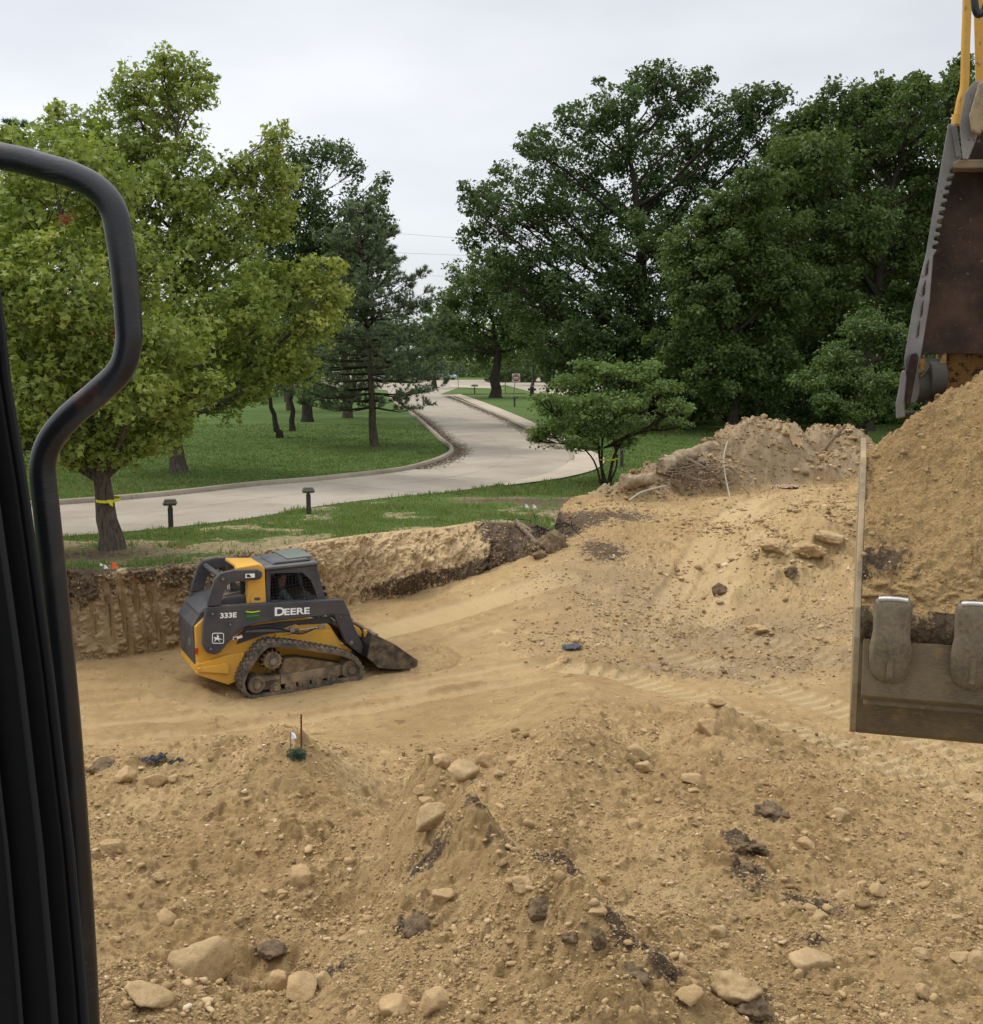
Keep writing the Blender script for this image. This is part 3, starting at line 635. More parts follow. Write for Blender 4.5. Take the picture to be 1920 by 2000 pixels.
ROCKS = [
    (392, 1905, 118, 'largest pale boulder, low in the picture beside the black cab pillar', 'paleclod', 1.05, 8, .07, 0),
    (292, 1950, 90, 'jagged low rock left of and touching the largest boulder', 'paleclod', .5, 8, .05, 0),
    (545, 1925, 46, 'upright pointed rock just right of the largest boulder', 'rock', 1.0, 8, .05, 0),
    (585, 1940, 78, 'half buried slab rock with flat top right of the pointed rock', 'rock', .5, 7, .04, 0),
    (628, 1925, 44, 'small pale rock standing behind the half buried slab', 'paleclod', 1.0, 8, .05, 0),
    (848, 1968, 72, 'smooth round rock at the bottom edge below the dark soil seam', 'rock', .85, 14, .04, 0),
    (778, 1972, 84, 'long rounded clod left of the smooth round rock at the bottom edge', 'rock', .6, 14, .06, 0),
    (866, 1758, 50, 'yellowish rock sitting on the dark grey soil seam', 'rock', .8, 10, .05, 0),
    (815, 1812, 62, 'dark crusted clod hanging below the yellowish rock', 'darkclod', .8, 9, .12, .25),
    (900, 1520, 74, 'large egg shaped pale rock in the hollow at centre', 'paleclod', .85, 13, .04, 0),
    (862, 1490, 44, 'small tan rock touching the left of the large egg shaped rock', 'rock', .75, 10, .05, 0),
    (948, 1495, 44, 'upright tan block right behind the large egg shaped rock', 'rock', 1.0, 8, .05, 0),
    (975, 1512, 26, 'pebble sized pale rock right of the upright tan block', 'paleclod', .6, 10, .05, 0),
    (836, 1568, 38, 'small flat tan rock just above the dome shaped rock', 'rock', .6, 10, .05, 0),
    (845, 1606, 82, 'wide dome shaped pale rock on the flank of the foreground ridge peak', 'paleclod', .75, 13, .04, 0),
    (822, 1545, 34, 'low brown rock in the hollow left of the egg shaped rock', 'rock', .7, 10, .06, 0),
    (1246, 1478, 50, 'rounded rock leaning on another, upper one of the pair on the mound', 'paleclod', .7, 12, .05, 0),
    (1258, 1505, 48, 'rounded rock with shaded underside, lower one of the pair on the mound', 'paleclod', .75, 12, .05, 0),
    (1385, 1428, 64, 'large flat disc shaped clod on the slope below the track prints', 'rock', .8, 14, .05, 0),
    (1358, 1528, 52, 'tilted slab rock left of the black soil clump', 'rock', .6, 8, .05, 0),
    (1354, 1548, 30, 'small rock tucked below the tilted slab', 'rock', .6, 9, .05, 0),
    (1505, 1592, 62, 'black crumbly soil clump alone on the tan slope', 'darkclod', .7, 16, .22, .3),
    (1445, 1655, 44, 'dark crumbled clod, left one of two under the black soil clump', 'darkclod', .5, 14, .25, .3),
    (1482, 1662, 44, 'dark crumbled clod, right one of two under the black soil clump', 'darkclod', .5, 14, .25, .3),
    (1458, 1705, 36, 'dark brown clod below the two crumbled clods', 'darkclod', .8, 12, .22, .3),
    (1637, 1602, 48, 'blocky cracked rock right of the black soil clump', 'paleclod', .65, 8, .06, 0),
    (1577, 1655, 40, 'rounded lumpy rock below and right of the black soil clump', 'rock', .7, 12, .08, 0),
    (1646, 1755, 40, 'wedge rock above the pair of square rocks', 'paleclod', .6, 8, .04, 0),
    (1580, 1778, 30, 'small brown cube shaped rock, upper left of the square pair', 'rock', .75, 7, .04, 0),
    (1600, 1793, 34, 'small pale square rock, lower right of the square pair', 'paleclod', .7, 6, .03, 0),
    (1582, 1885, 88, 'big angular block with sharp edges at lower right', 'paleclod', .7, 7, .03, 0),
    (1562, 1912, 30, 'small round stone leaning against the big angular block', 'paleclod', .8, 12, .04, 0),
    (1398, 1828, 44, 'five sided pale rock left of the big angular block', 'paleclod', .8, 7, .04, 0),
    (1440, 1955, 98, 'lumpy pale clod with dark underside at the bottom edge', 'paleclod', .75, 10, .14, .15),
    (1462, 1975, 66, 'black crust of soil under the lumpy pale clod at the bottom edge', 'darkclod', .6, 14, .24, .3),
    (1798, 1868, 34, 'small flat pale rock with shadow, left of the rock at the right edge', 'paleclod', .6, 8, .05, 0),
    (1875, 1878, 40, 'round pale rock next to the square rock at the right edge', 'paleclod', .8, 9, .05, 0),
    (1912, 1885, 44, 'square pale rock cut by the right edge of the picture', 'paleclod', .9, 7, .04, 0),
    (1715, 1742, 40, 'triangular rock sunk in gravel right of the wedge rock', 'rock', .6, 7, .05, 0),
    (1860, 1795, 36, 'low flat rock sunk in gravel near the right edge', 'rock', .5, 7, .05, 0),
    (1800, 1940, 34, 'lone pale stone low in the right corner', 'paleclod', .7, 8, .05, 0),
    (1165, 1780, 50, 'flat brown rock with shadowed underside in the pale hollow', 'rock', .45, 8, .06, 0),
    (1020, 1735, 54, 'brown lumpy rock at the top of the dark soil seam', 'rock', .6, 10, .08, 0),
    (1052, 1785, 46, 'dark crumbly clod highest on the soil seam', 'darkclod', .8, 12, .22, .3),
    (1112, 1838, 34, 'dark crumbly clod second down the soil seam', 'darkclod', .7, 12, .22, .3),
    (1166, 1845, 46, 'dark crumbly clod third down the soil seam', 'darkclod', .9, 12, .22, .3),
    (1235, 1908, 50, 'dark crumbly clod lowest on the soil seam', 'darkclod', .7, 12, .24, .3),
    (1345, 1948, 56, 'brown wedge rock near the bottom right of the soil seam', 'rock', .6, 8, .06, 0),
    (1227, 1790, 30, 'small tan stone right of the flat brown rock', 'rock', .6, 10, .05, 0),
    (1237, 1618, 34, 'pale stone half buried on the middle slope', 'paleclod', .6, 10, .05, 0),
    (1138, 1612, 26, 'round flat stone on the bare middle slope', 'paleclod', .5, 14, .04, 0),
    (978, 1668, 20, 'tiny bright white stone right of the ridge peak', 'paleclod', .8, 8, .04, 0),
    (1260, 1140 + 12, 18, 'small pale stone on the ramp above the churned track', 'paleclod', .8, 9, .05, 0),
    (1108, 1190, 18, 'small stone at the end of the pale scraped strip', 'rock', .8, 9, .05, 0),
    (1125, 1255, 26, 'rock behind the blue plastic scrap', 'rock', .8, 9, .05, 0),
    (1098, 1292, 32, 'dull clod below the blue plastic scrap', 'rock', .6, 10, .1, 0),
    (1405, 1160, 34, 'dark rock sticking out of the ramp foot', 'darkclod', .9, 10, .15, .1),
    (200, 1505, 60, 'dark clod at the top edge of the near mound beside the cab pillar', 'darkclod', .6, 12, .15, .2),
    (245, 1522, 50, 'tan block right below the dark clod on the near mound', 'rock', .8, 8, .06, 0),
    (305, 1530, 44, 'tan wedge rock below the black fabric scrap', 'rock', .7, 8, .06, 0),
    (340, 1524, 26, 'pale small rock right of the tan wedge rock', 'paleclod', .7, 9, .05, 0),
    (218, 1655, 42, 'brown rock alone on the gravelly left slope', 'rock', .9, 9, .08, 0),
    (310, 1720, 28, 'small pale rock on the gravelly slope below the brown rock', 'paleclod', .7, 9, .05, 0),
    (325, 1800, 44, 'grey brown rock above the largest boulder', 'rock', 1.0, 8, .06, 0),
    (590, 1720, 56, 'weathered brown lump on the slope under the stake', 'rock', .9, 10, .1, .1),
    (530, 1868, 60, 'dark brown clod in the shaded hollow right of the largest boulder', 'darkclod', .6, 10, .12, .15),
    (1400, 1375, 40, 'flat clod above the disc shaped clod', 'rock', .45, 8, .06, 0),
    (1000, 1490, 40, 'rough stone low on the left flank of the centre mound', 'rock', .5, 9, .08, 0),
    (1073, 1072, 58, 'dark root ball plugging the corner of the stump hole', 'darkclod', 1.1, 12, .2, .3),
    (1052, 1088, 34, 'brown clod at the foot of the leaning pole', 'darkclod', .7, 10, .15, .2),
    (1510, 1072, 60, 'rough brown clod highest on the slope left of the bucket', 'rock', .5, 9, .18, .25),
    (1575, 1085, 66, 'broad crumbly clod on the slope nearest the bucket edge', 'rock', .5, 9, .2, .3),
    (1620, 1055, 56, 'cracked earth slab beside the bucket edge', 'paleclod', .45, 8, .12, .15),
    (1545, 1120, 40, 'small brown clod under the two crumbly clods on the slope', 'darkclod', .6, 10, .18, .2),
    (1480, 1235, 44, 'low clod in the churned track below the slope', 'rock', .5, 9, .15, .2),
]
for r_ in ROCKS: rock(*r_)

def scatter(name, n, box, smin, smax, seed, fn=None, base=I1, tintb=.0, power=2.6, cat=None, mat='peb', gain=1):
    r = np.random.default_rng(seed)
    u = r.uniform(box[0], box[1], n * 3); iv = r.uniform(1 / box[3], 1 / box[2], n * 3); y = 1 / iv; x = u * y
    keep = np.ones(len(x), bool)
    if fn is not None: keep = fn(x, y) > r.uniform(0, 1, len(x))
    keep &= y < edgeY(u) - .1
    x, y = x[keep][:n], y[keep][:n]; n = len(x)
    z = height(x, y)
    s = smin * (1 - r.uniform(0, 1, n) * (1 - (smin / smax) ** power)) ** (-1 / power)
    s = s * (0.6 + .06 * y)
    T = [facet(base[0], 100 + k, 9, .42) for k in range(12)]
    nv, Fb = len(base[0]), base[1]
    Vo = np.zeros((n, nv, 3)); kk = r.integers(0, 12, n)
    for k in range(12): Vo[kk == k] = T[k][None]
    Vo = Vo * r.uniform(.6, 1.15, (n, 1, 3)) * np.array([1, 1, .75])
    a = r.uniform(0, 6.283, n); c, s_ = np.cos(a)[:, None], np.sin(a)[:, None]
    Vx = Vo[:, :, 0] * c - Vo[:, :, 1] * s_; Vy = Vo[:, :, 0] * s_ + Vo[:, :, 1] * c
    Vo = np.stack([Vx, Vy, Vo[:, :, 2]], -1) * s[:, None, None] + np.stack([x, y, z + s * .25], -1)[:, None]
    F = (Fb[None] + (np.arange(n) * nv)[:, None, None]).reshape(-1, 3)
    t = np.repeat(np.clip(r.beta(1.6, 1.7, n) + tintb, 0, 1), nv)
    o = npmesh(name, Vo.reshape(-1, 3), F, M[mat], None, False, {'tint': ('FLOAT', t)})
    tag(o, None, None, None, 'stuff'); return o
dens1 = lambda x, y: np.clip(.35 + 1.2 * fbm(x, y, 1.5, 3, 81), .05, 1)
o = scatter('gravel', 120000, (-.5, .5, 4.6, 13.6), .0040, .030, 1, dens1, power=2.3); tag(o, 'loose gravel and small clods strewn over the near sandy mounds', 'gravel')
o = scatter('dark_crumbs', 9000, (-.5, .5, 4.6, 13.4), .006, .035, 14, lambda x, y: np.clip(masks(x, y)[1] * 1.3 - .35, 0, 1), I2, 0, 2.2, None, 'darkpeb'); tag(o, 'dark topsoil crumbs along the seams in the near mounds', 'soil crumbs')
o = scatter('soil_lumps', 18000, (-.5, .5, 4.6, 13.4), .007, .040, 12, lambda x, y: np.clip(.25 + 1.5 * fbm(x, y, .8, 3, 181), .05, 1), I2, .02, 2.3); tag(o, 'small angular soil lumps covering the near mounds', 'soil lumps')
o = scatter('clods', 1300, (-.5, .5, 4.6, 13.2), .016, .06, 2, dens1, I2, 0, 2.2); tag(o, 'fist sized soil clods and stones strewn over the near mounds', 'clods')
o = scatter('rubble', 12000, (.02, .55, 18, 31), .006, .05, 3, lambda x, y: np.clip(.3 + 1.3 * fbm(x, y, 1.8, 3, 83), .05, 1), I1, .10); tag(o, 'small clods and broken stones over the dirt ramp', 'rubble')
o = scatter('crumbs', 9000, (-.45, .5, 13.2, 22), .004, .022, 4, lambda x, y: np.clip(.1 + 1.2 * fbm(x, y, 1.1, 3, 85), 0.03, 1), I1, 0.1); tag(o, 'fine soil crumbs on the graded pit floor', 'crumbs')
def onpile(x, y):
    m = np.zeros(len(x))
    for cx, cy, rx, ry, hh in PILES: m = np.maximum(m, np.clip(1.25 - np.hypot((x - cx) / rx, (y - cy) / ry), 0, 1))
    return sstep(0, .3, m)
def churn(x, y):
    return np.clip(1.2 * blob(x, y, 1400, 1225, .7, 2.2, .8) + 1.1 * blob(x, y, 1560, 1290, .5, 2.6, .5) + 1.0 * blob(x, y, 1200, 1180, .9, 1.2, 1.0) + 1.0 * blob(x, y, 1090, 1040, 1.5, 1.0, 1.2) + .9 * blob(x, y, 1330, 1310, .45, 1.5, .3, -20) + .8 * blob(x, y, 1180, 1000, 1.7, 1.8, 1.0) + .6 * blob(x, y, 1640, 1450, .5, .8, .5), 0, 1) * np.clip(.5 + 1.6 * fbm(x, y, .7, 3, 99), 0, 1)
o = scatter('churned_clods', 12000, (.02, .5, 14, 31), .008, .045, 8, churn, I1, -.06, 2.4); tag(o, 'dark damp clods churned up by the machine tracks', 'clods')
_e = edgeY
edgeY = lambda u: _e(u) + 9
o = scatter('debris', 5000, (.10, .40, 26.5, 36), .008, .06, 6, onpile, I2, -.12, 2.2); tag(o, 'broken stones, clods and chunks covering the dirt piles', 'debris')
edgeY = _e
o = scatter('bank_clods', 2200, (.16, .36, 20.5, 27), .010, .055, 7, lambda x, y: np.clip(.2 + 1.5 * fbm(x, y, 1.2, 3, 97), 0, 1), I2, .0, 2.3); tag(o, 'pale broken clods on the rough slope beside the excavator bucket', 'clods')
def bankrubble():
    r = np.random.default_rng(5); n = 5200
    h, w_, _ = BK.shape; i = (r.beta(1.1, 1.3, n) * (h - 14)).astype(int); j = r.integers(0, w_ - 1, n)
    P = BK[i, j]; c = BKC[i, j]; ok = (r.uniform(0, 1, n) < np.where(c > .5, 1, .75)); P = P[ok]; n = len(P)
    s = .012 * (1 - r.uniform(0, 1, n) * .97) ** (-1 / 2.6); nv = len(I1[0])
    Vo = np.stack([facet(I1[0], 200 + k, 9, .45) for k in range(10)])[r.integers(0, 10, n)] * r.uniform(.6, 1.3, (n, 1, 3)) * s[:, None, None] + P[:, None]
    F = (I1[1][None] + (np.arange(n) * nv)[:, None, None]).reshape(-1, 3)
    o = npmesh('bank_stones', Vo.reshape(-1, 3), F, M['peb'], None, False, {'tint': ('FLOAT', np.repeat(np.clip(r.beta(2, 2, n) - .12, 0, 1), nv))})
    tag(o, 'broken stones and clods stuck in the cut bank', 'stones', None, 'stuff')
bankrubble()

# ------------------------------------------------------------------ road, kerbs, pavement
RN = [(-900, 1110), (-300, 1078), (0, 1060), (130, 1048), (260, 1038), (400, 1024), (500, 1011), (620, 990), (720, 977), (816, 967), (890, 960), (983, 946), (1058, 930), (1092, 917), (1110, 902), (1113, 892), (1105, 880), (1076, 865), (1035, 842), (983, 816), (928, 794), (898, 782), (878, 774)]
RF = [(-900, 1030), (-300, 1008), (0, 993), (116, 987), (259, 976), (380, 964), (500, 950), (600, 942), (667, 935), (740, 927), (797, 919), (835, 909), (862, 900), (880, 891), (887, 883), (883, 874), (868, 862), (846, 842), (816, 816), (790, 798), (775, 788), (765, 779), (760, 774)]
def resamp(P, n):
    P = np.array(P); d = np.concatenate([[0], np.cumsum(np.linalg.norm(np.diff(P, axis=0), axis=1))]); s = np.linspace(0, d[-1], n)
    return np.stack([np.interp(s, d, P[:, k]) for k in range(P.shape[1])], -1)
def curve(px, z): return [tuple(p) for p in spline([atz(a, b, z) for a, b in px], 6)]
def ribbon(name, A, B, z, mat, m=10, kind='structure'):
    A, B = resamp([p[:2] for p in A], 160), resamp([p[:2] for p in B], 160)
    t = np.linspace(0, 1, m)[None, :, None]; P = A[:, None] * (1 - t) + B[:, None] * t
    V = np.concatenate([P, np.full(P.shape[:2] + (1,), z)], -1).reshape(-1, 3); i = np.arange(160 * m).reshape(160, m)
    F = np.stack([i[:-1, :-1], i[1:, :-1], i[1:, 1:], i[:-1, 1:]], -1).reshape(-1, 4)
    o = npmesh(name, V, F, mat, None, False); tag(o, kind=kind); return o
near_c, far_c = curve(RN, LZ), curve(RF, LZ)
ribbon('road', near_c, far_c, LZ + .012, M['road'])
def kerb(name, C, side, w_=.16, h=.12, gut=True):
    P = resamp([p[:2] for p in C], 400); t = np.gradient(P, axis=0); t /= np.linalg.norm(t, axis=1)[:, None]; nr = np.stack([-t[:, 1], t[:, 0]], -1) * side
    prof = [(0.0, 0.0), (0.015, h * .85), (.05, h), (w_, h), (w_, -.05)]
    V = np.array([[*(P[i] + nr[i] * a), LZ + .012 + b * min(1, .03 + (i / 40 if side < 0 else 1))] for i in range(400) for a, b in prof]); k = len(prof)
    i = np.arange(400 * k).reshape(400, k); F = np.stack([i[:-1, :-1], i[1:, :-1], i[1:, 1:], i[:-1, 1:]], -1).reshape(-1, 4)
    o = npmesh(name, V, F, M['kerb'], None, False); tag(o, kind='structure')
    return P, nr
kerb('kerb', far_c, 1)
kerb('kerb', near_c[74:], -1, .16, .045)
# gutter strip with leaf litter along the inside of the bend
def litter(C, side, i0, i1, n, seed):
    r = np.random.default_rng(seed); P = resamp([p[:2] for p in C], 400); t = np.gradient(P, axis=0); t /= np.linalg.norm(t, axis=1)[:, None]; nr = np.stack([-t[:, 1], t[:, 0]], -1) * side
    k = r.integers(i0, i1, n); off = np.abs(r.normal(0, .28, n)) + .02
    c = P[k] - nr[k] * off[:, None] + r.normal(0, .05, (n, 2)); s = r.uniform(.02, .05, n); a = r.uniform(0, 6.28, n)
    V = np.stack([np.stack([c[:, 0] + s * np.cos(a + q), c[:, 1] + s * np.sin(a + q), np.full(n, LZ + .018) + r.uniform(0, .02, n)], -1) for q in (0, 1.3, 3.1, 4.6)], 1)
    F = np.arange(n * 4).reshape(n, 4); colr = np.array([.11, .07, .035]) * r.uniform(.6, 1.6, (n, 1))
    return V.reshape(-1, 3), F, np.repeat(np.concatenate([colr, np.ones((n, 1))], 1), 4, 0)
lv = [litter(far_c, 1, 95, 399, 11000, 1), litter(near_c, -1, 140, 399, 6500, 2)]
o = npmesh('leaf_litter', np.concatenate([lv[0][0], lv[1][0]]), np.concatenate([lv[0][1], lv[1][1] + len(lv[0][0])]), M['leaf'], None, False, {'col': ('FLOAT_COLOR', np.concatenate([lv[0][2], lv[1][2]]))})
tag(o, 'brown fallen leaves gathered in the road gutters', 'leaf litter', None, 'stuff')
SWO = [(983, 951), (1070, 940), (1120, 931), (1162, 919), (1180, 905), (1176, 893), (1140, 876), (1090, 850), (1028, 820), (960, 792), (913, 775), (897, 770)]
SWI = [(983, 946), (1058, 930), (1092, 917), (1112, 902), (1115, 892), (1106, 879), (1077, 864), (1040, 842), (990, 816), (935, 794), (903, 780), (885, 773)]
ribbon('pavement', curve(SWO, LZ), [(p[0], p[1]) for p in curve(SWI, LZ)], LZ + .04, M['walk'], 4)
# cross street and strips beyond
def quad(name, pts, z, mat):
    mb = MB(); mb.add([(*atz(a, b, LZ)[:2], z) for a, b in pts], [tuple(range(len(pts)))]); o = mb.build(name, mat, recalc=False); o['kind'] = 'structure'; return o
quad('road', [(762, 777), (880, 777), (905, 768), (985, 752), (1110, 742), (900, 742), (700, 747), (540, 748), (540, 755), (700, 756), (757, 763)], LZ + .02, M['road'])
quad('road', [(985, 752), (1060, 772), (1120, 772), (1500, 772), (1500, 740), (985, 738)], LZ + .025, M['road'])
quad('lawn', [(860, 771), (1030, 769), (1000, 761), (900, 756)], LZ + .05, M['lawn'])
quad('pavement', [(880, 757), (985, 760), (975, 756), (880, 752)], LZ + .055, M['walk'])
# expansion joints in the road
mb = MB(); Pn, Pf = resamp([p[:2] for p in near_c], 160), resamp([p[:2] for p in far_c], 160)
for i in list(range(30, 150, 6)):
    a, b = Pn[i], Pf[i]; d = (b - a) / np.linalg.norm(b - a); q = np.array([-d[1], d[0]]) * .012
    mb.add([(*(a - q), LZ + .016), (*(a + q), LZ + .016), (*(b + q), LZ + .016), (*(b - q), LZ + .016)], [(0, 1, 2, 3)])
C_ = (Pn + Pf) / 2
for i in range(10, 150):
    a, b = C_[i], C_[i + 1]; d = (b - a) / np.linalg.norm(b - a); q = np.array([-d[1], d[0]]) * .01
    mb.add([(*(a - q), LZ + .0165), (*(b - q), LZ + .0165), (*(b + q), LZ + .0165), (*(a + q), LZ + .0165)], [(0, 1, 2, 3)])
o = mb.build('road_joints', M['kerb'], recalc=False); o['kind'] = 'structure'

# ------------------------------------------------------------------ grass blades
def inroad(x, y):
    A, B = np.array([p[:2] for p in near_c]), np.array([p[:2] for p in far_c][::-1]); P = np.concatenate([A, B]); ins = np.zeros(x.shape, bool); j = len(P) - 1
    for i in range(len(P)):
        xi, yi = P[i]; xj, yj = P[j]
        c = ((yi > y) != (yj > y)) & (x < (xj - xi) * (y - yi) / (yj - yi + 1e-12) + xi); ins ^= c; j = i
    S = np.array([p[:2] for p in curve(SWO, LZ)] + [p[:2] for p in curve(SWI, LZ)][::-1]); j = len(S) - 1; i2 = np.zeros(x.shape, bool)
    for i in range(len(S)):
        xi, yi = S[i]; xj, yj = S[j]
        c = ((yi > y) != (yj > y)) & (x < (xj - xi) * (y - yi) / (yj - yi + 1e-12) + xi); i2 ^= c; j = i
    return ins | i2
def grass():
    r = np.random.default_rng(9); n = 330000
    u = r.uniform(-.5, .5, n); y = 1 / r.uniform(1 / 62, 1 / 18.5, n); x = u * y
    bare = 1.0 * blob(x, y, 170, 1085, 1.7, 1.3, .7) + .6 * blob(x, y, 430, 1072, 1.7, 2.1, .75) + .55 * blob(x, y, 560, 1060, 1.7, 1.2, .5) + 1.0 * blob(x, y, 1000, 975, 1.7, 2.0, .55) \
        + .95 * blob(x, y, 1120, 990, 1.7, 1.4, 1.0) + .5 * blob(x, y, 500, 1035, 1.7, 1.0, .4) + .45 * blob(x, y, 780, 1010, 1.7, .6, .3) + .5 * blob(x, y, 250, 1060, 1.7, 1.5, .3)
    e = edgeY(u); k = (y > e + .05) & (r.uniform(0, 1, n) > np.clip(bare * 1.5 + .9 * fbm(x, y, .6, 3, 7) * (bare > .15) + (.50 + 1.4 * fbm(x, y, 1.1, 3, 27)) * (y < 29) * (u < .12), 0, .97)) & ~inroad(x, y)
    dz = np.zeros(n)
    for cx, cy, rx, ry, hh in PILES: dz = np.maximum(dz, np.clip(1 - np.hypot((x - cx) / rx, (y - cy) / ry) * .86, 0, 1))
    k &= dz <= 0
    x, y, bare = x[k], y[k], bare[k]; n = len(x)
    tuft = np.clip(.6 + 1.2 * fbm(x, y, .7, 3, 3), .3, 1.6); front = y < 33
    h = r.uniform(.05, .13, n) * tuft * np.where(front, 1.25, .75); wd = .006 + y * .00042; a = r.uniform(0, 6.28, n); ln = r.uniform(.1, .7, n) * h; la = r.uniform(0, 6.28, n)
    P = np.stack([x, y, np.full(n, LZ)], -1); d = np.stack([np.cos(a), np.sin(a), 0 * a], -1) * wd[:, None]
    tip = P + np.stack([np.cos(la) * ln, np.sin(la) * ln, h], -1)
    V = np.stack([P - d, P + d, tip], 1).reshape(-1, 3); F = np.arange(n * 3).reshape(n, 3)
    g0, g1 = np.array([.08, .125, .03]), np.array([.19, .25, .075]); t = np.clip(r.beta(2, 3, n) + .25 * fbm(x, y, 2.5, 2, 4) + .38 * front * (1 - sstep(26, 33, y)), 0, 1)[:, None]
    c = g0 * (1 - t) + g1 * t; dry = (r.uniform(0, 1, n) < .06 + .10 * front + .3 * bare)[:, None]; c = np.where(dry, np.array([.26, .21, .10]), c)
    o = npmesh('grass', V, F, M['blade'], None, False, {'col': ('FLOAT_COLOR', np.repeat(np.concatenate([c, np.ones((n, 1))], 1), 3, 0))})
    tag(o, 'green grass blades covering the lawn on both sides of the road', 'grass', None, 'stuff')
grass()

# ------------------------------------------------------------------ trees
LEAF3 = (np.array([[0, 0, 0], [-.28, .42, .05], [0, 1.05, -.06], [.28, .42, .05], [-.72, .62, -.05], [.72, .62, -.05], [-.16, .12, .02], [.16, .12, .02]]) - np.array([0, .45, 0]),
         np.array([[0, 1, 2, 3], [0, 6, 4, 1], [0, 3, 5, 7]]))
LEAF1 = (np.array([[0, -.5, 0], [.32, .05, .07], [0, .55, -.05], [-.32, .05, .07]]), np.array([[0, 1, 2, 3]]))
def leafmesh(name, P, size, out, cols, r, tpl, parent, upw=.55):
    n = len(P); nrm = r.normal(0, .75, (n, 3)) + out * .45; nrm[:, 2] += upw; nrm /= np.linalg.norm(nrm, axis=1)[:, None]
    a = r.normal(0, 1, (n, 3)); ax = np.cross(nrm, a); ax /= np.linalg.norm(ax, axis=1)[:, None]; ay = np.cross(nrm, ax)
    T = tpl[0]; V = P[:, None] + (ax[:, None] * T[None, :, 0:1] + ay[:, None] * T[None, :, 1:2] + nrm[:, None] * T[None, :, 2:3]) * size[:, None, None]
    k = len(T); F = (tpl[1][None] + (np.arange(n) * k)[:, None, None]).reshape(-1, 4)
    c = np.repeat(np.concatenate([cols, np.ones((n, 1))], 1), k, 0)
    return npmesh(name, V.reshape(-1, 3), F, M['leaf'], parent, False, {'col': ('FLOAT_COLOR', c)})
def limb(mb, a, b, r0, r1, r, bend=.12, n=6, seg=5):
    a, b = Vector(a), Vector(b); L_ = (b - a).length; off = Vector(r.normal(0, bend * L_, 3)) * .6 - Vector((0, 0, bend * L_ * .5))
    m = (a + b) / 2 + off; pts = []; rs = []
    for k in range(seg + 1):
        t = k / seg; pts.append(a * (1 - t) ** 2 + m * 2 * t * (1 - t) + b * t * t + Vector(r.normal(0, .012 * L_, 3)) * (0 < k < seg)); rs.append(r0 * (1 - t) + r1 * t)
    mb.tube(pts, rs, n, False); return pts
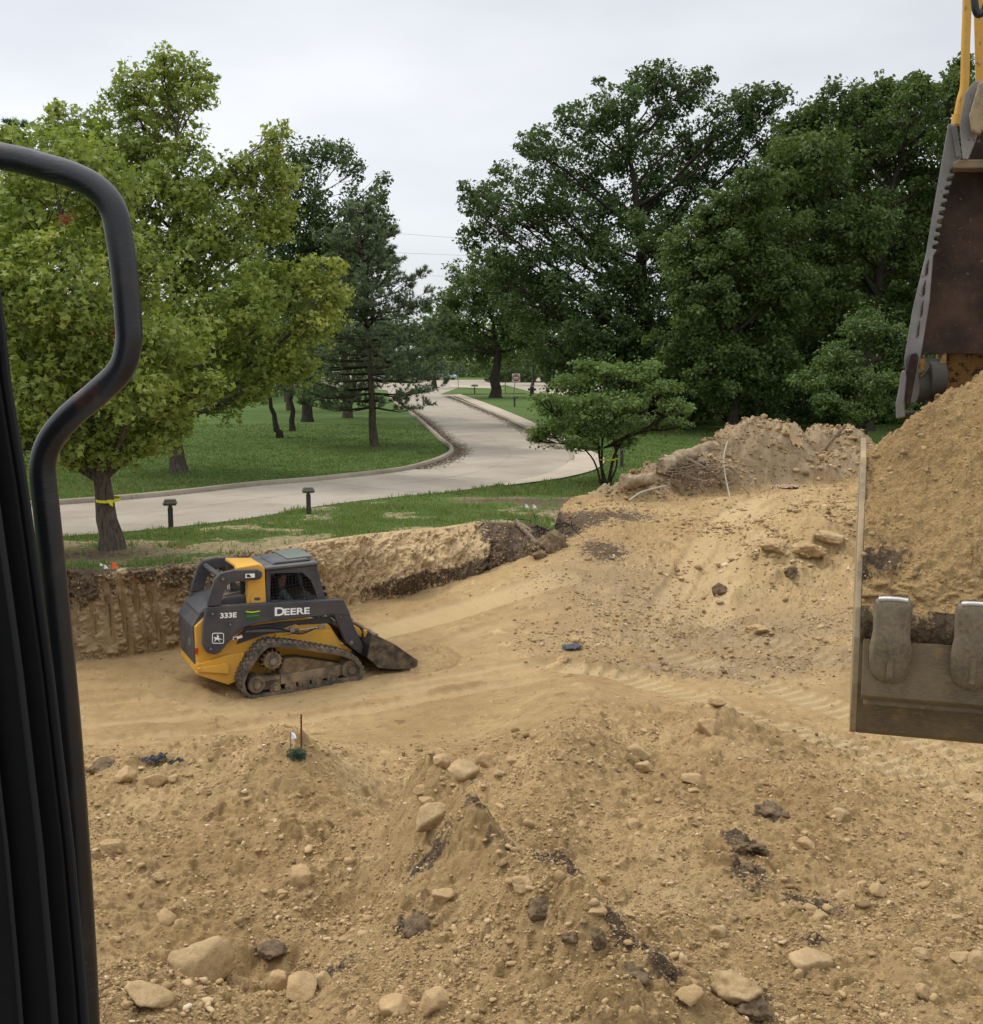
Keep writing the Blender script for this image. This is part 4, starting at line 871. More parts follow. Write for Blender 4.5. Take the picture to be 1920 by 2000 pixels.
def tree(name, label, base, lobes, tr, leaf, nleaf, cols, seed, tpl=LEAF1, group=None, Y=None, bark='bark', fork=None, top=None, spread=.5, flat=.85, clus=.22, lean=None, cat='tree', per=10, fill=.62, limbs=True, hidden_base=False):
    """lobes: (px,py,rpx[,dY[,tint]]) seen against the photo, each turned into a ball of foliage with its own depth"""
    r = np.random.default_rng(seed)
    if Y is None: b = atz(base[0], base[1], LZ)
    else: b = aty(base[0], 800, Y); b.z = LZ
    Yb = b.y; root = empty(name, b); tag(root, label, cat, group)
    S = []
    ext = max(l[2] for l in lobes) / FOC * Yb
    for l in lobes:
        dY = l[3] if len(l) > 3 else r.uniform(-spread, spread) * ext * 1.6
        c = aty(l[0], l[1], Yb + dY); rad = l[2] / FOC * (Yb + dY); S.append((c - b, rad, l[4] if len(l) > 4 else 0.))
    zmin = min(s[0].z - s[1] for s in S)
    topz = max(s[0].z for s in S); cx = Vector((sum(s[0].x * s[1] for s in S) / sum(s[1] for s in S), sum(s[0].y for s in S) / len(S), 0))
    fz = fork if fork else max(.8, zmin + .25 * (topz - zmin))
    mt = MB(); ln = lean or (0, 0)
    T = []
    tz = topz * .93
    for k in range(13):
        t = k / 12; z = tz * t - .1 * (k == 0); q = min(1, t / .3)
        x = ln[0] * min(z, fz) + (cx.x - ln[0] * fz) * max(0, (z - fz) / (tz - fz)) * .9
        y = ln[1] * min(z, fz) + (cx.y) * max(0, (z - fz) / (tz - fz)) * .9
        wob = tr * .28
        T.append((Vector((x + r.normal(0, wob) * (k > 0), y + r.normal(0, wob) * (k > 0), z)), tr * (1.45 if k == 0 else 1.08 if k == 1 and tz < 8 else 1) * (1 - .93 * t ** .85)))
    T.insert(1, (T[0][0] + Vector((0, 0, .35)), tr * 1.06))
    mt.tube([p for p, _ in T], [q for _, q in T], 12, False)
    trunk = mt.build('trunk', M[bark], root, recalc=False)
    def on_trunk(z):
        for (p, a), (q, c) in zip(T[:-1], T[1:]):
            if p.z <= z <= q.z: t = (z - p.z) / (q.z - p.z + 1e-9); return p.lerp(q, t), a + (c - a) * t
        return T[-1]
    ml = MB(); PP = []; OO = []; TT = []
    wsum = sum(s[1] ** 2 for s in S)
    for c, rad, tint in S:
        hd = math.hypot(c.x - cx.x, c.y - cx.y); z0 = max(fz * .8, min(tz * .9, c.z - hd * .7 - rad * .3)); p0, r0 = on_trunk(z0)
        pts = limb(ml, p0, c, max(.02, min(r0 * .7, .05 + rad * .05)), .012 + rad * .008, r)
        nt_ = max(8, int(per * 1.7 * (1 + rad * 1.2)))
        nl = nleaf * rad ** 2 / wsum
        dirs = r.normal(0, 1, (nt_, 3)); dirs /= np.linalg.norm(dirs, axis=1)[:, None]; dirs[:, 2] = dirs[:, 2] * flat + .08
        rr = rad * (1 - fill * r.uniform(0, 1, nt_) ** 1.3) * r.uniform(.8, 1.28, nt_)
        tips = np.array(c) + dirs * rr[:, None]
        for q in range(nt_):
            if limbs and q % 2 == 0: limb(ml, pts[random.choice((3, 4, 5))], tips[q], .012 + rad * .006, .005, r, .1, 4, 3)
        cs = clus * .72 * rad ** .6 * r.uniform(.55, 1.4, nt_)
        cnt = np.maximum(3, (nl * .9 * cs ** 2 / (cs ** 2).sum())).astype(int)
        id_ = np.repeat(np.arange(nt_), cnt); off = r.normal(0, 1, (len(id_), 3)); off /= np.maximum(np.linalg.norm(off, axis=1), .01)[:, None] ** .35
        P = tips[id_] + off * cs[id_][:, None] * np.array([1, 1, .72])
        n2_ = int(nl * .10); dd = r.normal(0, 1, (n2_, 3)); dd /= np.linalg.norm(dd, axis=1)[:, None]
        P2 = np.array(c) + dd * rad * r.uniform(.3, 1.0, (n2_, 1)); P = np.concatenate([P, P2])
        O = P - np.array(c); O /= np.linalg.norm(O, axis=1)[:, None] + 1e-6
        ct = np.concatenate([r.normal(0, .22, nt_)[id_], r.normal(0, .2, n2_)]) + tint
        PP.append(P); OO.append(O); TT.append(ct)
    ml.build('branches', M[bark], root, recalc=False)
    P = np.concatenate(PP); O = np.concatenate(OO); t = np.concatenate(TT) + r.normal(0, .22, len(P))
    k = P[:, 2] > .3; P, O, t = P[k], O[k], t[k]
    t = np.clip(.42 + t * .5, 0, 1)[:, None]
    c = np.where(t < .5, np.array(cols[0]) * (1 - 2 * t) + np.array(cols[1]) * 2 * t, np.array(cols[1]) * (2 - 2 * t) + np.array(cols[2]) * (2 * t - 1))
    leafmesh('crown', P, leaf * r.uniform(.5, 1.3, len(P)), O, c, r, tpl, root)
    return root, S
MAPLE = ((.135, .175, .040), (.255, .30, .064), (.43, .41, .09))
OAK = ((.045, .070, .024), (.085, .125, .040), (.145, .195, .065))
OAKL = ((.052, .080, .022), (.096, .138, .038), (.165, .215, .06))
LITE = ((.058, .090, .028), (.108, .158, .046), (.18, .24, .075))
LA = [(150, 330, 85, .3), (60, 420, 95), (200, 400, 85), (110, 540, 110), (260, 540, 95), (30, 690, 105), (180, 690, 115), (320, 680, 90, -.3), (100, 810, 85), (220, 850, 62), (320, 810, 60), (0, 550, 100), (-110, 600, 120),
      (-90, 800, 100), (380, 760, 50), (20, 300, 60, 0, .2), (-60, 420, 90), (20, 860, 55), (150, 600, 90, -1.2), (60, 760, 90, -1.2), (160, 870, 55, -.5), (260, 760, 80, -1.2), (235, 870, 55, -.3), (300, 850, 50), (120, 880, 45), (190, 890, 40, .4)]
ra, SA = tree('maple_tree', 'yellow green maple with taped leaning trunk on the near side of the road', (218, 1072), LA, .20, .128, 29000, MAPLE, 1, LEAF3, 'maples turning yellow', fork=1.6, lean=(-.10, 0), spread=.55, per=14, clus=.26)
LB = [(322, 130, 42, 0, .25), (262, 170, 42), (382, 150, 38, 0, .1), (250, 220, 45), (330, 215, 62), (392, 190, 30), (190, 265, 65), (110, 260, 42, 0, .25), (108, 215, 20, 0, .3), (280, 300, 70), (370, 300, 42), (350, 370, 75), (230, 370, 90), (150, 350, 60, 0, .25),
      (400, 390, 45), (440, 340, 35), (485, 330, 38, 0, .2), (545, 262, 25, 0, .4), (530, 310, 36, 0, .25), (545, 360, 40, 0, .4), (500, 410, 62, 0, .2), (420, 450, 85), (540, 440, 42, 0, .35), (290, 480, 100), (420, 560, 105), (540, 560, 62, 0, .1), (600, 545, 42, 0, .5), (655, 520, 22, 0, .8), (640, 580, 42, 0, .6),
      (620, 640, 50, 0, .4), (500, 670, 85), (380, 700, 95), (570, 715, 52, 0, .3), (300, 640, 95), (440, 790, 45), (330, 810, 50), (500, 760, 40, 0, .2), (385, 640, 80, -2.5), (490, 600, 70, -2.5), (180, 480, 90), (60, 420, 70), (60, 330, 55, 0, .3), (230, 760, 80)]
rb_, SB = tree('maple_tree', 'tallest yellow green maple on the far lawn, trunk in a ring of bare soil', (348, 922), LB, .25, .16, 47000, MAPLE, 2, LEAF3, 'maples turning yellow', fork=2.2, lean=(-.03, 0), spread=.5, per=13, clus=.24)
def redleaves(root, pts, Y, n, seed):
    r = np.random.default_rng(seed); P = []
    for px, py, rp in pts:
        c = np.array(aty(px, py, Y)) - np.array(root.location); P.append(c + r.normal(0, rp / FOC * Y, (n, 3)) * np.array([1, .5, .55]))
    P = np.concatenate(P); c = np.array([.30, .09, .045]) * r.uniform(.6, 1.3, (len(P), 1))
    o = leafmesh('red_leaves', P, .08 * r.uniform(.7, 1.2, len(P)), P * 0 + .1, c, r, LEAF3, root); o['label'] = 'cluster of leaves already turned red'
redleaves(ra, [(180, 648, 12), (215, 652, 12), (128, 428, 9)], 19.9, 34, 3)
tree('deciduous_tree', 'dark green tree with rounded top behind the yellow maples', (600, 830), [(560, 330, 55), (630, 305, 40), (672, 300, 26), (690, 330, 25), (600, 400, 75), (700, 420, 50), (752, 350, 16), (738, 385, 25), (745, 440, 35), (520, 430, 60), (640, 480, 80), (560, 510, 70), (700, 500, 60), (500, 520, 60), (620, 580, 80)],
     .3, .20, 26000, OAK, 3, LEAF1, 'trees beyond the far lawn', Y=64, bark='barkd', clus=.26, per=11)
tree('deciduous_tree', 'small crooked tree leaning left on the far lawn behind the tall maple', (545, 855), [(505, 720, 45), (540, 680, 55), (570, 730, 40), (480, 660, 50), (600, 690, 50)], .15, .14, 7000, OAK, 4, LEAF1, 'trees beyond the far lawn', bark='barkd', fork=2.4, lean=(-.25, 0))
tree('deciduous_tree', 'thin straight tree on the far lawn right of the crooked tree', (571, 842), [(590, 640, 55), (560, 600, 50), (610, 580, 50), (570, 700, 45), (640, 660, 40)], .14, .15, 8000, OAK, 5, LEAF1, 'trees beyond the far lawn', bark='barkd', fork=2.4)
tree('deciduous_tree', 'thick trunked dark tree where the road meets the cross street', (968, 777), [(905, 620, 52), (960, 560, 55), (1015, 610, 70), (880, 680, 42), (940, 685, 50), (1040, 660, 40), (905, 545, 32), (860, 640, 28, 0, .2), (875, 585, 28, 0, .2), (1000, 650, 45), (990, 540, 50)],
     .52, .28, 26000, OAKL, 6, LEAF1, 'dark trees right of the road', bark='barkd', fork=5, clus=.3)
LH = [(1290, 150, 34), (1250, 165, 30), (1310, 190, 50), (1215, 200, 42), (1160, 225, 38), (1120, 240, 36), (1065, 290, 42), (1025, 285, 22), (1352, 175, 34), (1380, 150, 20), (1415, 240, 46), (1470, 205, 36), (1500, 195, 30), (1530, 190, 20), (1440, 200, 22), (1210, 280, 62), (1300, 300, 70), (1400, 310, 60), (1500, 270, 50), (1130, 330, 60),
      (1060, 380, 55), (1000, 410, 45), (945, 385, 36), (915, 400, 22), (905, 365, 14), (960, 440, 42), (920, 470, 26), (1210, 400, 75), (1330, 400, 70), (1450, 390, 60), (1120, 450, 75), (1020, 500, 60), (955, 520, 40), (1240, 500, 90), (1350, 500, 80), (1120, 560, 85), (1020, 590, 60), (1180, 640, 90), (1080, 670, 75), (1290, 620, 90), (1240, 720, 80), (1130, 730, 60), (1440, 470, 60), (985, 340, 25), (1170, 160, 10)]
tree('oak_tree', 'huge dark oak right of the road, bare limbs showing against the sky', (1265, 840), LH, .55, .21, 80000, OAK, 7, LEAF1, 'dark trees right of the road', Y=60, bark='barkd', fork=4.5, clus=.25, per=11, fill=.3, spread=.7)
tree('deciduous_tree', 'yellower green tree in front of the big oak right side', (1430, 832), [(1400, 420, 50, 0, .3), (1345, 470, 42, 0, .4), (1480, 370, 60), (1420, 500, 75, 0, .15), (1520, 460, 70), (1370, 590, 75), (1480, 620, 85), (1320, 690, 50), (1410, 720, 75), (1330, 520, 45, 0, .3), (1500, 720, 70), (1440, 430, 50, 0, .2), (1530, 560, 70)],
     .28, .20, 46000, OAKL, 8, LEAF1, 'dark trees right of the road', Y=52, bark='barkd', clus=.25)
LJ = [(1555, 262, 34), (1528, 310, 36), (1640, 205, 46), (1580, 235, 36), (1545, 290, 45), (1690, 200, 42), (1735, 185, 42), (1785, 160, 26), (1790, 200, 42), (1845, 190, 42), (1880, 130, 25), (1870, 165, 30), (1600, 310, 75), (1700, 300, 80), (1800, 300, 80), (1550, 400, 70), (1650, 440, 90), (1780, 450, 90), (1900, 280, 90), (1880, 430, 95), (1600, 570, 90), (1720, 590, 90), (1850, 610, 90), (1570, 700, 70), (1950, 180, 70), (2020, 320, 110), (2020, 520, 120)]
tree('deciduous_tree', 'broad bushy green tree at the right, partly behind the excavator arm', (1690, 832), LJ, .42, .22, 90000, OAKL, 9, LEAF1, 'dark trees right of the road', Y=56, bark='barkd', clus=.26, fork=4)
tree('deciduous_tree', 'low leafy tree with layered branches behind the grey dirt pile', (1690, 850), [(1640, 700, 55), (1705, 745, 52), (1740, 670, 55), (1600, 745, 42, 0, .1), (1680, 800, 45), (1740, 800, 45), (1620, 790, 35), (1780, 700, 60), (1700, 640, 55)], .15, .13, 20000, LITE, 10, LEAF1, 'dark trees right of the road', Y=43, bark='barkd', fork=1.4, flat=.5)
tree('deciduous_tree', 'dark tree filling the gap behind the small tree', (1330, 835), [(1300, 700, 60), (1380, 680, 70), (1240, 760, 50), (1350, 780, 50), (1460, 770, 60), (1200, 700, 60), (1560, 790, 50), (1500, 800, 50)], .2, .18, 24000, OAK, 12, LEAF1, 'dark trees right of the road', Y=57, bark='barkd', fork=2)
tree('deciduous_tree', 'dense tree rising behind the broad bushy tree, between it and the oak', (1600, 830), [(1600, 270, 60), (1680, 250, 60), (1760, 240, 60), (1540, 360, 70), (1640, 380, 90), (1760, 400, 90), (1560, 500, 90), (1680, 520, 90), (1800, 520, 90), (1460, 560, 80), (1620, 650, 90), (1760, 650, 90), (1880, 400, 90)], .4, .30, 45000, OAK, 19, LEAF1, 'dark trees right of the road', Y=67, bark='barkd', clus=.3, fork=4)
# small tree by the road
rs_, SS = tree('redbud_tree', 'small spreading tree with several stems and yellow tape, near the road bend', (1178, 946), [(1180, 725, 42, 0, .25), (1120, 750, 46), (1080, 800, 44), (1065, 845, 34), (1240, 735, 42, 0, .2), (1290, 760, 40), (1318, 795, 36), (1150, 790, 58, -.7), (1220, 790, 58, -.7), (1110, 830, 48, -.4), (1180, 840, 52, -.4), (1255, 830, 46), (1300, 830, 36), (1130, 870, 30), (1045, 860, 18), (1335, 800, 18), (1340, 830, 14), (1215, 865, 30), (1140, 715, 26, 0, .3), (1060, 780, 28), (1270, 715, 22, 0, .3)],
      .045, .095, 19000, ((.075, .12, .034), (.14, .20, .055), (.22, .29, .09)), 13, LEAF3, None, bark='barkd', fork=1.25, flat=.30, clus=.17, per=16, spread=.6, lean=(-.05, 0))
ms = MB()
for (a, b, c, r0) in [((1188, 944), (1200, 890), (1222, 850), .05), ((1174, 944), (1160, 900), (1135, 870), .03), ((1184, 946), (1172, 900), (1168, 850), .045), ((1190, 944), (1205, 905), (1196, 850), .03)]:
    pts = spline([aty(*a, rs_.location.y) - rs_.location, aty(*b, rs_.location.y + .1) - rs_.location, aty(*c, rs_.location.y) - rs_.location], 4)
    pts[0].z = -.1; ms.tube(pts, [r0 * (1 - .4 * k / (len(pts) - 1)) for k in range(len(pts))], 8, False)
ms.build('stems', M['barkd'], rs_, recalc=False)

def pine(name, label, base, topY, wpx, seed, col, nwh=20, tr=.18, first=.25, Y=None, group=None, needle=.17, tufts=16, bare=0):
    r = np.random.default_rng(seed)
    b = atz(base[0], base[1], LZ) if Y is None else aty(base[0], 800, Y); b.z = LZ
    root = empty(name, b); tag(root, label, 'pine tree', group)
    tp = aty(topY[0], topY[1], b.y) - b; Hh = tp.z; wr = wpx / FOC * b.y
    mt = MB(); pts = [Vector((tp.x * t ** 1.4 + r.normal(0, .03), r.normal(0, .03), Hh * t - .1 * (t == 0))) for t in np.linspace(0, 1, 12)]
    mt.tube(pts, [tr * (1.25 if k == 0 else 1) * (1 - .93 * k / 11) for k in range(12)], 10, False)
    mt.build('trunk', M['bark'], root, recalc=False)
    ml = MB(); TP = []; TD = []
    for wI in range(nwh):
        t = first + (1 - first) * (wI + r.uniform(-.2, .2)) / nwh; t = min(max(t, first * .8), .985)
        z = Hh * t; nb = 5 if t < .9 else 4
        p0 = Vector((tp.x * t ** 1.4, 0, z)); shape = (1 - (t - first) / (1 - first)) ** .75 * .95 + .05
        for k in range(nb):
            a = r.uniform(0, 6.283); ln_ = wr * shape * r.uniform(.6, 1.15) * (.72 if t < first + .05 else 1); rise = .12 + .5 * t - (.15 if t < .45 else 0)
            e = p0 + Vector((math.cos(a) * ln_, math.sin(a) * ln_, ln_ * rise * r.uniform(.4, 1.2)))
            m = p0.lerp(e, .5) - Vector((0, 0, ln_ * .08)); bp = [p0, p0.lerp(m, .6), m, m.lerp(e, .6), e]
            ml.tube(bp, [.012 + .011 * ln_, .012 + .008 * ln_, .015, .01, .006], 5, False)
            ns = int(4 + ln_ * 5)
            for q in range(ns):
                s = r.uniform(.25, 1); i = min(3, int(s * 4)); base_p = bp[i].lerp(bp[i + 1], s * 4 - i)
                sd = Vector(r.normal(0, 1, 3)); sd.z = abs(sd.z) * .5 + .1; sd = (sd.normalized() * .7 + (e - p0).normalized() * .7).normalized(); sl_ = ln_ * .30 * r.uniform(.5, 1.2) * (1.2 - s)+.12
                tip = base_p + sd * sl_; ml.tube([base_p, tip], [.008, .004], 3, False)
                for w2 in (.45, .75, 1.0): TP.append(base_p.lerp(tip, w2)); TD.append(sd)
    ml.build('branches', M['barkd'], root, recalc=False)
    TP = np.array(TP); TD = np.array(TD); n = len(TP)
    d = r.normal(0, 1, (n, tufts, 3)); d /= np.linalg.norm(d, axis=2)[..., None]; d = d + TD[:, None] * .9 + np.array([0, 0, .25]); d /= np.linalg.norm(d, axis=2)[..., None]
    ln2 = needle * r.uniform(.7, 1.2, (n, tufts, 1)); s = np.cross(d, r.normal(0, 1, (n, tufts, 3))); s /= np.linalg.norm(s, axis=2)[..., None]; wdt = .010 + b.y * .00012
    B = TP[:, None] + d * .01; V = np.stack([B - s * wdt, B + s * wdt, B + d * ln2], 2).reshape(-1, 3); F = np.arange(n * tufts * 3).reshape(-1, 3)
    cc = np.array(col) * r.uniform(.6, 1.5, (n, 1)); cc = np.repeat(np.concatenate([cc, np.ones((n, 1))], 1), tufts * 3, 0)
    npmesh('crown', V, F, M['leaf'], root, False, {'col': ('FLOAT_COLOR', cc)})
    return root
PN = (.14, .17, .105)
pine('pine_tree', 'pine with slightly bent trunk beside the road, long branches reaching over it', (731, 872), (700, 405), 205, 21, PN, 30, .17, .17, None, 'pines by the road')
pine('pine_tree', 'thick trunked pine behind, left of the pine beside the road', (681, 816), (640, 470), 150, 22, (.11, .14, .09), 18, .28, .32, None, 'pines by the road', .24)
pine('pine_tree', 'blue green conifer top showing above the maple at the left edge', (30, 830), (32, 228), 130, 23, (.09, .14, .11), 22, .2, .2, 50, 'pines by the road', .2)
pine('pine_tree', 'dark pine further back between the tall maple and the road', (565, 800), (560, 500), 130, 24, (.10, .13, .085), 16, .22, .3, 78, 'pines by the road', .26)

def mass(name, label, x0, x1, Y0, Y1, hfn, n, leaf, cols, seed, zlo=0.):
    r = np.random.default_rng(seed); x = r.uniform(x0, x1, n); y = Y0 + (Y1 - Y0) * r.uniform(0, 1, n) ** 1.5
    h = hfn(x, y); z = h * (zlo + (1 - zlo) * r.uniform(0, 1, n)) + n2(x * .7, y * .7, 4) * .5
    q = fbm(x, z * 1.2 + y * .3, 2.0, 2, seed); k = q > -.22; x, y, z, q = x[k], y[k], z[k], q[k]; n = len(x)
    t = np.clip(.4 + q * .8 + r.normal(0, .15, n), 0, 1)[:, None]; c = np.array(cols[0]) * (1 - t) + np.array(cols[2]) * t
    P = np.stack([x, y, LZ + np.maximum(z, .05)], -1)
    o = leafmesh(name, P, leaf * r.uniform(.6, 1.3, n), np.tile([0, -.6, .2], (n, 1)), c, r, LEAF1, None); tag(o, label, 'woodland', None, 'stuff')
mass('woodland', 'dark undergrowth and woods behind the trees right of the road', 7, 46, 61, 76, lambda x, y: 10 + 2.5 * n2(x / 4, y / 4, 3) - 6 * (x < 11), 75000, .42, OAK, 31)
mass('woodland', 'shaded trees closing the view beyond the left lawn', -75, -19, 92, 112, lambda x, y: 7 + 3 * n2(x / 6, y / 6, 5), 40000, .5, OAK, 32)
mass('hedge', 'dark hedge line behind the cross street', -1, 40, 168, 180, lambda x, y: 3.2 + .8 * n2(x / 5, y / 5, 5), 16000, .55, OAK, 33)
mass('woodland', 'pale distant trees beyond the parking area', -110, 90, 215, 245, lambda x, y: 11 + 4 * n2(x / 9, y / 9, 6) + 3 * n2(x / 3, y / 3, 8), 50000, .9, LITE, 34)
tree('deciduous_tree', 'light green distant tree in the gap above the road', (850, 760), [(850, 640, 26), (835, 600, 14), (875, 610, 24), (820, 665, 22), (870, 670, 28), (845, 690, 26), (895, 575, 22)], .25, .35, 7000, LITE, 14, LEAF1, 'trees beyond the cross street', Y=135, bark='barkd')
tree('deciduous_tree', 'slim distant trees behind the do not enter sign', (1040, 760), [(1040, 690, 26), (1000, 700, 22), (1075, 695, 26), (1030, 665, 22)], .2, .35, 6000, OAKL, 15, LEAF1, 'trees beyond the cross street', Y=150, bark='barkd')

# ------------------------------------------------------------------ tape, bollards, flags, signs
def ring_tape(name, label, c, r0, z, tail):
    mb = MB(); n = 24; vs = []
    for k in range(n):
        a = k * 2 * math.pi / n; dz = .02 * math.sin(a)
        vs += [(c.x + math.cos(a) * r0, c.y + math.sin(a) * r0, z + dz), (c.x + math.cos(a) * (r0 + .004), c.y + math.sin(a) * (r0 + .004), z + dz + .05)]
    fs = [(2 * k, 2 * ((k + 1) % n), 2 * ((k + 1) % n) + 1, 2 * k + 1) for k in range(n)]; mb.add(vs, fs)
    if tail: mb.add([(c.x + .05, c.y - r0 - .01, z + .04), (c.x + .16, c.y - r0 - .02, z + .05), (c.x + .17, c.y - r0 - .03, z - .08), (c.x + .12, c.y - r0 - .035, z - .05)], [(0, 1, 2, 3)])
    o = mb.build(name, M['tape'], recalc=False); tag(o, label, 'tape'); return o
tA = aty(211, 978, ra.location.y); ring_tape('marking_tape', 'yellow tape tied round the leaning maple trunk', tA, .215, tA.z, True)
tS = aty(1190, 898, rs_.location.y); mb = MB()
mb.tube([tS + Vector((-.28, -.06, .01)), tS + Vector((-.1, -.09, -.01)), tS + Vector((.12, -.08, .0)), tS + Vector((.22, -.02, .03)), tS + Vector((.1, .08, .0)), tS + Vector((-.2, .08, .0)), tS + Vector((-.28, -.06, .01))], .016, 6, False)
tag(mb.build('marking_tape', M['tape'], recalc=False), 'yellow tape slung between the stems of the small spreading tree', 'tape')
def bollard(px, py, h, label, wide=.30, simple_=False):
    b = atz(px, py, LZ); root = empty('bollard_light', b, R(12)); tag(root, label, 'bollard light', 'bollard lights along the road')
    mb = MB(); mb.box((0, 0, h * .36), (.10, .10, h * .72)); mb.build('post', M['bollard'], root, .008)
    mb = MB(); mb.cyl((0, 0, h * .72), (0, 0, h * .80), .03, 12); mb.cyl((0, 0, h * .745), (0, 0, h * .765), .05, 12); mb.build('neck', M['bollard'], root)
    a, c = wide / 2, wide / 2 * .78; z0, z1, z2 = h * .80, h * .88, h
    mb = MB()
    lv_ = [(a * .8, z0), (a, z1), (a * .86, z1 + .012), (a * .70, z2)]
    vs = [(sx * q, sy * q * .8, z) for q, z in lv_ for sx, sy in ((-1, -1), (1, -1), (1, 1), (-1, 1))]
    fs = [(4 * i + j, 4 * i + (j + 1) % 4, 4 * i + 4 + (j + 1) % 4, 4 * i + 4 + j) for i in range(3) for j in range(4)] + [(3, 2, 1, 0), (12, 13, 14, 15)]
    mb.add(vs, fs); mb.build('lamp_head', M['bollardtop'], root, .006)
    for sx in (-.5, 0, .5): mb = MB(); mb.box((sx * a, -a * .8 - .0, z1 - .018), (.012, .012, .05)); mb.build('louvre', M['bollard'], root)
    return root
bollard(334, 1033, .62, 'brown bollard light nearest the leaning maple')
bollard(603, 1003, .60, 'brown bollard light on the grass verge, middle of the near road edge')
bollard(1214, 912, .62, 'brown bollard light on the lawn right of the small tree', .2)
bollard(927, 770, .95, 'distant dark bollard light left of the thick trunked tree', .7)
bollard(1005, 795, .8, 'distant bollard light right of the thick trunked tree', .5)
def flag(px, py, z, h, mat, label, s=.09, wire='steel'):
    b = atz(px, py, z); root = empty('marker_flag', b, R(random.uniform(-30, 30))); tag(root, label, 'marker flag', 'survey marker flags')
    mb = MB(); mb.cyl((0, 0, -.05), (.01, 0, h), .004, 6); mb.build('wire', M[wire], root)
    mb = MB(); mb.add([(0, 0, h - s), (s * .9, .015, h - s * .9), (s * .5, .03, h - s * .4), (0, 0, h), (.002, .003, h - s), (s * .9, .02, h - s * .9), (s * .5, .035, h - s * .4), (.002, .003, h)], [(0, 1, 2, 3), (7, 6, 5, 4)]); mb.build('flag', M[mat], root, recalc=False)
flag(203, 1128, LZ, .22, 'white', 'white flag at the bank edge below the leaning maple, right of the other white one', .08)
flag(195, 1122, LZ, .19, 'white', 'narrow white flag leftmost at the bank edge below the leaning maple', .05)
flag(218, 1118, LZ, .19, 'orange', 'orange flag at the bank edge below the leaning maple', .13)
flag(1025, 1002, LZ, .22, 'white', 'white flag by the stump hole, left of the pair', .10)
flag(1040, 1003, LZ, .22, 'white', 'white flag by the stump hole, right of the pair', .10)
flag(1031, 1010, LZ, .12, 'orange', 'small red marker low between the two white flags', .05)
_g = gpt(566, 1472); flag(567, 1472, _g.z, .22, 'white', 'white flag beside the steel stake on the near mound', .07)
p = gpt(588, 1466); mb = MB(); mb.cyl(p - Vector((0, 0, .2)), p + Vector((.01, 0, .36)), .008, 8)
for k in range(9): mb.ring(p + Vector((0, 0, -.0 + k * .04)), (0, 0, 1), .008, .0025, 8, 4)
tag(mb.build('steel_stake', simple('rusty_rebar', (.12, .06, .03), .8, .3)), 'thin rusty steel stake standing on the near mound', 'stake')
r = np.random.default_rng(77); q = gpt(580, 1480); q.z += .02; n = 420; P = np.array(q) + np.clip(r.normal(0, 1, (n, 3)), -1.7, 1.7) * np.array([.05, .04, .025])
o = leafmesh('pine_sprig', P, .05 * r.uniform(.7, 1.4, n), P * 0, np.array([.05, .085, .06]) * r.uniform(.6, 1.5, (n, 1)), r, (LEAF1[0] * np.array([.3, 1, 1]), LEAF1[1]), None); tag(o, 'dark green sprig lying at the foot of the steel stake', 'sprig')

def text(body, size, mat, name, parent=None, ext=.002, bold=.0, align='CENTER'):
    cu = bpy.data.curves.new('t', 'FONT'); cu.body = body; cu.size = size; cu.extrude = ext; cu.offset = bold; cu.align_x = align; cu.align_y = 'CENTER'
    t = bpy.data.objects.new('t', cu); COL.objects.link(t); dg = bpy.context.evaluated_depsgraph_get(); me = bpy.data.meshes.new_from_object(t.evaluated_get(dg))
    bpy.data.objects.remove(t); me.name = name; me.materials.clear(); me.materials.append(mat)
    o = bpy.data.objects.new(name, me); COL.objects.link(o); o.parent = parent; return o
# do-not-enter sign
sb = atz(1003, 772, LZ); root = empty('road_sign', sb, R(-3)); tag(root, 'red and white do not enter sign on a thin post by the cross street', 'road sign')
ctr = aty(1008, 738, sb.y) - sb
mb = MB(); mb.cyl((0, 0, 0), (ctr.x, 0, ctr.z + .35), .035, 8); mb.build('post', M['steel'], root)
mb = MB(); mb.box((ctr.x, -.05, ctr.z), (.76, .02, .80)); mb.build('sign_plate', M['white'], root, .01)
mb = MB(); mb.cyl((ctr.x, -.062, ctr.z), (ctr.x, -.07, ctr.z), .345, 40); mb.build('red_disc', simple('sign_red', (.55, .035, .025), .5), root)
mb = MB(); mb.box((ctr.x, -.075, ctr.z), (.52, .006, .13)); mb.build('white_bar', M['white'], root)
for tx, dz in (('DO NOT', .17), ('ENTER', -.17)):
    t = text(tx, .15, M['white'], 'lettering', root, .002, .004); t.rotation_euler = (math.pi / 2, 0, 0); t.location = (ctr.x, -.076, ctr.z + dz)
def post(px, py, top, label, r0=.04, mat='steel', name='signpost'):
    b = atz(px, py, LZ); t = aty(px, top, b.y); root = empty(name, b); tag(root, label, 'post')
    mb = MB(); mb.cyl((0, 0, 0), (0, 0, t.z - b.z), r0, 8); mb.build('post', M[mat], root); return root, b, t
rt, b_, t_ = post(987, 772, 733, 'thin grey post with a narrow plate, left of the do not enter sign'); mb = MB(); mb.box((0, -.05, t_.z - b_.z - .3), (.12, .03, .6)); mb.build('plate', M['bollardtop'], rt)
rt, b_, t_ = post(895, 757, 715, 'thin grey pole at the verge beyond the road, left of the distant trunk')
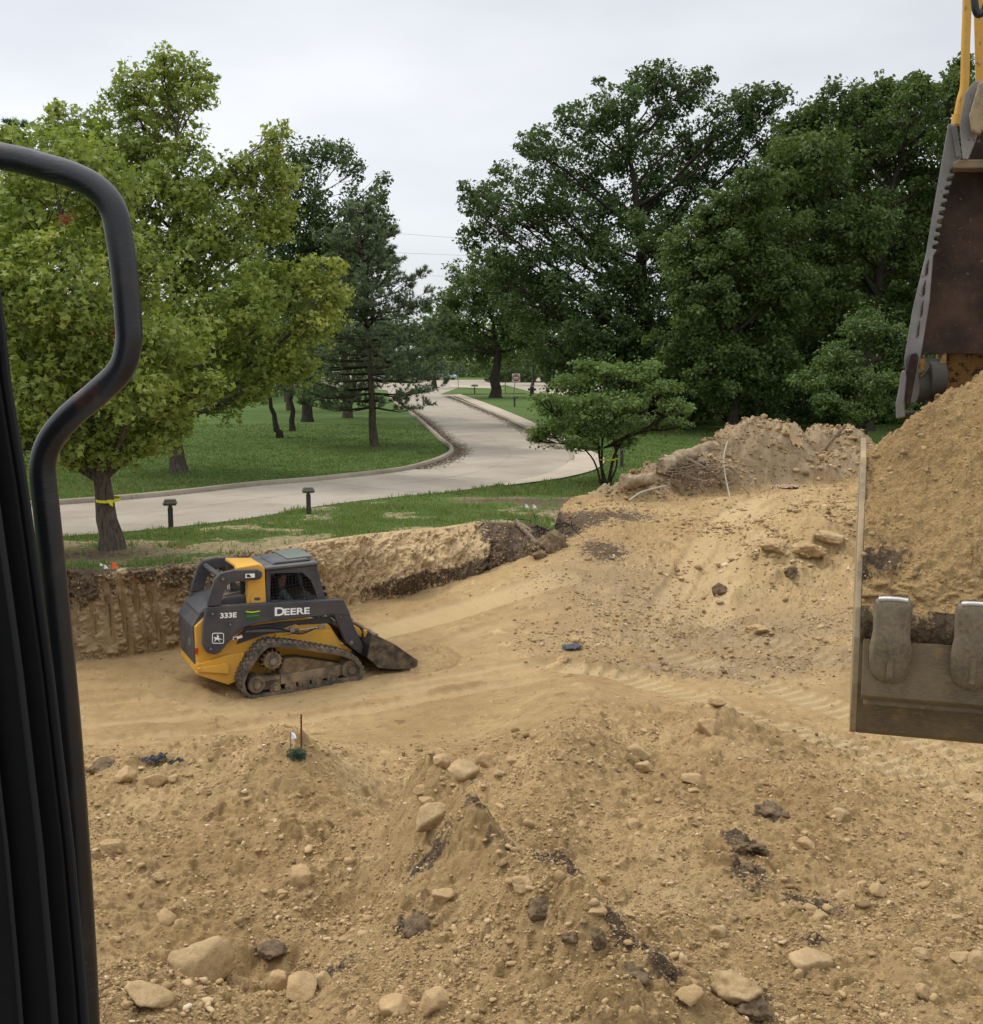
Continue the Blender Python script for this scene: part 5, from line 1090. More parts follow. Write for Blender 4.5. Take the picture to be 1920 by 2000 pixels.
# hydrant
b = atz(1039, 773, LZ); root = empty('fire_hydrant', b); tag(root, 'dark fire hydrant with a marker rod beside the cross street', 'fire hydrant')
mb = MB(); mb.cyl((0, 0, 0), (0, 0, .12), .28, 16); mb.cyl((0, 0, .12), (0, 0, .85), .2, 16); mb.cyl((0, 0, .85), (0, 0, 1.0), .22, 16, .08); mb.build('barrel', M['bollard'], root)
mb = MB(); mb.cyl((-.38, 0, .6), (.38, 0, .6), .11, 12); mb.cyl((0, 0, .6), (0, -.34, .6), .14, 12); mb.build('outlet', M['bollard'], root)
mb = MB(); mb.cyl((.0, 0, .9), (.0, 0, 3.1), .04, 6); mb.build('marker_rod', M['steel'], root)
b = atz(560, 785, LZ); root = empty('marker_post', b); tag(root, 'small dark post with red ribbon on the far lawn under the maples', 'post')
mb = MB(); mb.box((0, 0, .45), (.35, .25, .9)); mb.build('post', M['barkd'], root, .05); mb = MB(); mb.box((0, -.02, 1.05), (.30, .2, .34)); mb.build('ribbon', M['orange'], root, .06)

# parked cars in the distance
def car(px, py, ang, mat, label, truck=False):
    b = atz(px, py, LZ); root = empty('parked_car', b, R(ang)); tag(root, label, 'car', 'cars parked beyond the pines')
    f = lambda a, c, w_: (a, w_, c)
    body = [(-2.25, .35), (-2.3, .75), (-2.1, .95), (-1.2, 1.0), (1.0, 1.0), (2.0, .85), (2.25, .6), (2.25, .35), (1.85, .3), (1.75, .55), (1.5, .66), (1.2, .55), (1.1, .3), (-1.1, .3), (-1.2, .55), (-1.5, .66), (-1.75, .55), (-1.85, .3)]
    mb = MB(); mb.prism(body, f, -.88, .88); mb.build('body', mat, root, .05)
    cab = [(-1.75, .98), (-1.2, 1.45), (.3, 1.48), (1.15, .98)] if not truck else [(-.3, .98), (-.2, 1.65), (.9, 1.68), (1.4, .98)]
    mb = MB(); mb.prism(cab, f, -.72, .72); mb.build('window', M['glass'], root, .04)
    mb = MB(); mb.prism([(cab[1][0] + .05, cab[1][1] - .02), (cab[1][0] + .15, cab[1][1] + .05), (cab[2][0] - .1, cab[2][1] + .05), (cab[2][0], cab[2][1] - .02)], f, -.70, .70); mb.build('roof', mat, root, .03)
    for sx in (-1.48, 1.48):
        for sy in (-.8, .8):
            mb = MB(); mb.cyl((sx, sy - .1, .33), (sx, sy + .1, .33), .33, 20); wl = mb.build('wheel', M['rubber'], root); mb = MB(); mb.cyl((sx, sy - .11, .33), (sx, sy + .11, .33), .19, 16); mb.build('rim', M['steel'], wl)
wp = simple('car_white', (.75, .75, .74), .25, 0, .1, 2, .5); sp_ = simple('car_silver', (.35, .42, .45), .25, .5, .1, 2, .5)
car(660, 745, 4, wp, 'white parked car left of the pine trunks'); car(742, 743, 5, simple('car_pale', (.6, .62, .62), .3), 'pale parked car right of the pine beside the road', True); car(865, 742, -30, sp_, 'silver blue parked car seen through the pine branches at right'); car(815, 741, 20, simple('car_dark', (.03, .035, .045), .25), 'dark parked car among the pine branches')
# overhead wires
for i, (ya, yb) in enumerate([((456), (466)), ((494), (499)), ((538), (540))]):
    a, b = aty(770, ya, 150), aty(912, yb, 150); d = (b - a) / (b.x - a.x); pts = [a + d * (x - a.x) - Vector((0, 0, .6 * (1 - ((x - 0) / 60) ** 2) - .6)) for x in np.linspace(-60, 60, 25)]
    mb = MB(); mb.tube(pts, .014, 5, False); o = mb.build('overhead_wire', M['bollardtop'], recalc=False); tag(o, ['highest of the three overhead wires crossing the sky gap', 'middle and darkest of the three overhead wires', 'lowest of the three overhead wires above the road'][i], 'overhead wire', 'overhead wires')

# ------------------------------------------------------------------ wood and rubbish on the piles
def logobj(px, py, qx, qy, r0, label, mat='log', Y0=29, Y1=29, name='log', bend=.0, n=14, cat='log', lift=0):
    a, b = aty(px, py, Y0), aty(qx, qy, Y1); m = (a + b) / 2 + Vector((0, 0, bend)); pts = [a.lerp(m, .5) * 0 + a * (1 - t) ** 2 + m * 2 * t * (1 - t) + b * t * t for t in np.linspace(0, 1, 9)]
    rr = [r0 * (1 + .05 * math.sin(k * 1.3)) * (1 - .12 * k / 8) for k in range(9)]
    pts = spline(pts, 4); rr = [rr[min(8, k // 4)] for k in range(len(pts))]; mb = MB(); mb.tube(pts, rr, max(n, 18) if r0 > .1 else n)
    if r0 > .1:
        A_ = np.array(mb.v); dd = n3(A_ * 5, 3) * .35 + n3(A_ * 13, 4) * .2; c_ = np.array((a + b) / 2); ax_ = np.array((b - a).normalized()); rel = A_ - c_; rad_ = rel - (rel @ ax_)[:, None] * ax_[None]
        mb.v = [tuple(v) for v in A_ + rad_ * dd[:, None] + n3(A_ * 3, 9)[:, None] * ax_[None] * .04]
    o = mb.build(name, M[mat]); tag(o, label, cat); return o
logobj(1212, 943, 1275, 935, .17, 'short thick log lying at the left end of the debris pile', Y0=28.0, Y1=28.2)
logobj(1300, 905, 1400, 872, .20, 'thick barked log half buried on top of the debris pile', Y0=29.3, Y1=30.5)
logobj(1292, 912, 1330, 900, .22, 'stump piece with pale cut face left of the thick log', Y0=28.9, Y1=29.3, cat='stump')
logobj(1340, 895, 1378, 915, .05, 'peeled stick sloping in front of the debris logs', 'stick', 28.7, 28.4, 'stick', cat='stick')
logobj(1596, 895, 1652, 830, .055, 'grey dead branch sticking up right from the rear dirt pile', 'stick', 33.2, 33.4, 'dead_branch', .05, cat='branch')
logobj(1635, 852, 1652, 845, .03, 'fork of the grey dead branch on the rear pile', 'stick', 33.3, 33.4, 'dead_branch', .0, cat='branch')
logobj(1008, 1018, 1058, 1072, .055, 'broken pole leaning down into the stump hole', 'stick', 24.3, 23.2, 'pole', cat='pole')
logobj(912, 1011, 992, 1008, .035, 'pale fallen branch lying on the grass by the pit edge', 'stick', 25.6, 25.9, 'fallen_branch', .12, cat='branch')
logobj(1060, 1025, 1095, 1068, .012, 'thin root hanging across the dark stump hole', 'stick', 25.5, 24, 'root', .1, 6, 'root')
logobj(205, 1200, 222, 1135, .012, 'thin root hanging down the left bank', 'stick', 18.45, 18.6, 'root', .05, 6, 'root')
def roots():
    r = np.random.default_rng(6); c = atz(1075, 1052, 1.35); mb = MB()
    for k in range(60):
        a = c + Vector((r.normal(0, .35), r.normal(0, .3), r.uniform(.05, .38))); d = Vector((r.normal(0, .5), r.normal(0, .3), r.normal(-.2, .35))) * .5
        mb.tube([a, a + d * .5 + Vector(r.normal(0, .06, 3)), a + d + Vector((0, 0, -.08))], [r.uniform(.006, .018), .009, .003], 5, False)
    tag(mb.build('root_tangle', M['barkd'], recalc=False), 'dark tangle of torn roots in the stump hole at the end of the cut bank', 'roots')
roots()
def bundle():
    r = np.random.default_rng(3); c = aty(1350, 925, 28.7); mb = MB()
    for k in range(110):
        a = c + Vector((r.normal(0, .5), r.normal(0, .25), r.normal(0, .17))); d = Vector((r.normal(0, 1), r.normal(0, .4), r.normal(.05, .3))).normalized() * r.uniform(.25, .75)
        mb.tube([a - d / 2, a + Vector(r.normal(0, .03, 3)), a + d / 2], [r.uniform(.007, .02), .012, .004], 5, False)
    tag(mb.build('brush_heap', M['stick'], recalc=False), 'tangled heap of brown roots and twigs on the debris pile', 'brush heap')
bundle()
mb = MB(); mb.tube(spline([aty(1421, 862, 29.6), aty(1414, 890, 29), aty(1416, 925, 28.5), aty(1422, 955, 28.1), aty(1427, 978, 27.6)], 6), .021, 10); tag(mb.build('plastic_pipe', M['pvc']), 'long white pipe standing bowed in front of the debris pile', 'pipe')
mb = MB(); mb.tube(spline([aty(1228, 978, 26.8), aty(1250, 963, 27.2), aty(1275, 955, 27.6), aty(1300, 949, 27.9)], 6), .026, 10); tag(mb.build('plastic_pipe', M['pvc']), 'white pipe lying curved at the foot of the debris pile', 'pipe')
c = aty(1421, 928, 28.9); mb = MB(); mb.ring(c, (.1, -1, .35), .23, .045, 32, 10); tag(mb.build('hose_coil', M['log']), 'muddy ring of coiled hose beside the bowed white pipe', 'coil')
mb = MB(); c = aty(1378, 907, 28.6); mb.tube([c, c + Vector((-.25, .1, .03))], .05, 14, False); tag(mb.build('pipe_stub', M['bollard'], recalc=False), 'black open pipe end poking from the debris logs', 'pipe')
def scrap(px, py, s, mat, label, name, seed, cat='scrap', asp=.4, z=None):
    p = gpt(px, py)
    r = np.random.default_rng(seed); g = np.linspace(-1, 1, 14); A, B = np.meshgrid(g, g); rad = np.hypot(A, B)
    x = A * s * (1 + .2 * n2(A * 2 + seed, B * 2, seed)); y = B * s * asp * (1 + .3 * n2(A * 2, B * 2 + seed, seed + 1)); zz = .22 * s * n2(A * 2.5, B * 2.5, seed + 2) + .10 * s * n2(A * 6, B * 6, seed + 3) + .16 * s * (1 - rad)
    hh = height(p.x + x, p.y + y) + .03; i = np.arange(196).reshape(14, 14); F = np.stack([i[:-1, :-1], i[:-1, 1:], i[1:, 1:], i[1:, :-1]], -1)
    keep = (rad + .3 * n2(A * 3, B * 3, seed + 4) < 1.05)[:-1, :-1]
    o = npmesh(name, np.stack([x, y, hh - p.z + zz + .02], -1).reshape(-1, 3), F[keep], M[mat], None, True); o.location = p; tag(o, label, cat); return o
scrap(300, 1494, .14, 'black', 'torn strip of black fabric on the rim of the near mound', 'fabric_scrap', 1, asp=.35)
scrap(345, 1496, .08, 'black', 'second smaller shred of black fabric right of the torn strip', 'fabric_scrap', 6, asp=.3)
scrap(1117, 1270, .16, 'blueplastic', 'crumpled blue grey plastic scrap among clods on the pit floor', 'plastic_scrap', 2, asp=.8)
scrap(1535, 955, .35, 'pink', 'pinkish crumpled sheet at the foot of the grey dirt pile', 'sheet_scrap', 3, asp=.5)
scrap(1548, 862, .30, 'paleclod', 'flat pale slab lying on the big dirt pile', 'slab', 5, 'slab', .4)

# ------------------------------------------------------------------ skid steer loader
PSI, PHI = R(26), R(3.5)
AX = Vector((math.cos(PSI) * math.cos(PHI), math.sin(PSI) * math.cos(PHI), math.sin(PHI))); AW = Vector((-math.sin(PSI), math.cos(PSI), 0)); AU = AX.cross(AW)
O0 = aty(500, 1369, 16.45)
ROOT = empty('skid_steer_loader'); ROOT.matrix_world = Matrix(((AX.x, AW.x, AU.x, O0.x), (AX.y, AW.y, AU.y, O0.y), (AX.z, AW.z, AU.z, O0.z), (0, 0, 0, 1)))
tag(ROOT, 'yellow and charcoal compact track loader pushing soil with its bucket on the pit floor', 'track loader')
def q3(x, y, w_):
    """outline point on the loader's side at lateral offset w_ -> (along, up)"""
    d = ray(340 + x / 3.619, 1040 + y / 3.619); c = Vector((0, 0, CZ)); n = AW; p0 = O0 + AW * w_
    t = (p0 - c).dot(n) / d.dot(n); p = c + d * t - O0; return (p.dot(AX), p.dot(AU))
def poly3(pts, w_): return [q3(a, b, w_) for a, b in pts]
fS = lambda a, c, w_: (a, w_, c)
def part(name, pts, wref, w0, w1, mat, bevel=.012, parent=ROOT, mirror=False):
    P = poly3(pts, wref); mb = MB(); mb.prism(P, fS, w0, w1); o = mb.build(name, M[mat], parent, bevel)
    if mirror:
        mb = MB(); mb.prism(P, fS, 2.0 - w1, 2.0 - w0); return o, mb.build(name, M[mat], parent, bevel)
    return o
# hull between the tracks
part('hull', [(158, 925), (146, 668), (215, 600), (330, 560), (640, 520), (760, 612), (940, 610), (1100, 655), (1195, 800), (1260, 835), (1200, 980), (520, 1050), (385, 1060), (170, 1000)], .45, .45, 1.55, 'yellow', .02)
part('bumper', [(165, 935), (250, 905), (390, 865), (500, 850), (470, 1040), (385, 1078), (165, 1008)], .38, .38, 1.62, 'yellow', .015)
part('bumper_plate', [(172, 985), (172, 960), (372, 925), (390, 945), (385, 1000)], .33, .33, .38, 'yellow', .008)
mb = MB(); a = q3(175, 950, .3); mb.ring((a[0], .33, a[1]), (0, 1, 0), .045, .012, 20, 8); mb.build('tow_eye', M['yellow'], ROOT)
part('reflector', [(150, 818), (170, 818), (170, 862), (150, 862)], .43, .43, .448, 'red', 0)
# dark rear door and hood
Pd = poly3([(148, 668), (215, 600), (210, 585), (140, 640)], .45)
mb = MB(); a0, a1, a2, a3 = q3(160, 945, .45), q3(143, 668, .45), q3(215, 592, .45), q3(330, 548, .45)
mb.prism([(a0[0] - .012, a0[1]), (a1[0] - .02, a1[1]), (a2[0] - .05, a2[1] + .05), (a2[0] + .1, a2[1] + .12), (a2[0] + .1, a2[1]), (a1[0] + .03, a1[1]), (a0[0] + .02, a0[1])], fS, .50, 1.58); mb.build('rear_door', M['grey'], ROOT, .02)
part('hood', [(170, 640), (160, 560), (240, 500), (350, 455), (520, 430), (640, 450), (640, 540), (330, 590)], .6, .52, 1.5, 'grey', .03)
part('hood_vent', [(350, 452), (420, 432), (510, 420), (515, 436), (420, 450), (352, 470)], .6, .65, 1.35, 'muddy', .005)
mb = MB()
for k in range(7):
    a = q3(400 + k * 16, 428 - k * 2, .6); mb.box((a[0], 1.0, a[1] + .01), (.012, .6, .02))
mb.build('grille', M['grey'], ROOT)
# near and far lift arms
ARM = [(232, 530), (420, 516), (640, 503), (1190, 474), (1206, 490), (1246, 575), (1240, 590), (1120, 580), (900, 606), (760, 622), (570, 645), (500, 672), (440, 722), (372, 792), (325, 850), (282, 866), (232, 850), (206, 795), (212, 640)]
LEG = [(1128, 560), (1246, 575), (1256, 610), (1276, 665), (1352, 835), (1366, 862), (1345, 880), (1290, 842), (1222, 790), (1180, 690), (1140, 600)]
TOW = [(236, 524), (246, 470), (292, 330), (330, 290), (420, 268), (590, 264), (622, 278), (628, 308), (612, 332), (580, 338), (450, 346), (385, 368), (356, 420), (330, 517)]
for nm, pp, w0, w1 in (('lift_arm', ARM, .30, .42), ('arm_link', LEG, .305, .425), ('arm_tower', TOW, .31, .40)):
    P = poly3(pp, .30)
    for s0, s1 in ((w0, w1), (1.88 - w1, 1.88 - w0)):
        mb = MB(); mb.prism(P, fS, s0, s1); mb.build(nm, M['grey'], ROOT, .014)
ca = q3(265, 268, .30); cb = q3(345, 300, .30)
a = q3(372, 300, .3); mb = MB(); mb.cyl((q3(345, 325, .3)[0], .36, q3(345, 325, .3)[1]), (q3(345, 325, .3)[0], 1.54, q3(345, 325, .3)[1]), .04, 18); mb.build('cross_tube', M['grey'], ROOT)
mb = MB()
for x, y, rr in ((345, 328, .035), (605, 300, .035), (270, 575, .028), (396, 650, .028), (258, 822, .032), (1177, 600, .02), (1253, 777, .05)):
    a = q3(x, y, .29); mb.cyl((a[0], .28, a[1]), (a[0], .30, a[1]), rr, 20)
mb.build('pin', M['grey'], ROOT, .004)
mb = MB()
for x, y, rr in ((345, 328, .018), (270, 575, .015), (396, 650, .015), (258, 822, .016), (1177, 600, .010), (1253, 777, .03)):
    a = q3(x, y, .29); mb.cyl((a[0], .274, a[1]), (a[0], .281, a[1]), rr, 16)
mb.build('pin_face', M['steel'], ROOT)
# rear upright and cab
part('side_tower', [(446, 262), (446, 248), (600, 222), (642, 250), (652, 500), (520, 512), (520, 345), (446, 345)], .42, .42, .62, 'yellow', .02)
part('tower_top', [(446, 262), (446, 236), (642, 236), (642, 262)], .5, .62, 1.3, 'yellow', .02)
mb = MB(); a = q3(588, 470, .41); mb.cyl((a[0], .405, a[1]), (a[0], .42, a[1]), .105, 24); mb.build('cover_disc', M['yellow'], ROOT, .006)
part('vent_slot', [(568, 460), (608, 460), (608, 478), (568, 478)], .4, .398, .405, 'grey', 0)
CW = .50
def cabp(pts, name, mat='grey', w0=CW, w1=CW + .03, bv=.006, mirror=True):
    P = poly3(pts, CW); mb = MB(); mb.prism(P, fS, w0, w1)
    o = mb.build(name, M[mat], CAB, bv)
    if mirror: mb = MB(); mb.prism(P, fS, 2.0 - w1, 2.0 - w0); mb.build(name, M[mat], CAB, bv)
    return o
mb = MB(); P = poly3([(648, 250), (1008, 212), (1012, 232), (648, 275)], CW); mb.prism(P, fS, CW, 2 - CW); CAB = mb.build('cab', M['grey'], ROOT, .01)
cabp([(648, 275), (682, 272), (682, 500), (650, 503)], 'rear_post')
cabp([(682, 272), (1012, 232), (1016, 262), (905, 284), (700, 290), (682, 292)], 'side_rail')
cabp([(905, 284), (1016, 262), (1070, 468), (1062, 492), (1018, 492), (1000, 420), (965, 335)], 'front_post')
cabp([(682, 478), (1018, 478), (1018, 505), (682, 505)], 'sill')
P = poly3([(650, 380), (680, 380), (680, 500), (650, 500)], CW); 
mb = MB(); mb.prism(poly3([(650, 270), (668, 270), (668, 500), (650, 500)], CW), fS, CW + .03, 2 - CW - .03); mb.build('rear_wall', M['grey'], CAB)
mb = MB(); mb.prism(poly3([(640, 262), (1016, 224), (1030, 222), (1030, 214), (1012, 206), (640, 246)], CW), fS, CW - .03, 2 - CW + .03); rf = mb.build('roof', M['greyroof'], CAB, .012)
mb = MB(); a, b2_ = q3(700, 238, CW), q3(985, 205, CW); mid_ = a[0] + (b2_[0] - a[0]) * .45
mb.prism([(a[0] + .02, a[1]), (a[0] + .06, a[1] + .035), (b2_[0] - .05, b2_[1] + .035), (b2_[0], b2_[1])], fS, .62, 1.38); mb.build('roof_panel', M['greyroof'], rf, .012)
mb = MB(); mb.prism([(mid_, a[1] + (b2_[1] - a[1]) * .45 + .034), (mid_, a[1] + (b2_[1] - a[1]) * .45 + .055), (b2_[0] + .06, b2_[1] + .055), (b2_[0] + .06, b2_[1] + .036)], fS, .72, 1.5); mb.build('roof_hatch', M['hatch'], rf, .008)
# window mesh
WIN = poly3([(682, 290), (900, 286), (962, 335), (1000, 420), (1018, 485), (682, 485)], CW)
def inpoly(x, y, P):
    c = False; j = len(P) - 1
    for i in range(len(P)):
        if (P[i][1] > y) != (P[j][1] > y) and x < (P[j][0] - P[i][0]) * (y - P[i][1]) / (P[j][1] - P[i][1]) + P[i][0]: c = not c
        j = i
    return c
xs = [p[0] for p in WIN]; ys_ = [p[1] for p in WIN]; mb = MB(); g = .052
for i in range(int((max(xs) - min(xs)) / g) + 1):
    x = min(xs) + i * g; col_ = [y for y in np.arange(min(ys_), max(ys_), .01) if inpoly(x, y, WIN)]
    if col_: mb.box((x, CW + .012, (col_[0] + col_[-1]) / 2), (.006, .006, col_[-1] - col_[0]))
for j in range(int((max(ys_) - min(ys_)) / g) + 1):
    y = min(ys_) + j * g; row = [x for x in np.arange(min(xs), max(xs), .01) if inpoly(x, y, WIN)]
    if row: mb.box(((row[0] + row[-1]) / 2, CW + .018, y), (row[-1] - row[0], .006, .006))
mb.build('window_mesh', M['black'], CAB)
mb = MB(); mb.prism(WIN, fS, 2 - CW - .03, 2 - CW - .022); mb.build('far_window', M['glass'], CAB)
mb = MB(); p1, p2 = q3(1000, 262, CW), q3(1060, 480, CW); mb.add([(p1[0] - .03, CW + .05, p1[1]), (p1[0] - .03, 1.45, p1[1]), (p2[0] - .03, 1.45, p2[1]), (p2[0] - .03, CW + .05, p2[1])], [(0, 1, 2, 3)]); mb.build('front_screen', M['glass'], CAB, recalc=False)
# seat and driver
sx0, sz0 = q3(790, 690, 1.0); seatb = MB(); seatb.box((sx0, 1.0, sz0 + .05), (.45, .46, .12)); seatb.box((sx0 - .22, 1.0, sz0 + .35), (.1, .46, .55)); seatb.build('seat', M['black'], CAB, .03)
mb = MB()
for x, y in ((1050, 500), (1066, 440), (1056, 395)):
    a = q3(x, y, .5); mb.box((a[0] + .02, .54, a[1]), (.04, .07, .06))
mb.build('lamp', M['black'], CAB, .008)
def person():
    root = empty('person'); root.matrix_world = ROOT.matrix_world.copy(); tag(root, 'driver in a grey green shirt sitting inside the loader cab behind the wire mesh', 'person')
    x, z = sx0 - .02, sz0 + .12
    J = {'pel': (x, 1.0, z + .08, .15), 'wai': (x - .04, 1.0, z + .28, .14), 'che': (x - .03, 1.0, z + .48, .17), 'nec': (x - .0, 1.0, z + .62, .06), 'hea': (x + .03, 1.0, z + .72, .085), 'top': (x + .03, 1.0, z + .80, .075)}
    E = [('pel', 'wai'), ('wai', 'che'), ('che', 'nec'), ('nec', 'hea'), ('hea', 'top')]
    for s, t in ((-1, 'r'), (1, 'l')):
        J['sh' + t] = (x - .03, 1 + s * .19, z + .54, .065); J['el' + t] = (x + .12, 1 + s * .27, z + .30, .05); J['wr' + t] = (x + .36, 1 + s * .24, z + .28, .032); J['ha' + t] = (x + .44, 1 + s * .23, z + .28, .035)
        J['hi' + t] = (x + .08, 1 + s * .11, z + .06, .09); J['kn' + t] = (x + .48, 1 + s * .14, z + .07, .07); J['an' + t] = (x + .60, 1 + s * .14, z - .32, .045); J['fo' + t] = (x + .76, 1 + s * .14, z - .36, .04)
        E += [('che', 'sh' + t), ('sh' + t, 'el' + t), ('el' + t, 'wr' + t), ('wr' + t, 'ha' + t), ('pel', 'hi' + t), ('hi' + t, 'kn' + t), ('kn' + t, 'an' + t), ('an' + t, 'fo' + t)]
    ks = list(J); me = bpy.data.meshes.new('body'); me.from_pydata([J[k][:3] for k in ks], [(ks.index(a), ks.index(b)) for a, b in E], [])
    o = link('body', me, None, root); sk = o.modifiers.new('s', 'SKIN'); 
    for i, k in enumerate(ks): me.skin_vertices[0].data[i].radius = (J[k][3], J[k][3])
    me.skin_vertices[0].data[0].use_root = True
    ss = o.modifiers.new('ss', 'SUBSURF'); ss.levels = 2; ss.render_levels = 2
    b = NB('clothed_body'); g = b.n('ShaderNodeSeparateXYZ'); b.l(b.tc.outputs['Object'], g.inputs[0])
    m1 = b.math('GREATER_THAN', g.outputs[2], z + .60); m2 = b.math('LESS_THAN', g.outputs[2], z + .13)
    me.materials.append(b.done(b.mix(m2, b.mix(m1, (.10, .13, .12), (.34, .19, .13)), (.03, .04, .07)), .8))
    mb = MB(); hx, hz_ = x + .03, z + .77
    V, F = ico(3); V = V * np.array([.105, .095, .09]); V = V + np.array([hx - .01, 1.0, hz_ + .03]); keep = [list(f) for f in F if V[f].mean(0)[2] > hz_ + .02 or V[f].mean(0)[0] < hx - .03]
    mb.add(V, keep, True); mb.tube([(hx + .06, 1.0, hz_ + .045), (hx + .17, 1.0, hz_ + .03)], [.07, .05], 10); mb.build('cap', M['black'], root, recalc=False)
person()
# exhaust, air stack
a = q3(395, 440, .8); b3 = q3(395, 360, .8); mb = MB(); mb.tube(spline([(a[0], .8, a[1] - .05), (a[0], .8, b3[1] - .02), (a[0] + .02, .8, b3[1] + .04)], 4), .035, 14); mb.build('exhaust', M['chrome'], ROOT)
a = q3(372, 235, 1.2); mb = MB(); mb.add([(a[0], 1.2, a[1] - .25), (a[0] + .1, 1.2, a[1] - .25), (a[0] + .12, 1.2, a[1] - .12), (a[0] - .0, 1.2, a[1] + .03), (a[0], 1.26, a[1] - .25), (a[0] + .1, 1.26, a[1] - .25), (a[0] + .12, 1.26, a[1] - .12), (a[0] - .0, 1.26, a[1] + .03)], [(0, 1, 2, 3), (7, 6, 5, 4), (0, 4, 5, 1), (1, 5, 6, 2), (2, 6, 7, 3), (3, 7, 4, 0)]); mb.build('exhaust_tip', M['steel'], ROOT)
a = q3(485, 375, .7); mb = MB(); mb.cyl((a[0], .62, a[1] - .08), (a[0], .62, a[1] + .08), .06, 16); mb.build('air_filter', M['black'], ROOT)
# hydraulics
mb = MB(); P1, P2, P3 = q3(500, 700, .28), q3(880, 690, .28), q3(1040, 668, .28); mb.tube([(P1[0], .27, P1[1]), (P2[0], .27, P2[1])], .028, 14); mb.build('lift_cylinder', M['grey'], ROOT)
mb = MB(); mb.tube([(P2[0], .27, P2[1]), (P3[0], .27, P3[1])], .016, 12); mb.box((q3(830, 685, .28)[0], .262, q3(830, 685, .28)[1]), (.07, .07, .075)); mb.box((P3[0], .262, P3[1]), (.11, .05, .055)); mb.build('cylinder_rod', M['steel'], ROOT, .004)
mb = MB(); mb.tube(spline([(*[q3(450, 730, .26)[0]], .26, q3(450, 730, .26)[1]), (q3(520, 680, .26)[0], .25, q3(520, 680, .26)[1]), (q3(700, 665, .26)[0], .25, q3(700, 665, .26)[1]), (q3(880, 715, .26)[0], .25, q3(880, 715, .26)[1]), (q3(1000, 675, .26)[0], .25, q3(1000, 675, .26)[1])], 6), .012, 8); mb.build('hose', M['black'], ROOT)
part('arm_shadow_plate', [(500, 668), (740, 632), (905, 618), (1100, 590), (1130, 640), (900, 650), (740, 700), (640, 720), (440, 790)], .44, .43, .447, 'grey', 0)
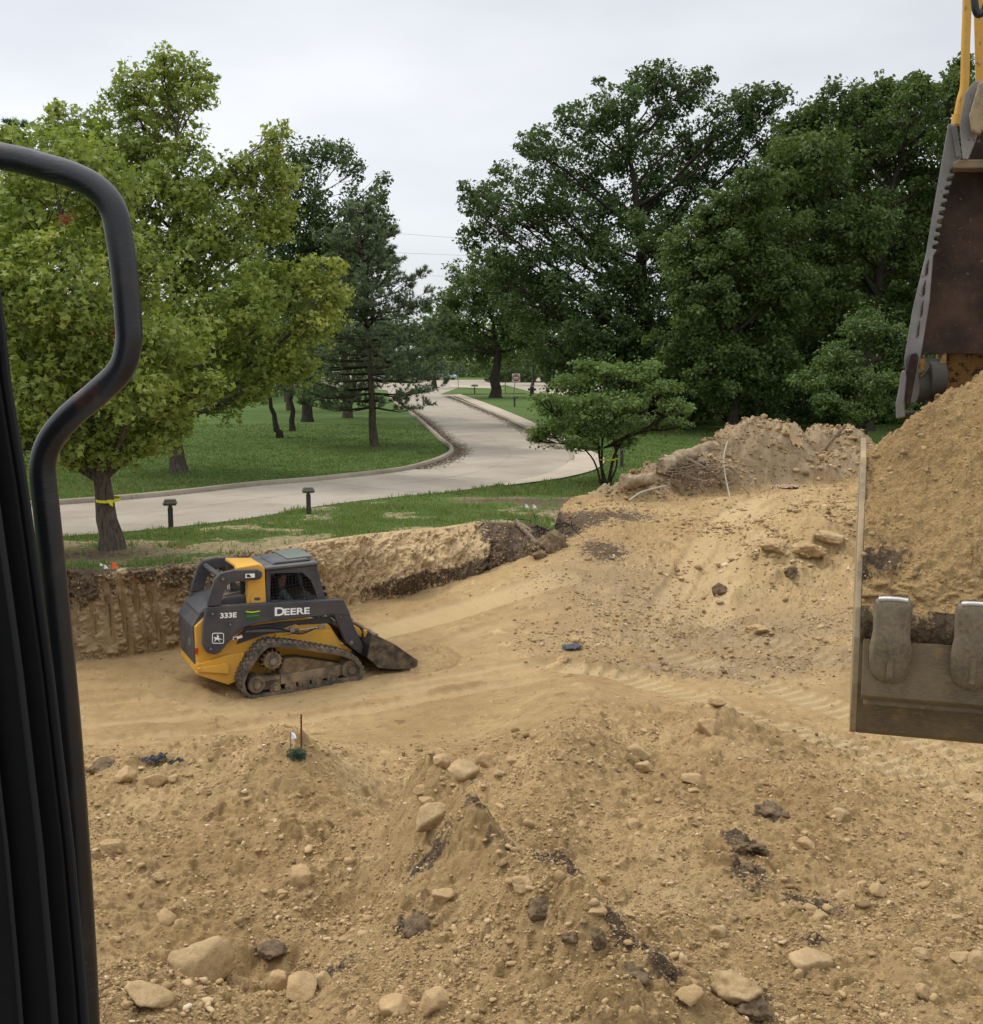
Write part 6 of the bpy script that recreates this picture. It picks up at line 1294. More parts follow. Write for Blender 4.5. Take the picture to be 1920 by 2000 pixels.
# tracks
TRK = [(600, 1188), (532, 1188), (482, 1135), (466, 1065), (492, 990), (545, 905), (602, 830), (650, 788), (705, 775), (860, 788), (1190, 842), (1295, 882), (1340, 945), (1348, 985), (1332, 1025), (1298, 1048), (950, 1118)]
def track(w0, w1, near):
    P = resamp(poly3(TRK + TRK[:1], 0.0), 400)[:-1]; n = len(P)
    for _ in range(2): P = (np.roll(P, 1, 0) + P * 2 + np.roll(P, -1, 0)) / 4
    t = np.roll(P, -1, 0) - np.roll(P, 1, 0); t /= np.linalg.norm(t, axis=1)[:, None]; nr = np.stack([t[:, 1], -t[:, 0]], -1)
    if ((P + nr * .01 - P.mean(0)) ** 2).sum() < ((P - P.mean(0)) ** 2).sum(): nr = -nr
    th = .045; vs = []
    for i in range(n):
        o_, i_ = P[i] - nr[i] * .022, P[i] - nr[i] * (th + .022)
        vs += [(o_[0], w0, o_[1]), (o_[0], w1, o_[1]), (i_[0], w1, i_[1]), (i_[0], w0, i_[1])]
    fs = [(4 * i + j, 4 * i + (j + 1) % 4, 4 * ((i + 1) % n) + (j + 1) % 4, 4 * ((i + 1) % n) + j) for i in range(n) for j in range(4)]
    mb = MB(); mb.add(vs, fs); tr = mb.build('track', M['rubber'], ROOT)
    mb = MB(); per = np.concatenate([[0], np.cumsum(np.linalg.norm(np.diff(P, axis=0), axis=1))]); L_ = per[-1]; nl = int(L_ / .085)
    for k in range(nl):
        s = k * L_ / nl; i = int(np.searchsorted(per, s)) % n; c = P[i]; m = Matrix(((t[i][0], 0, nr[i][0]), (0, 1, 0), (t[i][1], 0, nr[i][1])))
        for wa, wb, sh in ((w0 + .0, w0 + .13, 0), (w0 + .15, w1 - .15, .03), (w1 - .13, w1, 0)):
            cc = c + t[i] * sh; vs = []
            for dx, dz in ((-.030, -.022), (.030, -.022), (.022, .002), (-.022, .002)):
                for ww in (wa, wb): q = cc + t[i] * dx + nr[i] * dz; vs.append((q[0], ww, q[1]))
            mb.add(vs, [(0, 1, 3, 2), (2, 3, 5, 4), (4, 5, 7, 6), (6, 7, 1, 0), (0, 2, 4, 6), (1, 7, 5, 3)])
    mb.build('lug', M['rubber'], tr)['kind'] = 'stuff'
    wm = (w0 + w1) / 2; sd = -1 if near else 1; wo = w0 + .05 if near else w1 - .05
    def wheel(x, y, r0, name, mat='muddy', hub=True, teeth=0):
        a = q3(x, y, 0.02); mb = MB(); mb.cyl((a[0], w0 + .07, a[1]), (a[0], w1 - .07, a[1]), r0, 28); mb.ring((a[0], wo + .02 * (1 if near else -1), a[1]), (0, 1, 0), r0 * .82, r0 * .12, 28, 8)
        for k in range(teeth):
            an = k * 2 * math.pi / teeth; c = Vector((a[0] + math.cos(an) * r0 * 1.08, wm, a[1] + math.sin(an) * r0 * 1.08)); mb.box(c, (r0 * .3, .2, r0 * .16), Matrix.Rotation(-an, 3, 'Y'))
        wh = mb.build(name, M[mat], tr, .004)
        mb = MB(); mb.cyl((a[0], wo - .03, a[1]), (a[0], wo + .03, a[1]), r0 * .38, 20)
        for k in range(8 if teeth else 0): an = k * math.pi / 4; mb.cyl((a[0] + math.cos(an) * r0 * .6, wo - .03, a[1] + math.sin(an) * r0 * .6), (a[0] + math.cos(an) * r0 * .6, wo + .0, a[1] + math.sin(an) * r0 * .6), r0 * .07, 8)
        mb.build('hub', M['steel'] if teeth else M['muddy'], wh)
    wheel(703, 912, .135, 'sprocket', 'muddy', True, 13); wheel(1262, 975, .155, 'idler'); wheel(590, 1085, .13, 'idler')
    for x, y in ((722, 1108), (832, 1092), (928, 1076), (1022, 1060), (1130, 1040)): wheel(x, y, .085, 'roller')
    mb = MB(); mb.prism(poly3([(585, 1030), (760, 1010), (1190, 935), (1215, 960), (1262, 962), (1265, 990), (1212, 1000), (1160, 1022), (760, 1078), (700, 1108), (622, 1118), (580, 1085)], .1), fS, w0 + .11, w1 - .1); fr = mb.build('track_frame', M['muddy'], tr, .012)
    mb = MB(); mb.prism(poly3([(600, 1040), (640, 1032), (750, 1020), (750, 1038), (620, 1060)], .05), fS, w0 + .06, w0 + .11); mb.prism(poly3([(1195, 940), (1212, 940), (1212, 1015), (1195, 1015)], .05), fS, w0 + .06, w0 + .11); mb.prism(poly3([(760, 1010), (810, 1004), (810, 1070), (760, 1075)], .05), fS, w0 + .08, w0 + .11); mb.build('frame_rib', M['muddy'], fr, .006)
    mb = MB(); P4 = [(775, 890), (860, 878), (1000, 895), (1180, 925), (1190, 950), (1000, 975), (760, 1015), (735, 990)]; mb.prism(poly3(P4, .2), fS, w0 + .16, w1 - .02); mb.build('mud_cover', M['muddy2'], tr, .03)
track(0.0, .40, True); track(1.60, 2.0, False)
part('fender', [(700, 745), (960, 700), (1115, 690), (1195, 830), (1150, 838), (860, 790), (700, 775)], .40, .40, .46, 'yellow', .012)
part('fender', [(715, 700), (860, 650), (960, 690), (1100, 685), (1112, 692), (900, 700), (720, 742)], .41, .412, .45, 'yellow', .008)
# bucket
BW0, BW1 = .02, 1.98
Bp = [(1400, 725), (1432, 728), (1560, 790), (1700, 888), (1722, 900), (1722, 968), (1520, 966), (1448, 958), (1368, 885), (1385, 800)]
Pb = poly3(Bp, BW0); M['bktblack'] = painted('worn_black_steel', (.028, .026, .024), .6, .45, 7)
mb = MB(); mb.prism(Pb, fS, BW0, BW0 + .03); BKT = mb.build('bucket', M['bktblack'], ROOT, .006)
mb = MB(); mb.prism(Pb, fS, BW1 - .03, BW1); mb.build('side_plate', M['bktblack'], BKT, .006)
c0, c1, c2, c3 = q3(1432, 728, BW0), q3(1385, 800, BW0), q3(1368, 885, BW0), q3(1448, 958, BW0); c4, c5 = q3(1520, 966, BW0), q3(1722, 972, BW0)
def plate(name, pl, th, w0, w1, mat, parent):
    o_ = []
    for i, p in enumerate(pl):
        a = np.array(pl[max(0, i - 1)]); b = np.array(pl[min(len(pl) - 1, i + 1)]); d = (b - a) / np.linalg.norm(b - a); o_.append((p[0] - d[1] * th, p[1] + d[0] * th))
    mb = MB(); n = len(pl)
    for i in range(n - 1): mb.prism([pl[i], pl[i + 1], o_[i + 1], o_[i]], fS, w0, w1)
    return mb.build(name, M[mat], parent)
plate('back_plate', [c0, c1, c2, c3, c4], .02, BW0 + .03, BW1 - .03, 'black', BKT); plate('floor_plate', [c4, c5], .025, BW0 + .03, BW1 - .03, 'muddy', BKT)
mb = MB(); mb.tube([(c0[0], BW0, c0[1]), (c0[0], BW1, c0[1])], .03, 10); mb.build('top_bar', M['muddy'], BKT)
mb = MB(); mb.prism([(c5[0] - .02, c5[1] - .012), (c5[0] + .07, c5[1] - .008), (c5[0] + .07, c5[1] + .004), (c5[0] - .02, c5[1] + .02)], fS, BW0 + .002, BW1 - .002); mb.build('cutting_edge', M['steel'], BKT)
for w_ in (.36, 1.52):
    mb = MB(); mb.prism(poly3([(1345, 690), (1385, 700), (1410, 735), (1375, 875), (1345, 855), (1350, 760)], .36), fS, w_, w_ + .06); mb.build('coupler', M['yellow'], BKT, .008)
part('coupler_bar', [(1280, 660), (1330, 690), (1350, 720), (1345, 760), (1300, 720), (1275, 690)], .36, .5, 1.5, 'yellow', .01)
mb = MB(); a, b4 = q3(1120, 620, .36), q3(1330, 800, .36)
for w_ in (.5, 1.4): mb.tube([(a[0], w_, a[1]), (b4[0], w_, b4[1] + .05)], .03, 12)
mb.build('tilt_cylinder', M['steel'], ROOT)
# lettering and marks
def mark(body, x, y, size, bold, xs=1., wpl=.297, mat='white', ang=None):
    a = q3(x, y, .30); t = text(body, size, M[mat], 'lettering', ROOT, .0015, bold); t.rotation_euler = (math.pi / 2, 0, 0)
    sl2 = ang if ang is not None else AN; t.rotation_euler = Matrix.Rotation(-sl2, 3, 'Y').to_euler() if False else (math.pi / 2, -sl2, 0); t.scale = (xs, 1, 1); t.location = (a[0], wpl, a[1]); return t
e0, e1 = q3(640, 503, .3), q3(1190, 474, .3); AN = math.atan2(e1[1] - e0[1], e1[0] - e0[0])
mark('D', 745, 562, .175, .005, 1.28); mark('EERE', 867, 559, .138, .0035, 1.40); mark('333E', 383, 587, .104, .003, 1.2, ang=AN)
part('sticker', [(507, 556), (606, 552), (606, 606), (507, 616)], .3, .296, .2995, 'green', 0)
part('sticker_stripe', [(507, 556), (550, 560), (606, 552), (606, 558), (550, 566), (507, 562)], .3, .293, .2955, 'tape', 0); part('sticker_stripe', [(512, 590), (600, 582), (600, 587), (512, 595)], .3, .293, .2955, 'hatch', 0)
def warn(pts, pts2):
    o = part('warning_label', pts, .3, .296, .2995, 'white', 0); part('warning_mark', pts2, .3, .292, .2955, 'black', 0, o if False else ROOT)
warn([(504, 292), (570, 290), (570, 318), (504, 322)], [(512, 298), (530, 296), (545, 314), (515, 316)])
part('warning_label', [(414, 735), (478, 718), (484, 742), (418, 762)], .3, .296, .2995, 'white', 0); part('warning_mark', [(414, 735), (478, 718), (479, 724), (415, 741)], .3, .292, .2955, 'red', 0); part('warning_mark', [(420, 746), (440, 740), (444, 754), (424, 758)], .3, .292, .2955, 'black', 0)
# emblem: rounded outline with a leaping deer
def rr(cx, cy, w_, h_, r_): return [(cx + sx * (w_ - r_) + r_ * math.cos(a), cy + sy * (h_ - r_) + r_ * math.sin(a)) for sx, sy, a0 in ((1, 1, 0), (-1, 1, 90), (-1, -1, 180), (1, -1, 270)) for a in [R(a0 + k * 18) for k in range(6)]]
o1 = poly3(rr(310, 747, 42, 38, 14), .3); i1 = poly3(rr(310, 747, 37, 33, 10), .3); mb = MB(); n = len(o1)
vs = [(a, .294, b) for a, b in o1] + [(a, .294, b) for a, b in i1] + [(a, .2995, b) for a, b in o1] + [(a, .2995, b) for a, b in i1]
fs = [(i, (i + 1) % n, n + (i + 1) % n, n + i) for i in range(n)] + [(i, (i + 1) % n, 2 * n + (i + 1) % n, 2 * n + i) for i in range(n)]; mb.add(vs, fs); EM = mb.build('emblem', M['white'], ROOT)
deer = [(281, 742), (286, 738), (292, 742), (300, 741), (306, 738), (304, 730), (300, 722), (303, 721), (308, 729), (309, 722), (312, 721), (313, 730), (318, 735), (318, 739), (313, 741), (315, 748), (326, 750), (338, 757), (337, 760), (324, 755), (316, 756), (318, 764), (325, 770), (321, 771), (313, 764), (310, 756), (300, 757), (294, 761), (288, 771), (284, 770), (288, 760), (290, 751), (284, 748)]
mb = MB(); mb.prism(poly3(deer, .3), fS, .294, .2995); mb.build('deer', M['white'], EM)
part('rear_badge', [(100, 745), (112, 745), (116, 790), (104, 800)], .5, .494, .499, 'steel', 0)
# soil rolling in front of the bucket
def heap(name, label, cx, cy, rx, ry, h, seed, mat='soil'):
    g = np.linspace(-1, 1, 70); A, B = np.meshgrid(g, g); q = np.hypot(A, B); x = cx + A * rx; y = cy + B * ry; b0 = height(x, y)
    zz = h * np.clip(1 - q, 0, 1) ** .8 * (1 + .5 * fbm(x, y, .35, 3, seed)) + (q < .95) * .05 * np.abs(fbm(x, y, .12, 3, seed + 3)) - .02
    i = np.arange(4900).reshape(70, 70); F = np.stack([i[:-1, :-1], i[:-1, 1:], i[1:, 1:], i[1:, :-1]], -1).reshape(-1, 4); F = F[(q[:-1, :-1].ravel() < .98)]
    z0 = np.zeros(4900); o = npmesh(name, np.stack([x, y, b0 + zz], -1).reshape(-1, 3), F, M[mat], None, True, {'dark': ('FLOAT', z0 + .25), 'pale': ('FLOAT', z0), 'grey': ('FLOAT', z0), 'tone': ('FLOAT', z0 + .5)}); tag(o, label, 'soil heap', None, 'stuff'); return o
tipw = ROOT.matrix_world @ Vector((c5[0] + .05, .5, c5[1])); heap('soil_heap', 'fresh soil rolling up in front of the loader bucket', tipw.x + .25, tipw.y + .1, .6, .75, .26, 5)

# ------------------------------------------------------------------ excavator: cab pillar, grab handle, arm, bucket
EX = empty('excavator', (0.0, -1.0, 1.7)); tag(EX, 'excavator seen from inside: black cab pillar and handle, raised bucket full of soil', 'excavator')
def E(v): return Vector(v) - EX.location
hp = [(-260, 262), (0, 305), (77, 323), (150, 346), (196, 374), (222, 412), (233, 464), (240, 510), (245, 556), (250, 620), (251, 672), (236, 722), (191, 767), (138, 812), (100, 858), (84, 905), (86, 958), (91, 1000), (110, 1180), (133, 1420), (149, 1630), (160, 1800), (170, 1990), (180, 2300)]
pts = [aty(a, b, 1.30 + (b - 300) * .00004) for a, b in hp]
for i, (a, b) in enumerate(hp): pts[i] = aty(a, b, 1.30)
mb = MB(); mb.tube([E(p) for p in spline(pts, 8)], .0148, 28, False)
hm = NB('handle_paint'); n1 = hm.noise(14, 6, .6); n_2 = hm.noise(60, 5, .7, sc=(1, 1, 9)); c = hm.mix(hm.ramp(n1, [(.55, 0), (.7, 1)]), (.012, .013, .016), (.03, .022, .018)); c = hm.mix(hm.math('MULTIPLY', hm.math('MULTIPLY', hm.ramp(n_2, [(.55, 0), (.68, 1)]), hm.ramp(hm.noise(5, 3, .5), [(.5, 0), (.62, 1)])), .8), c, (.11, .11, .12)); c = hm.mix(hm.math('MULTIPLY', hm.ramp(hm.noise(9, 4, .6), [(.62, 0), (.70, 1)]), .5), c, (.14, .06, .03))
M['handle'] = hm.done(c, hm.ramp(n1, [(.3, .22), (.7, .42)]), 0, hm.bump(n_2, .0006, .4), .5)
mb.build('grab_handle', M['handle'], EX, recalc=False)
edge = [(-40, 400), (0, 556), (8, 613), (23, 747), (38, 843), (54, 939), (62, 995), (84, 1152), (107, 1321), (123, 1461), (146, 1658), (168, 1910), (190, 2200)]
def strip(name, off, w_, Yd, depth, mat):
    mb = MB(); L0 = [aty(a - off, b, Yd) for a, b in edge]; L1 = [aty(a - off - w_, b, Yd) for a, b in edge]; n = len(edge); vs = []
    for a, b in zip(L0, L1): vs += [E(a), E(b), E(b + Vector((-.46 * depth, depth, 0))), E(a + Vector((-.46 * depth, depth, 0)))]
    fs = [(4 * i + j, 4 * i + (j + 1) % 4, 4 * i + 4 + (j + 1) % 4, 4 * i + 4 + j) for i in range(n - 1) for j in range(4)] + [(0, 1, 2, 3), tuple(4 * (n - 1) + k for k in (3, 2, 1, 0))]
    mb.add(vs, fs); return mb.build(name, M[mat], EX, .003)
strip('cab_pillar', 22, 900, 1.05, .09, 'cabblack'); strip('door_seal', 0, 22, 1.06, .05, 'black'); strip('pillar_trim', 60, 14, 1.03, .03, 'black'); strip('pillar_trim', 128, 10, 1.035, .02, 'black')
# bucket profile in the (Y,Z) plane, swept along its width; slightly turned
BX0 = aty(1668, 1200, 4.0).x; BG = R(17.5); CG, SG = math.cos(BG), math.sin(BG); BY0 = 3.92
def bp(px_y, Y): p = aty(1680, px_y, Y); return (Y, p.z)
lip = bp(1245, 3.92); b1_, b2q, b3q = bp(1335, 3.93), bp(1425, 4.02), bp(1475, 4.35)
b4q, b5q, b6q = (4.75, bp(1425, 4.02)[1] - .05), (5.05, bp(1200, 4.9)[1] + .05), (5.05, bp(950, 5.0)[1])
shell = [lip, b1_, b2q, (4.15, b2q[1] - .05), (4.4, b2q[1] - .08), (4.7, b2q[1] - .02), (4.95, b2q[1] + .18), (5.08, b2q[1] + .5), (5.05, b2q[1] + .9)]
BWID = 1.25
def BW(w_, a, c): return Vector((BX0 + w_ * CG + (a - BY0) * SG, BY0 - w_ * SG + (a - BY0) * CG, c))
def fB(a, c, w_):  # profile point (Y,Z) at width w_
    return E(BW(w_, a, c))
mb = MB(); th = .022; n = len(shell); ins = []
for i, p in enumerate(shell):
    a = np.array(shell[max(0, i - 1)]); b = np.array(shell[min(n - 1, i + 1)]); d = (b - a) / np.linalg.norm(b - a); ins.append((p[0] - d[1] * th, p[1] + d[0] * th))
for i in range(n - 1): mb.prism([shell[i], shell[i + 1], ins[i + 1], ins[i]], fB, .0, BWID)
b = NB('bucket_steel'); n1 = b.noise(4, 6, .6); n_2 = b.noise(40, 5, .7, sc=(1, 1, 4)); c = b.mix(b.ramp(n1, [(.4, 0), (.65, 1)]), (.11, .085, .057), (.19, .14, .085)); c = b.mix(b.math('MULTIPLY', b.ramp(n_2, [(.45, 0), (.7, 1)]), .6), c, (.27, .19, .105)); c = b.mix(b.math('MULTIPLY', b.ramp(b.noise(7, 7, .75), [(.55, 0), (.65, 1)]), .7), c, (.30, .20, .10)); M['bsteel'] = b.done(c, .75, .3, b.bump(n_2, .002, .6), .3)
b = NB('side_steel'); n1 = b.noise(5, 6, .6); n_2 = b.noise(50, 5, .7); c = b.mix(b.ramp(n1, [(.4, 0), (.65, 1)]), (.22, .185, .13), (.38, .30, .19)); c = b.mix(b.math('MULTIPLY', b.ramp(n_2, [(.42, 0), (.6, 1)]), .7), c, (.42, .28, .13)); M['ssteel'] = b.done(c, .7, .2, b.bump(n_2, .001, .5))
XB = mb.build('bucket', M['bsteel'], EX, .003)
top = bp(892, 4.35); sp2 = [(lip[0] + .0, lip[1]), (lip[0] + .03, lip[1] + .10), (4.05, bp(1100, 4.05)[1]), (top[0], top[1]), (top[0] + .35, top[1] + .05), (5.05, b2q[1] + .9), (5.08, b2q[1] + .5), (4.95, b2q[1] + .18), (4.7, b2q[1] - .02), (4.4, b2q[1] - .08), (4.15, b2q[1] - .05), (b2q[0], b2q[1]), (b1_[0], b1_[1])]
for w0 in (-.022, BWID): mb = MB(); mb.prism(sp2, fB, w0, w0 + .022); mb.build('side_plate', M['ssteel'], XB, .003)
mb = MB(); mb.prism([(lip[0] - .028, lip[1] - .2), (lip[0] - .006, lip[1] - .22), (lip[0] - .006, lip[1] - .005), (lip[0] - .02, lip[1])], fB, .01, BWID - .01)
mb.build('lip_plate', M['bsteel'], XB, .003)
mb = MB(); mb.prism([(b1_[0] - .012, b1_[1] - .04), (b1_[0] - .001, b1_[1] - .04), (b1_[0] - .001, b1_[1] - .07), (b1_[0] - .012, b1_[1] - .07)], fB, .02, BWID - .02); mb.build('wear_strip', M['bsteel'], XB, .003)
# teeth: tapered blade on a rounded adapter
def tooth(wc):
    root_ = None; sec = []
    z0, z1 = bp(1342, 3.86)[1], bp(1166, 3.84)[1]; H_ = z1 - z0; prof = []
    #  t, half width, front y, back y
    for t, hw, yf, yb in ((0, .018, 3.912, 3.93), (.03, .036, 3.895, 3.93), (.08, .050, 3.878, 3.93), (.16, .061, 3.862, 3.93), (.28, .068, 3.848, 3.93), (.42, .069, 3.836, 3.95), (.52, .064, 3.832, 3.96), (.60, .060, 3.831, 3.94), (.75, .061, 3.829, 3.90), (.90, .064, 3.827, 3.87), (.96, .062, 3.828, 3.858), (1.0, .050, 3.833, 3.85)):
        z = z0 + H_ * t; yo = 0; x = wc
        gv = .010 * math.exp(-((t - .30) / .07) ** 2); ring_ = [(x - hw, yb + yo, z), (x - hw, yf + .024 + yo, z), (x - hw * .85, yf + .010 + yo + gv, z), (x - hw * .5, yf + .002 + yo + gv * 1.4, z), (x - hw * .2, yf + yo, z), (x + hw * .2, yf + yo, z), (x + hw * .5, yf + .002 + yo + gv * 1.4, z), (x + hw * .85, yf + .010 + yo + gv, z), (x + hw, yf + .024 + yo, z), (x + hw, yb + yo, z)]; sec.append([E(BW(*p)) for p in ring_])
    mb = MB(); k = 10; vs = [v for s in sec for v in s]; fs = [(i * k + j, i * k + (j + 1) % k, (i + 1) * k + (j + 1) % k, (i + 1) * k + j) for i in range(len(sec) - 1) for j in range(k)] + [tuple(range(k - 1, -1, -1)), tuple(range((len(sec) - 1) * k, len(sec) * k))]
    mb.add(vs, fs, True); t_ = mb.build('tooth', M['tooth'], XB, .006)
    mb = MB(); z9 = z0 + H_ * 1.0; mb.tube([E(BW(wc + q * .046, 3.838 - .004 * (1 - q * q), z9 - .004 * q * q + .0)) for q in np.linspace(-1, 1, 9)], .0085, 8); mb.build('worn_tip', M['brightsteel'], t_)
    mb = MB(); x = wc; yo = 0; zc = z0 + H_ * .30
    for s in (): mb.add([E(BW(x + s * .055, 3.850 + yo, zc + .05)), E(BW(x + s * .012, 3.832 + yo, zc - .0)), E(BW(x + s * .012, 3.832 + yo, zc + .02)), E(BW(x + s * .05, 3.845 + yo, zc + .07))], [(0, 1, 2, 3)])
    mb.tube([E(BW(x, 3.856 + yo, zc - .05)), E(BW(x, 3.838 + yo, zc + .04))], .011, 8); mb.build('locking_pin', M['tooth'], t_, recalc=False)
b = NB('tooth_steel'); n1 = b.noise(9, 6, .6); n_2 = b.noise(70, 5, .7); c = b.mix(b.ramp(n1, [(.4, 0), (.65, 1)]), (.13, .105, .08), (.22, .18, .13)); c = b.mix(b.math('MULTIPLY', b.ramp(n_2, [(.42, 0), (.65, 1)]), .6), c, (.34, .24, .13)); M['tooth'] = b.done(c, .7, .3, b.bump(n_2, .0015, .6), .4)
for k in range(5): tooth(.10 + k * .262)
# heaped load
def load():
    nu_, nv_ = 420, 420; u = np.linspace(0, 1, nu_); v = np.linspace(0, 1, nv_); A, B = np.meshgrid(u, v); x = BX0 + A * BWID
    zl = aty(1680, 1172, 3.93).z; y = 3.93 + B * 1.1
    ridge = aty(1668, 885, 4.35).z; peak = aty(2000, 700, 4.3).z
    prof_e = np.interp(B, [0, .12, .28, .45, .8, 1], [0, .30, .66, 1.0, .85, .55]); hE = (ridge - zl)
    hC = peak - zl; cen = np.clip(np.sin(np.pi * np.clip(A * .98 + .01, 0, 1)), 0, 1) ** 1.15
    prof_c = np.interp(B, [0, .1, .25, .45, .6, 1], [0, .22, .58, .98, 1.0, .5])
    z = zl - .02 + (hE * prof_e) * (1 - cen) + hC * prof_c * cen
    z = z + (.05 * fbm(x, y, .35, 3, 1) + .040 * np.abs(fbm(x, y + z, .11, 3, 2)) + .020 * fbm(x, y + z, .035, 3, 3, .6) + .045 * lumps(x, y + z * .7, .10, 571, .35)[0] + .04 * lumps(x, y + z * .7, .04, 581, .5)[0]) * sstep(0, .1, B + .02) 
    low = np.exp(-(B / .10) ** 2); y = y - low * (.03 * fbm(x, z, .2, 2, 5) + .04 * np.abs(fbm(x, z * 2, .08, 3, 7)))
    z = z - low * .045 * np.abs(fbm(x, y, .25, 2, 9))
    V_ = np.stack([x, y, z], -1).reshape(-1, 3); i = np.arange(A.size).reshape(A.shape); F = [np.stack([i[:-1, :-1], i[:-1, 1:], i[1:, 1:], i[1:, :-1]], -1).reshape(-1, 4)]
    # skirt in front between the teeth
    m = 60; W_, T_ = np.meshgrid(u, np.linspace(0, 1, m)); xs_ = BX0 + W_ * BWID; zs = z[0][None, :] * (1 - T_) + (lip[1] - .005 - .05 * np.clip(fbm(xs_, xs_ * 0, .09, 3, 23) + .1, 0, 1)) * T_; ys2 = y[0][None, :] * np.ones_like(T_) - .02 * np.sin(np.pi * T_) + .04 * np.abs(fbm(xs_, zs, .07, 3, 12)) * T_ * -1 - .012 * T_
    V2 = np.stack([xs_, ys2, zs], -1).reshape(-1, 3); j = np.arange(W_.size).reshape(W_.shape) + len(V_); F.append(np.stack([j[:-1, :-1], j[1:, :-1], j[1:, 1:], j[:-1, 1:]], -1).reshape(-1, 4))
    V_ = np.concatenate([V_, V2]); ww_, aa_ = V_[:, 0] - BX0, V_[:, 1].copy(); V_ = np.stack([BX0 + ww_ * CG + (aa_ - BY0) * SG, BY0 - ww_ * SG + (aa_ - BY0) * CG, V_[:, 2]], -1); dk = np.concatenate([(.75 * np.exp(-((B - .02) / .16) ** 2) * sstep(-.2, .4, fbm(x, B, .3, 2, 15))).ravel(), np.full(W_.size, .75)])
    z0 = np.zeros(len(V_)); o = npmesh('soil_load', V_, np.concatenate(F), M['soilload'], None, True, {'dark': ('FLOAT', dk), 'pale': ('FLOAT', z0), 'grey': ('FLOAT', z0)})
    tag(o, 'heaped tan soil filling the excavator bucket', 'soil', None, 'stuff')
    r = np.random.default_rng(8); n = 2600; k = r.integers(0, nu_ * nv_, n); P = V_[k]; s = .0035 * (1 - r.uniform(0, 1, n) * .985) ** (-1 / 2.4); nv = len(I1[0])
    Vo = np.stack([facet(I1[0], 300 + q, 6, .45) for q in range(8)])[r.integers(0, 8, n)] * r.uniform(.6, 1.3, (n, 1, 3)) * s[:, None, None] + P[:, None]
    o = npmesh('load_crumbs', Vo.reshape(-1, 3), (I1[1][None] + (np.arange(n) * nv)[:, None, None]).reshape(-1, 3), M['peb'], None, False, {'tint': ('FLOAT', np.repeat(np.clip(r.beta(2, 3, n), 0, .8), nv))}); tag(o, 'small crumbs of soil on the heap in the excavator bucket', 'crumbs', None, 'stuff')
M['soilload'] = soilmat('load_soil', ((.375, .235, .098), (.475, .315, .142)))
load()
# arm with folded thumb
def fP(Yd):
    def f(a, b, w_): p = aty(a, b, Yd); return E(Vector((p.x + w_ * .4, p.y + w_ * .92, p.z)))
    return f
b = NB('thumb_steel'); n1 = b.noise(6, 6, .6); n_2 = b.noise(45, 5, .7); c = b.mix(b.ramp(n1, [(.4, 0), (.65, 1)]), (.19, .175, .17), (.28, .26, .245)); c = b.mix(b.ramp(n_2, [(.62, 0), (.7, 1)]), c, (.09, .05, .035)); M['thumb'] = b.done(c, .6, .3, b.bump(n_2, .0015, .5))
b = NB('rusty_steel'); n1 = b.noise(5, 6, .6); n_2 = b.noise(45, 6, .7); c = b.mix(b.ramp(n1, [(.4, 0), (.65, 1)]), (.022, .012, .008), (.075, .042, .026)); c = b.mix(b.ramp(n_2, [(.60, 0), (.70, 1)]), c, (.17, .12, .08)); c = b.mix(b.ramp(b.noise(2.2, 7, .7), [(.58, 0), (.7, 1)]), c, (.085, .052, .03)); M['rust'] = b.done(c, .8, .1, b.bump(n_2, .003, .8))
ser = [(1868, 325)]
for k in range(10):
    t = k / 10; x = 1868 - 38 * t ** .8; y = 325 + 165 * t; ser += [(x - 1, y + 3), (x - 12, y + 6), (x - 13, y + 12), (x - 3, y + 14)]
TP_ = [(1852, 241), (1868, 243), (1878, 305)] + ser + [(1822, 500), (1815, 590), (1799, 690), (1790, 730), (1768, 735), (1766, 700), (1768, 689), (1782, 605), (1808, 497), (1826, 390), (1840, 310)]
mb = MB(); mb.prism(TP_, fP(4.55), 0, .03); TH = mb.build('thumb', M['thumb'], EX, .004)
mb = MB(); mb.prism([(a + 430, b) for a, b in TP_], fP(4.55), 0, .03); mb.build('side_plate', M['thumb'], TH, .004)
mb = MB(); mb.prism([(1826, 485), (1848, 385), (1866, 328), (1990, 320), (2290, 330), (2260, 690), (1799, 692), (1811, 600)], fP(4.60), 0, .03); mb.build('back_plate', M['rust'], TH, .003)
mb = MB(); mb.prism([(1862, 318), (1872, 312), (1990, 310), (2290, 318), (2290, 328), (1862, 328)], fP(4.50), 0, .14); mb.build('cross_plate', M['muddy'], TH, .004)
mb = MB(); mb.prism([(1893, 232), (2290, 225), (2290, 322), (1884, 322)], fP(4.64), 0, .03); mb.build('back_plate', M['rust'], TH, .003)
mb = MB(); mb.prism([(1880, 310), (1874, 240), (1885, 180), (1903, 158), (1918, 157), (1925, 170), (1905, 238), (1912, 250), (1905, 275), (1890, 312)], fP(4.46), 0, .03); mb.build('tip_plate', M['thumb'], TH, .004)
mb = MB(); mb.prism([(1893, 225), (1912, 160), (1940, 150), (1940, 220), (1912, 262), (1897, 255)], fP(4.40), 0, .05); mb.build('tip', M['ssteel'], TH, .008)
mb = MB(); mb.prism([(1858, 245), (1866, 245), (1876, 305), (1868, 308)], fP(4.53), 0, .02); mb.build('rib', M['thumb'], TH, .002)
mb = MB()
for x, y, w_ in ((1806, 560, 5), (1802, 600, 4), (1795, 640, 4), (1812, 520, 5)): mb.prism([(x - w_ / 2, y), (x + w_ / 2, y - 14), (x + w_ / 2 - 2, y + 14), (x - w_ / 2 - 2, y + 20)], fP(4.545), 0, .01)
mb.build('slot', M['rust'], TH, 0)
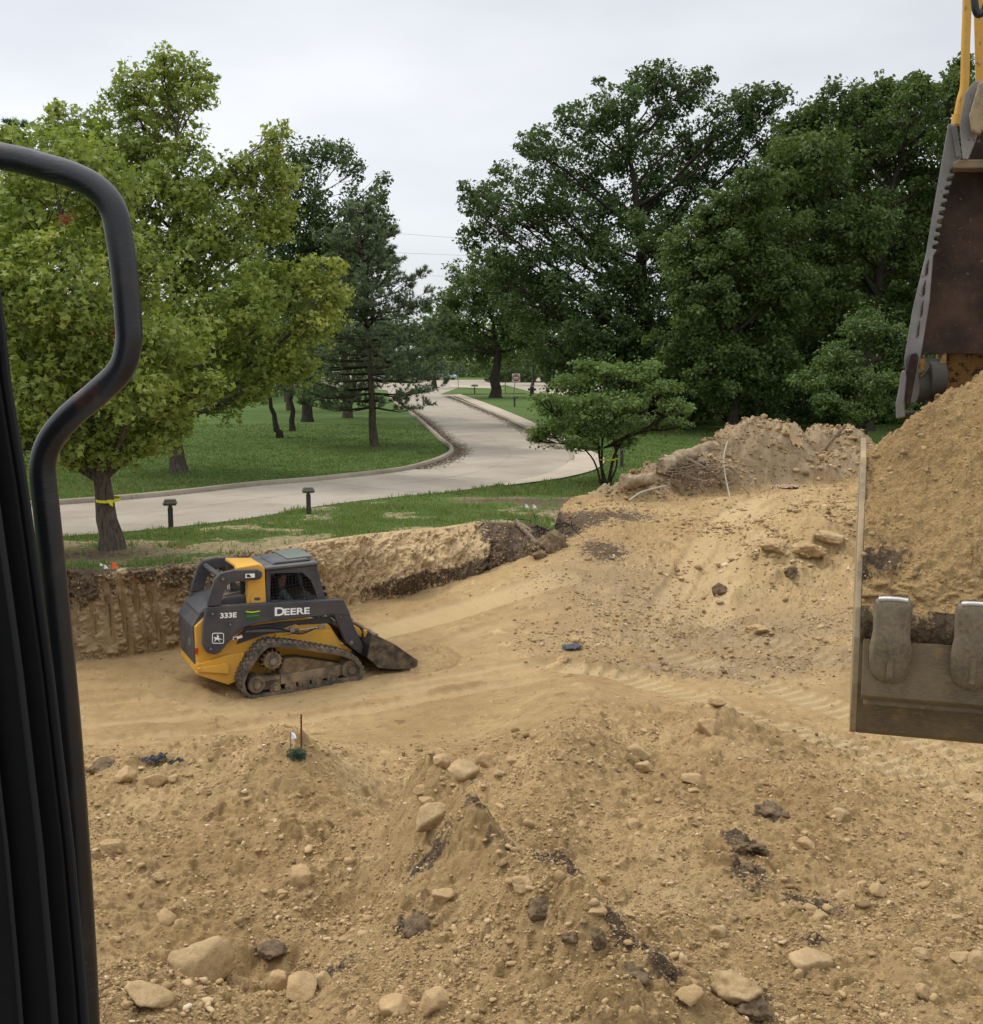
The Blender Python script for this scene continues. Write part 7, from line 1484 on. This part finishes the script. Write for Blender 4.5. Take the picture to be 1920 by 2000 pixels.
M['rustyellow'] = painted('rusty_yellow', (.26, .13, .028), .75, .4, 7, 0, (.05, .028, .018))
# boom stick behind
mb = MB(); mb.prism([(1905, 158), (1902, 30), (1908, -200), (2400, -200), (2330, 235), (1898, 235)], fP(4.95), 0, .4); ST = mb.build('stick', M['yellowx'], EX, .01)
mb = MB(); mb.prism([(1826, 720), (1836, 640), (2200, 640), (2200, 900), (1828, 900)], fP(4.75), 0, .3); mb.build('stick_end', M['rustyellow'], ST, .01)
mb = MB(); mb.tube([E(p) for p in spline([aty(1889, -120, 4.6), aty(1889, 0, 4.6), aty(1886, 90, 4.6), aty(1884, 165, 4.6), aty(1877, 195, 4.6), aty(1871, 228, 4.6)], 6)], .0165, 16); mb.build('hydraulic_tube', M['yellowx'], ST)
mb = MB(); mb.tube([E(aty(1872, 224, 4.6)), E(aty(1870, 244, 4.6))], .024, 12); mb.build('tube_clamp', M['yellowx'], ST)
mb = MB(); mb.tube([E(p) for p in spline([aty(1903, -60, 4.3), aty(1903, 0, 4.3), aty(1909, 27, 4.3), aty(1921, 20, 4.3), aty(1935, -20, 4.3)], 6)], .013, 12); mb.build('hose', M['handle'], ST)
# linkage at the bucket hinge
def lk(name, pts, Yd, w_, mat, bv=.006): mb = MB(); mb.prism(pts, fP(Yd), 0, w_); return mb.build(name, M[mat], EX, bv)
lk('link', [(1760, 725), (1768, 722), (1770, 740), (1765, 790), (1768, 815), (1750, 818), (1749, 790), (1755, 760)], 4.5, .03, 'thumb')
lk('link', [(1778, 692), (1790, 688), (1794, 700), (1776, 795), (1768, 800), (1767, 740)], 4.52, .03, 'rust')
mb = MB()
for x0, x1, yy0, rr_ in ((1785, 1806, 755, .065), (1806, 1836, 742, .085), (1753, 1900, 808, .012)): mb.tube([E(aty(x0, yy0, 4.62)), E(aty(x1, yy0, 4.62))], rr_, 24)
mb.build('hinge_pin', M['bollard'], EX, .004)
lk('bracket', [(1794, 705), (1806, 690), (1806, 730), (1798, 740)], 4.56, .03, 'rustyellow'); lk('bracket', [(1826, 730), (1842, 690), (1848, 690), (1846, 790), (1832, 800)], 4.57, .05, 'rustyellow')
lk('bracket', [(1806, 800), (1808, 725), (1822, 705), (1836, 708), (1838, 800)], 4.58, .04, 'bollard')
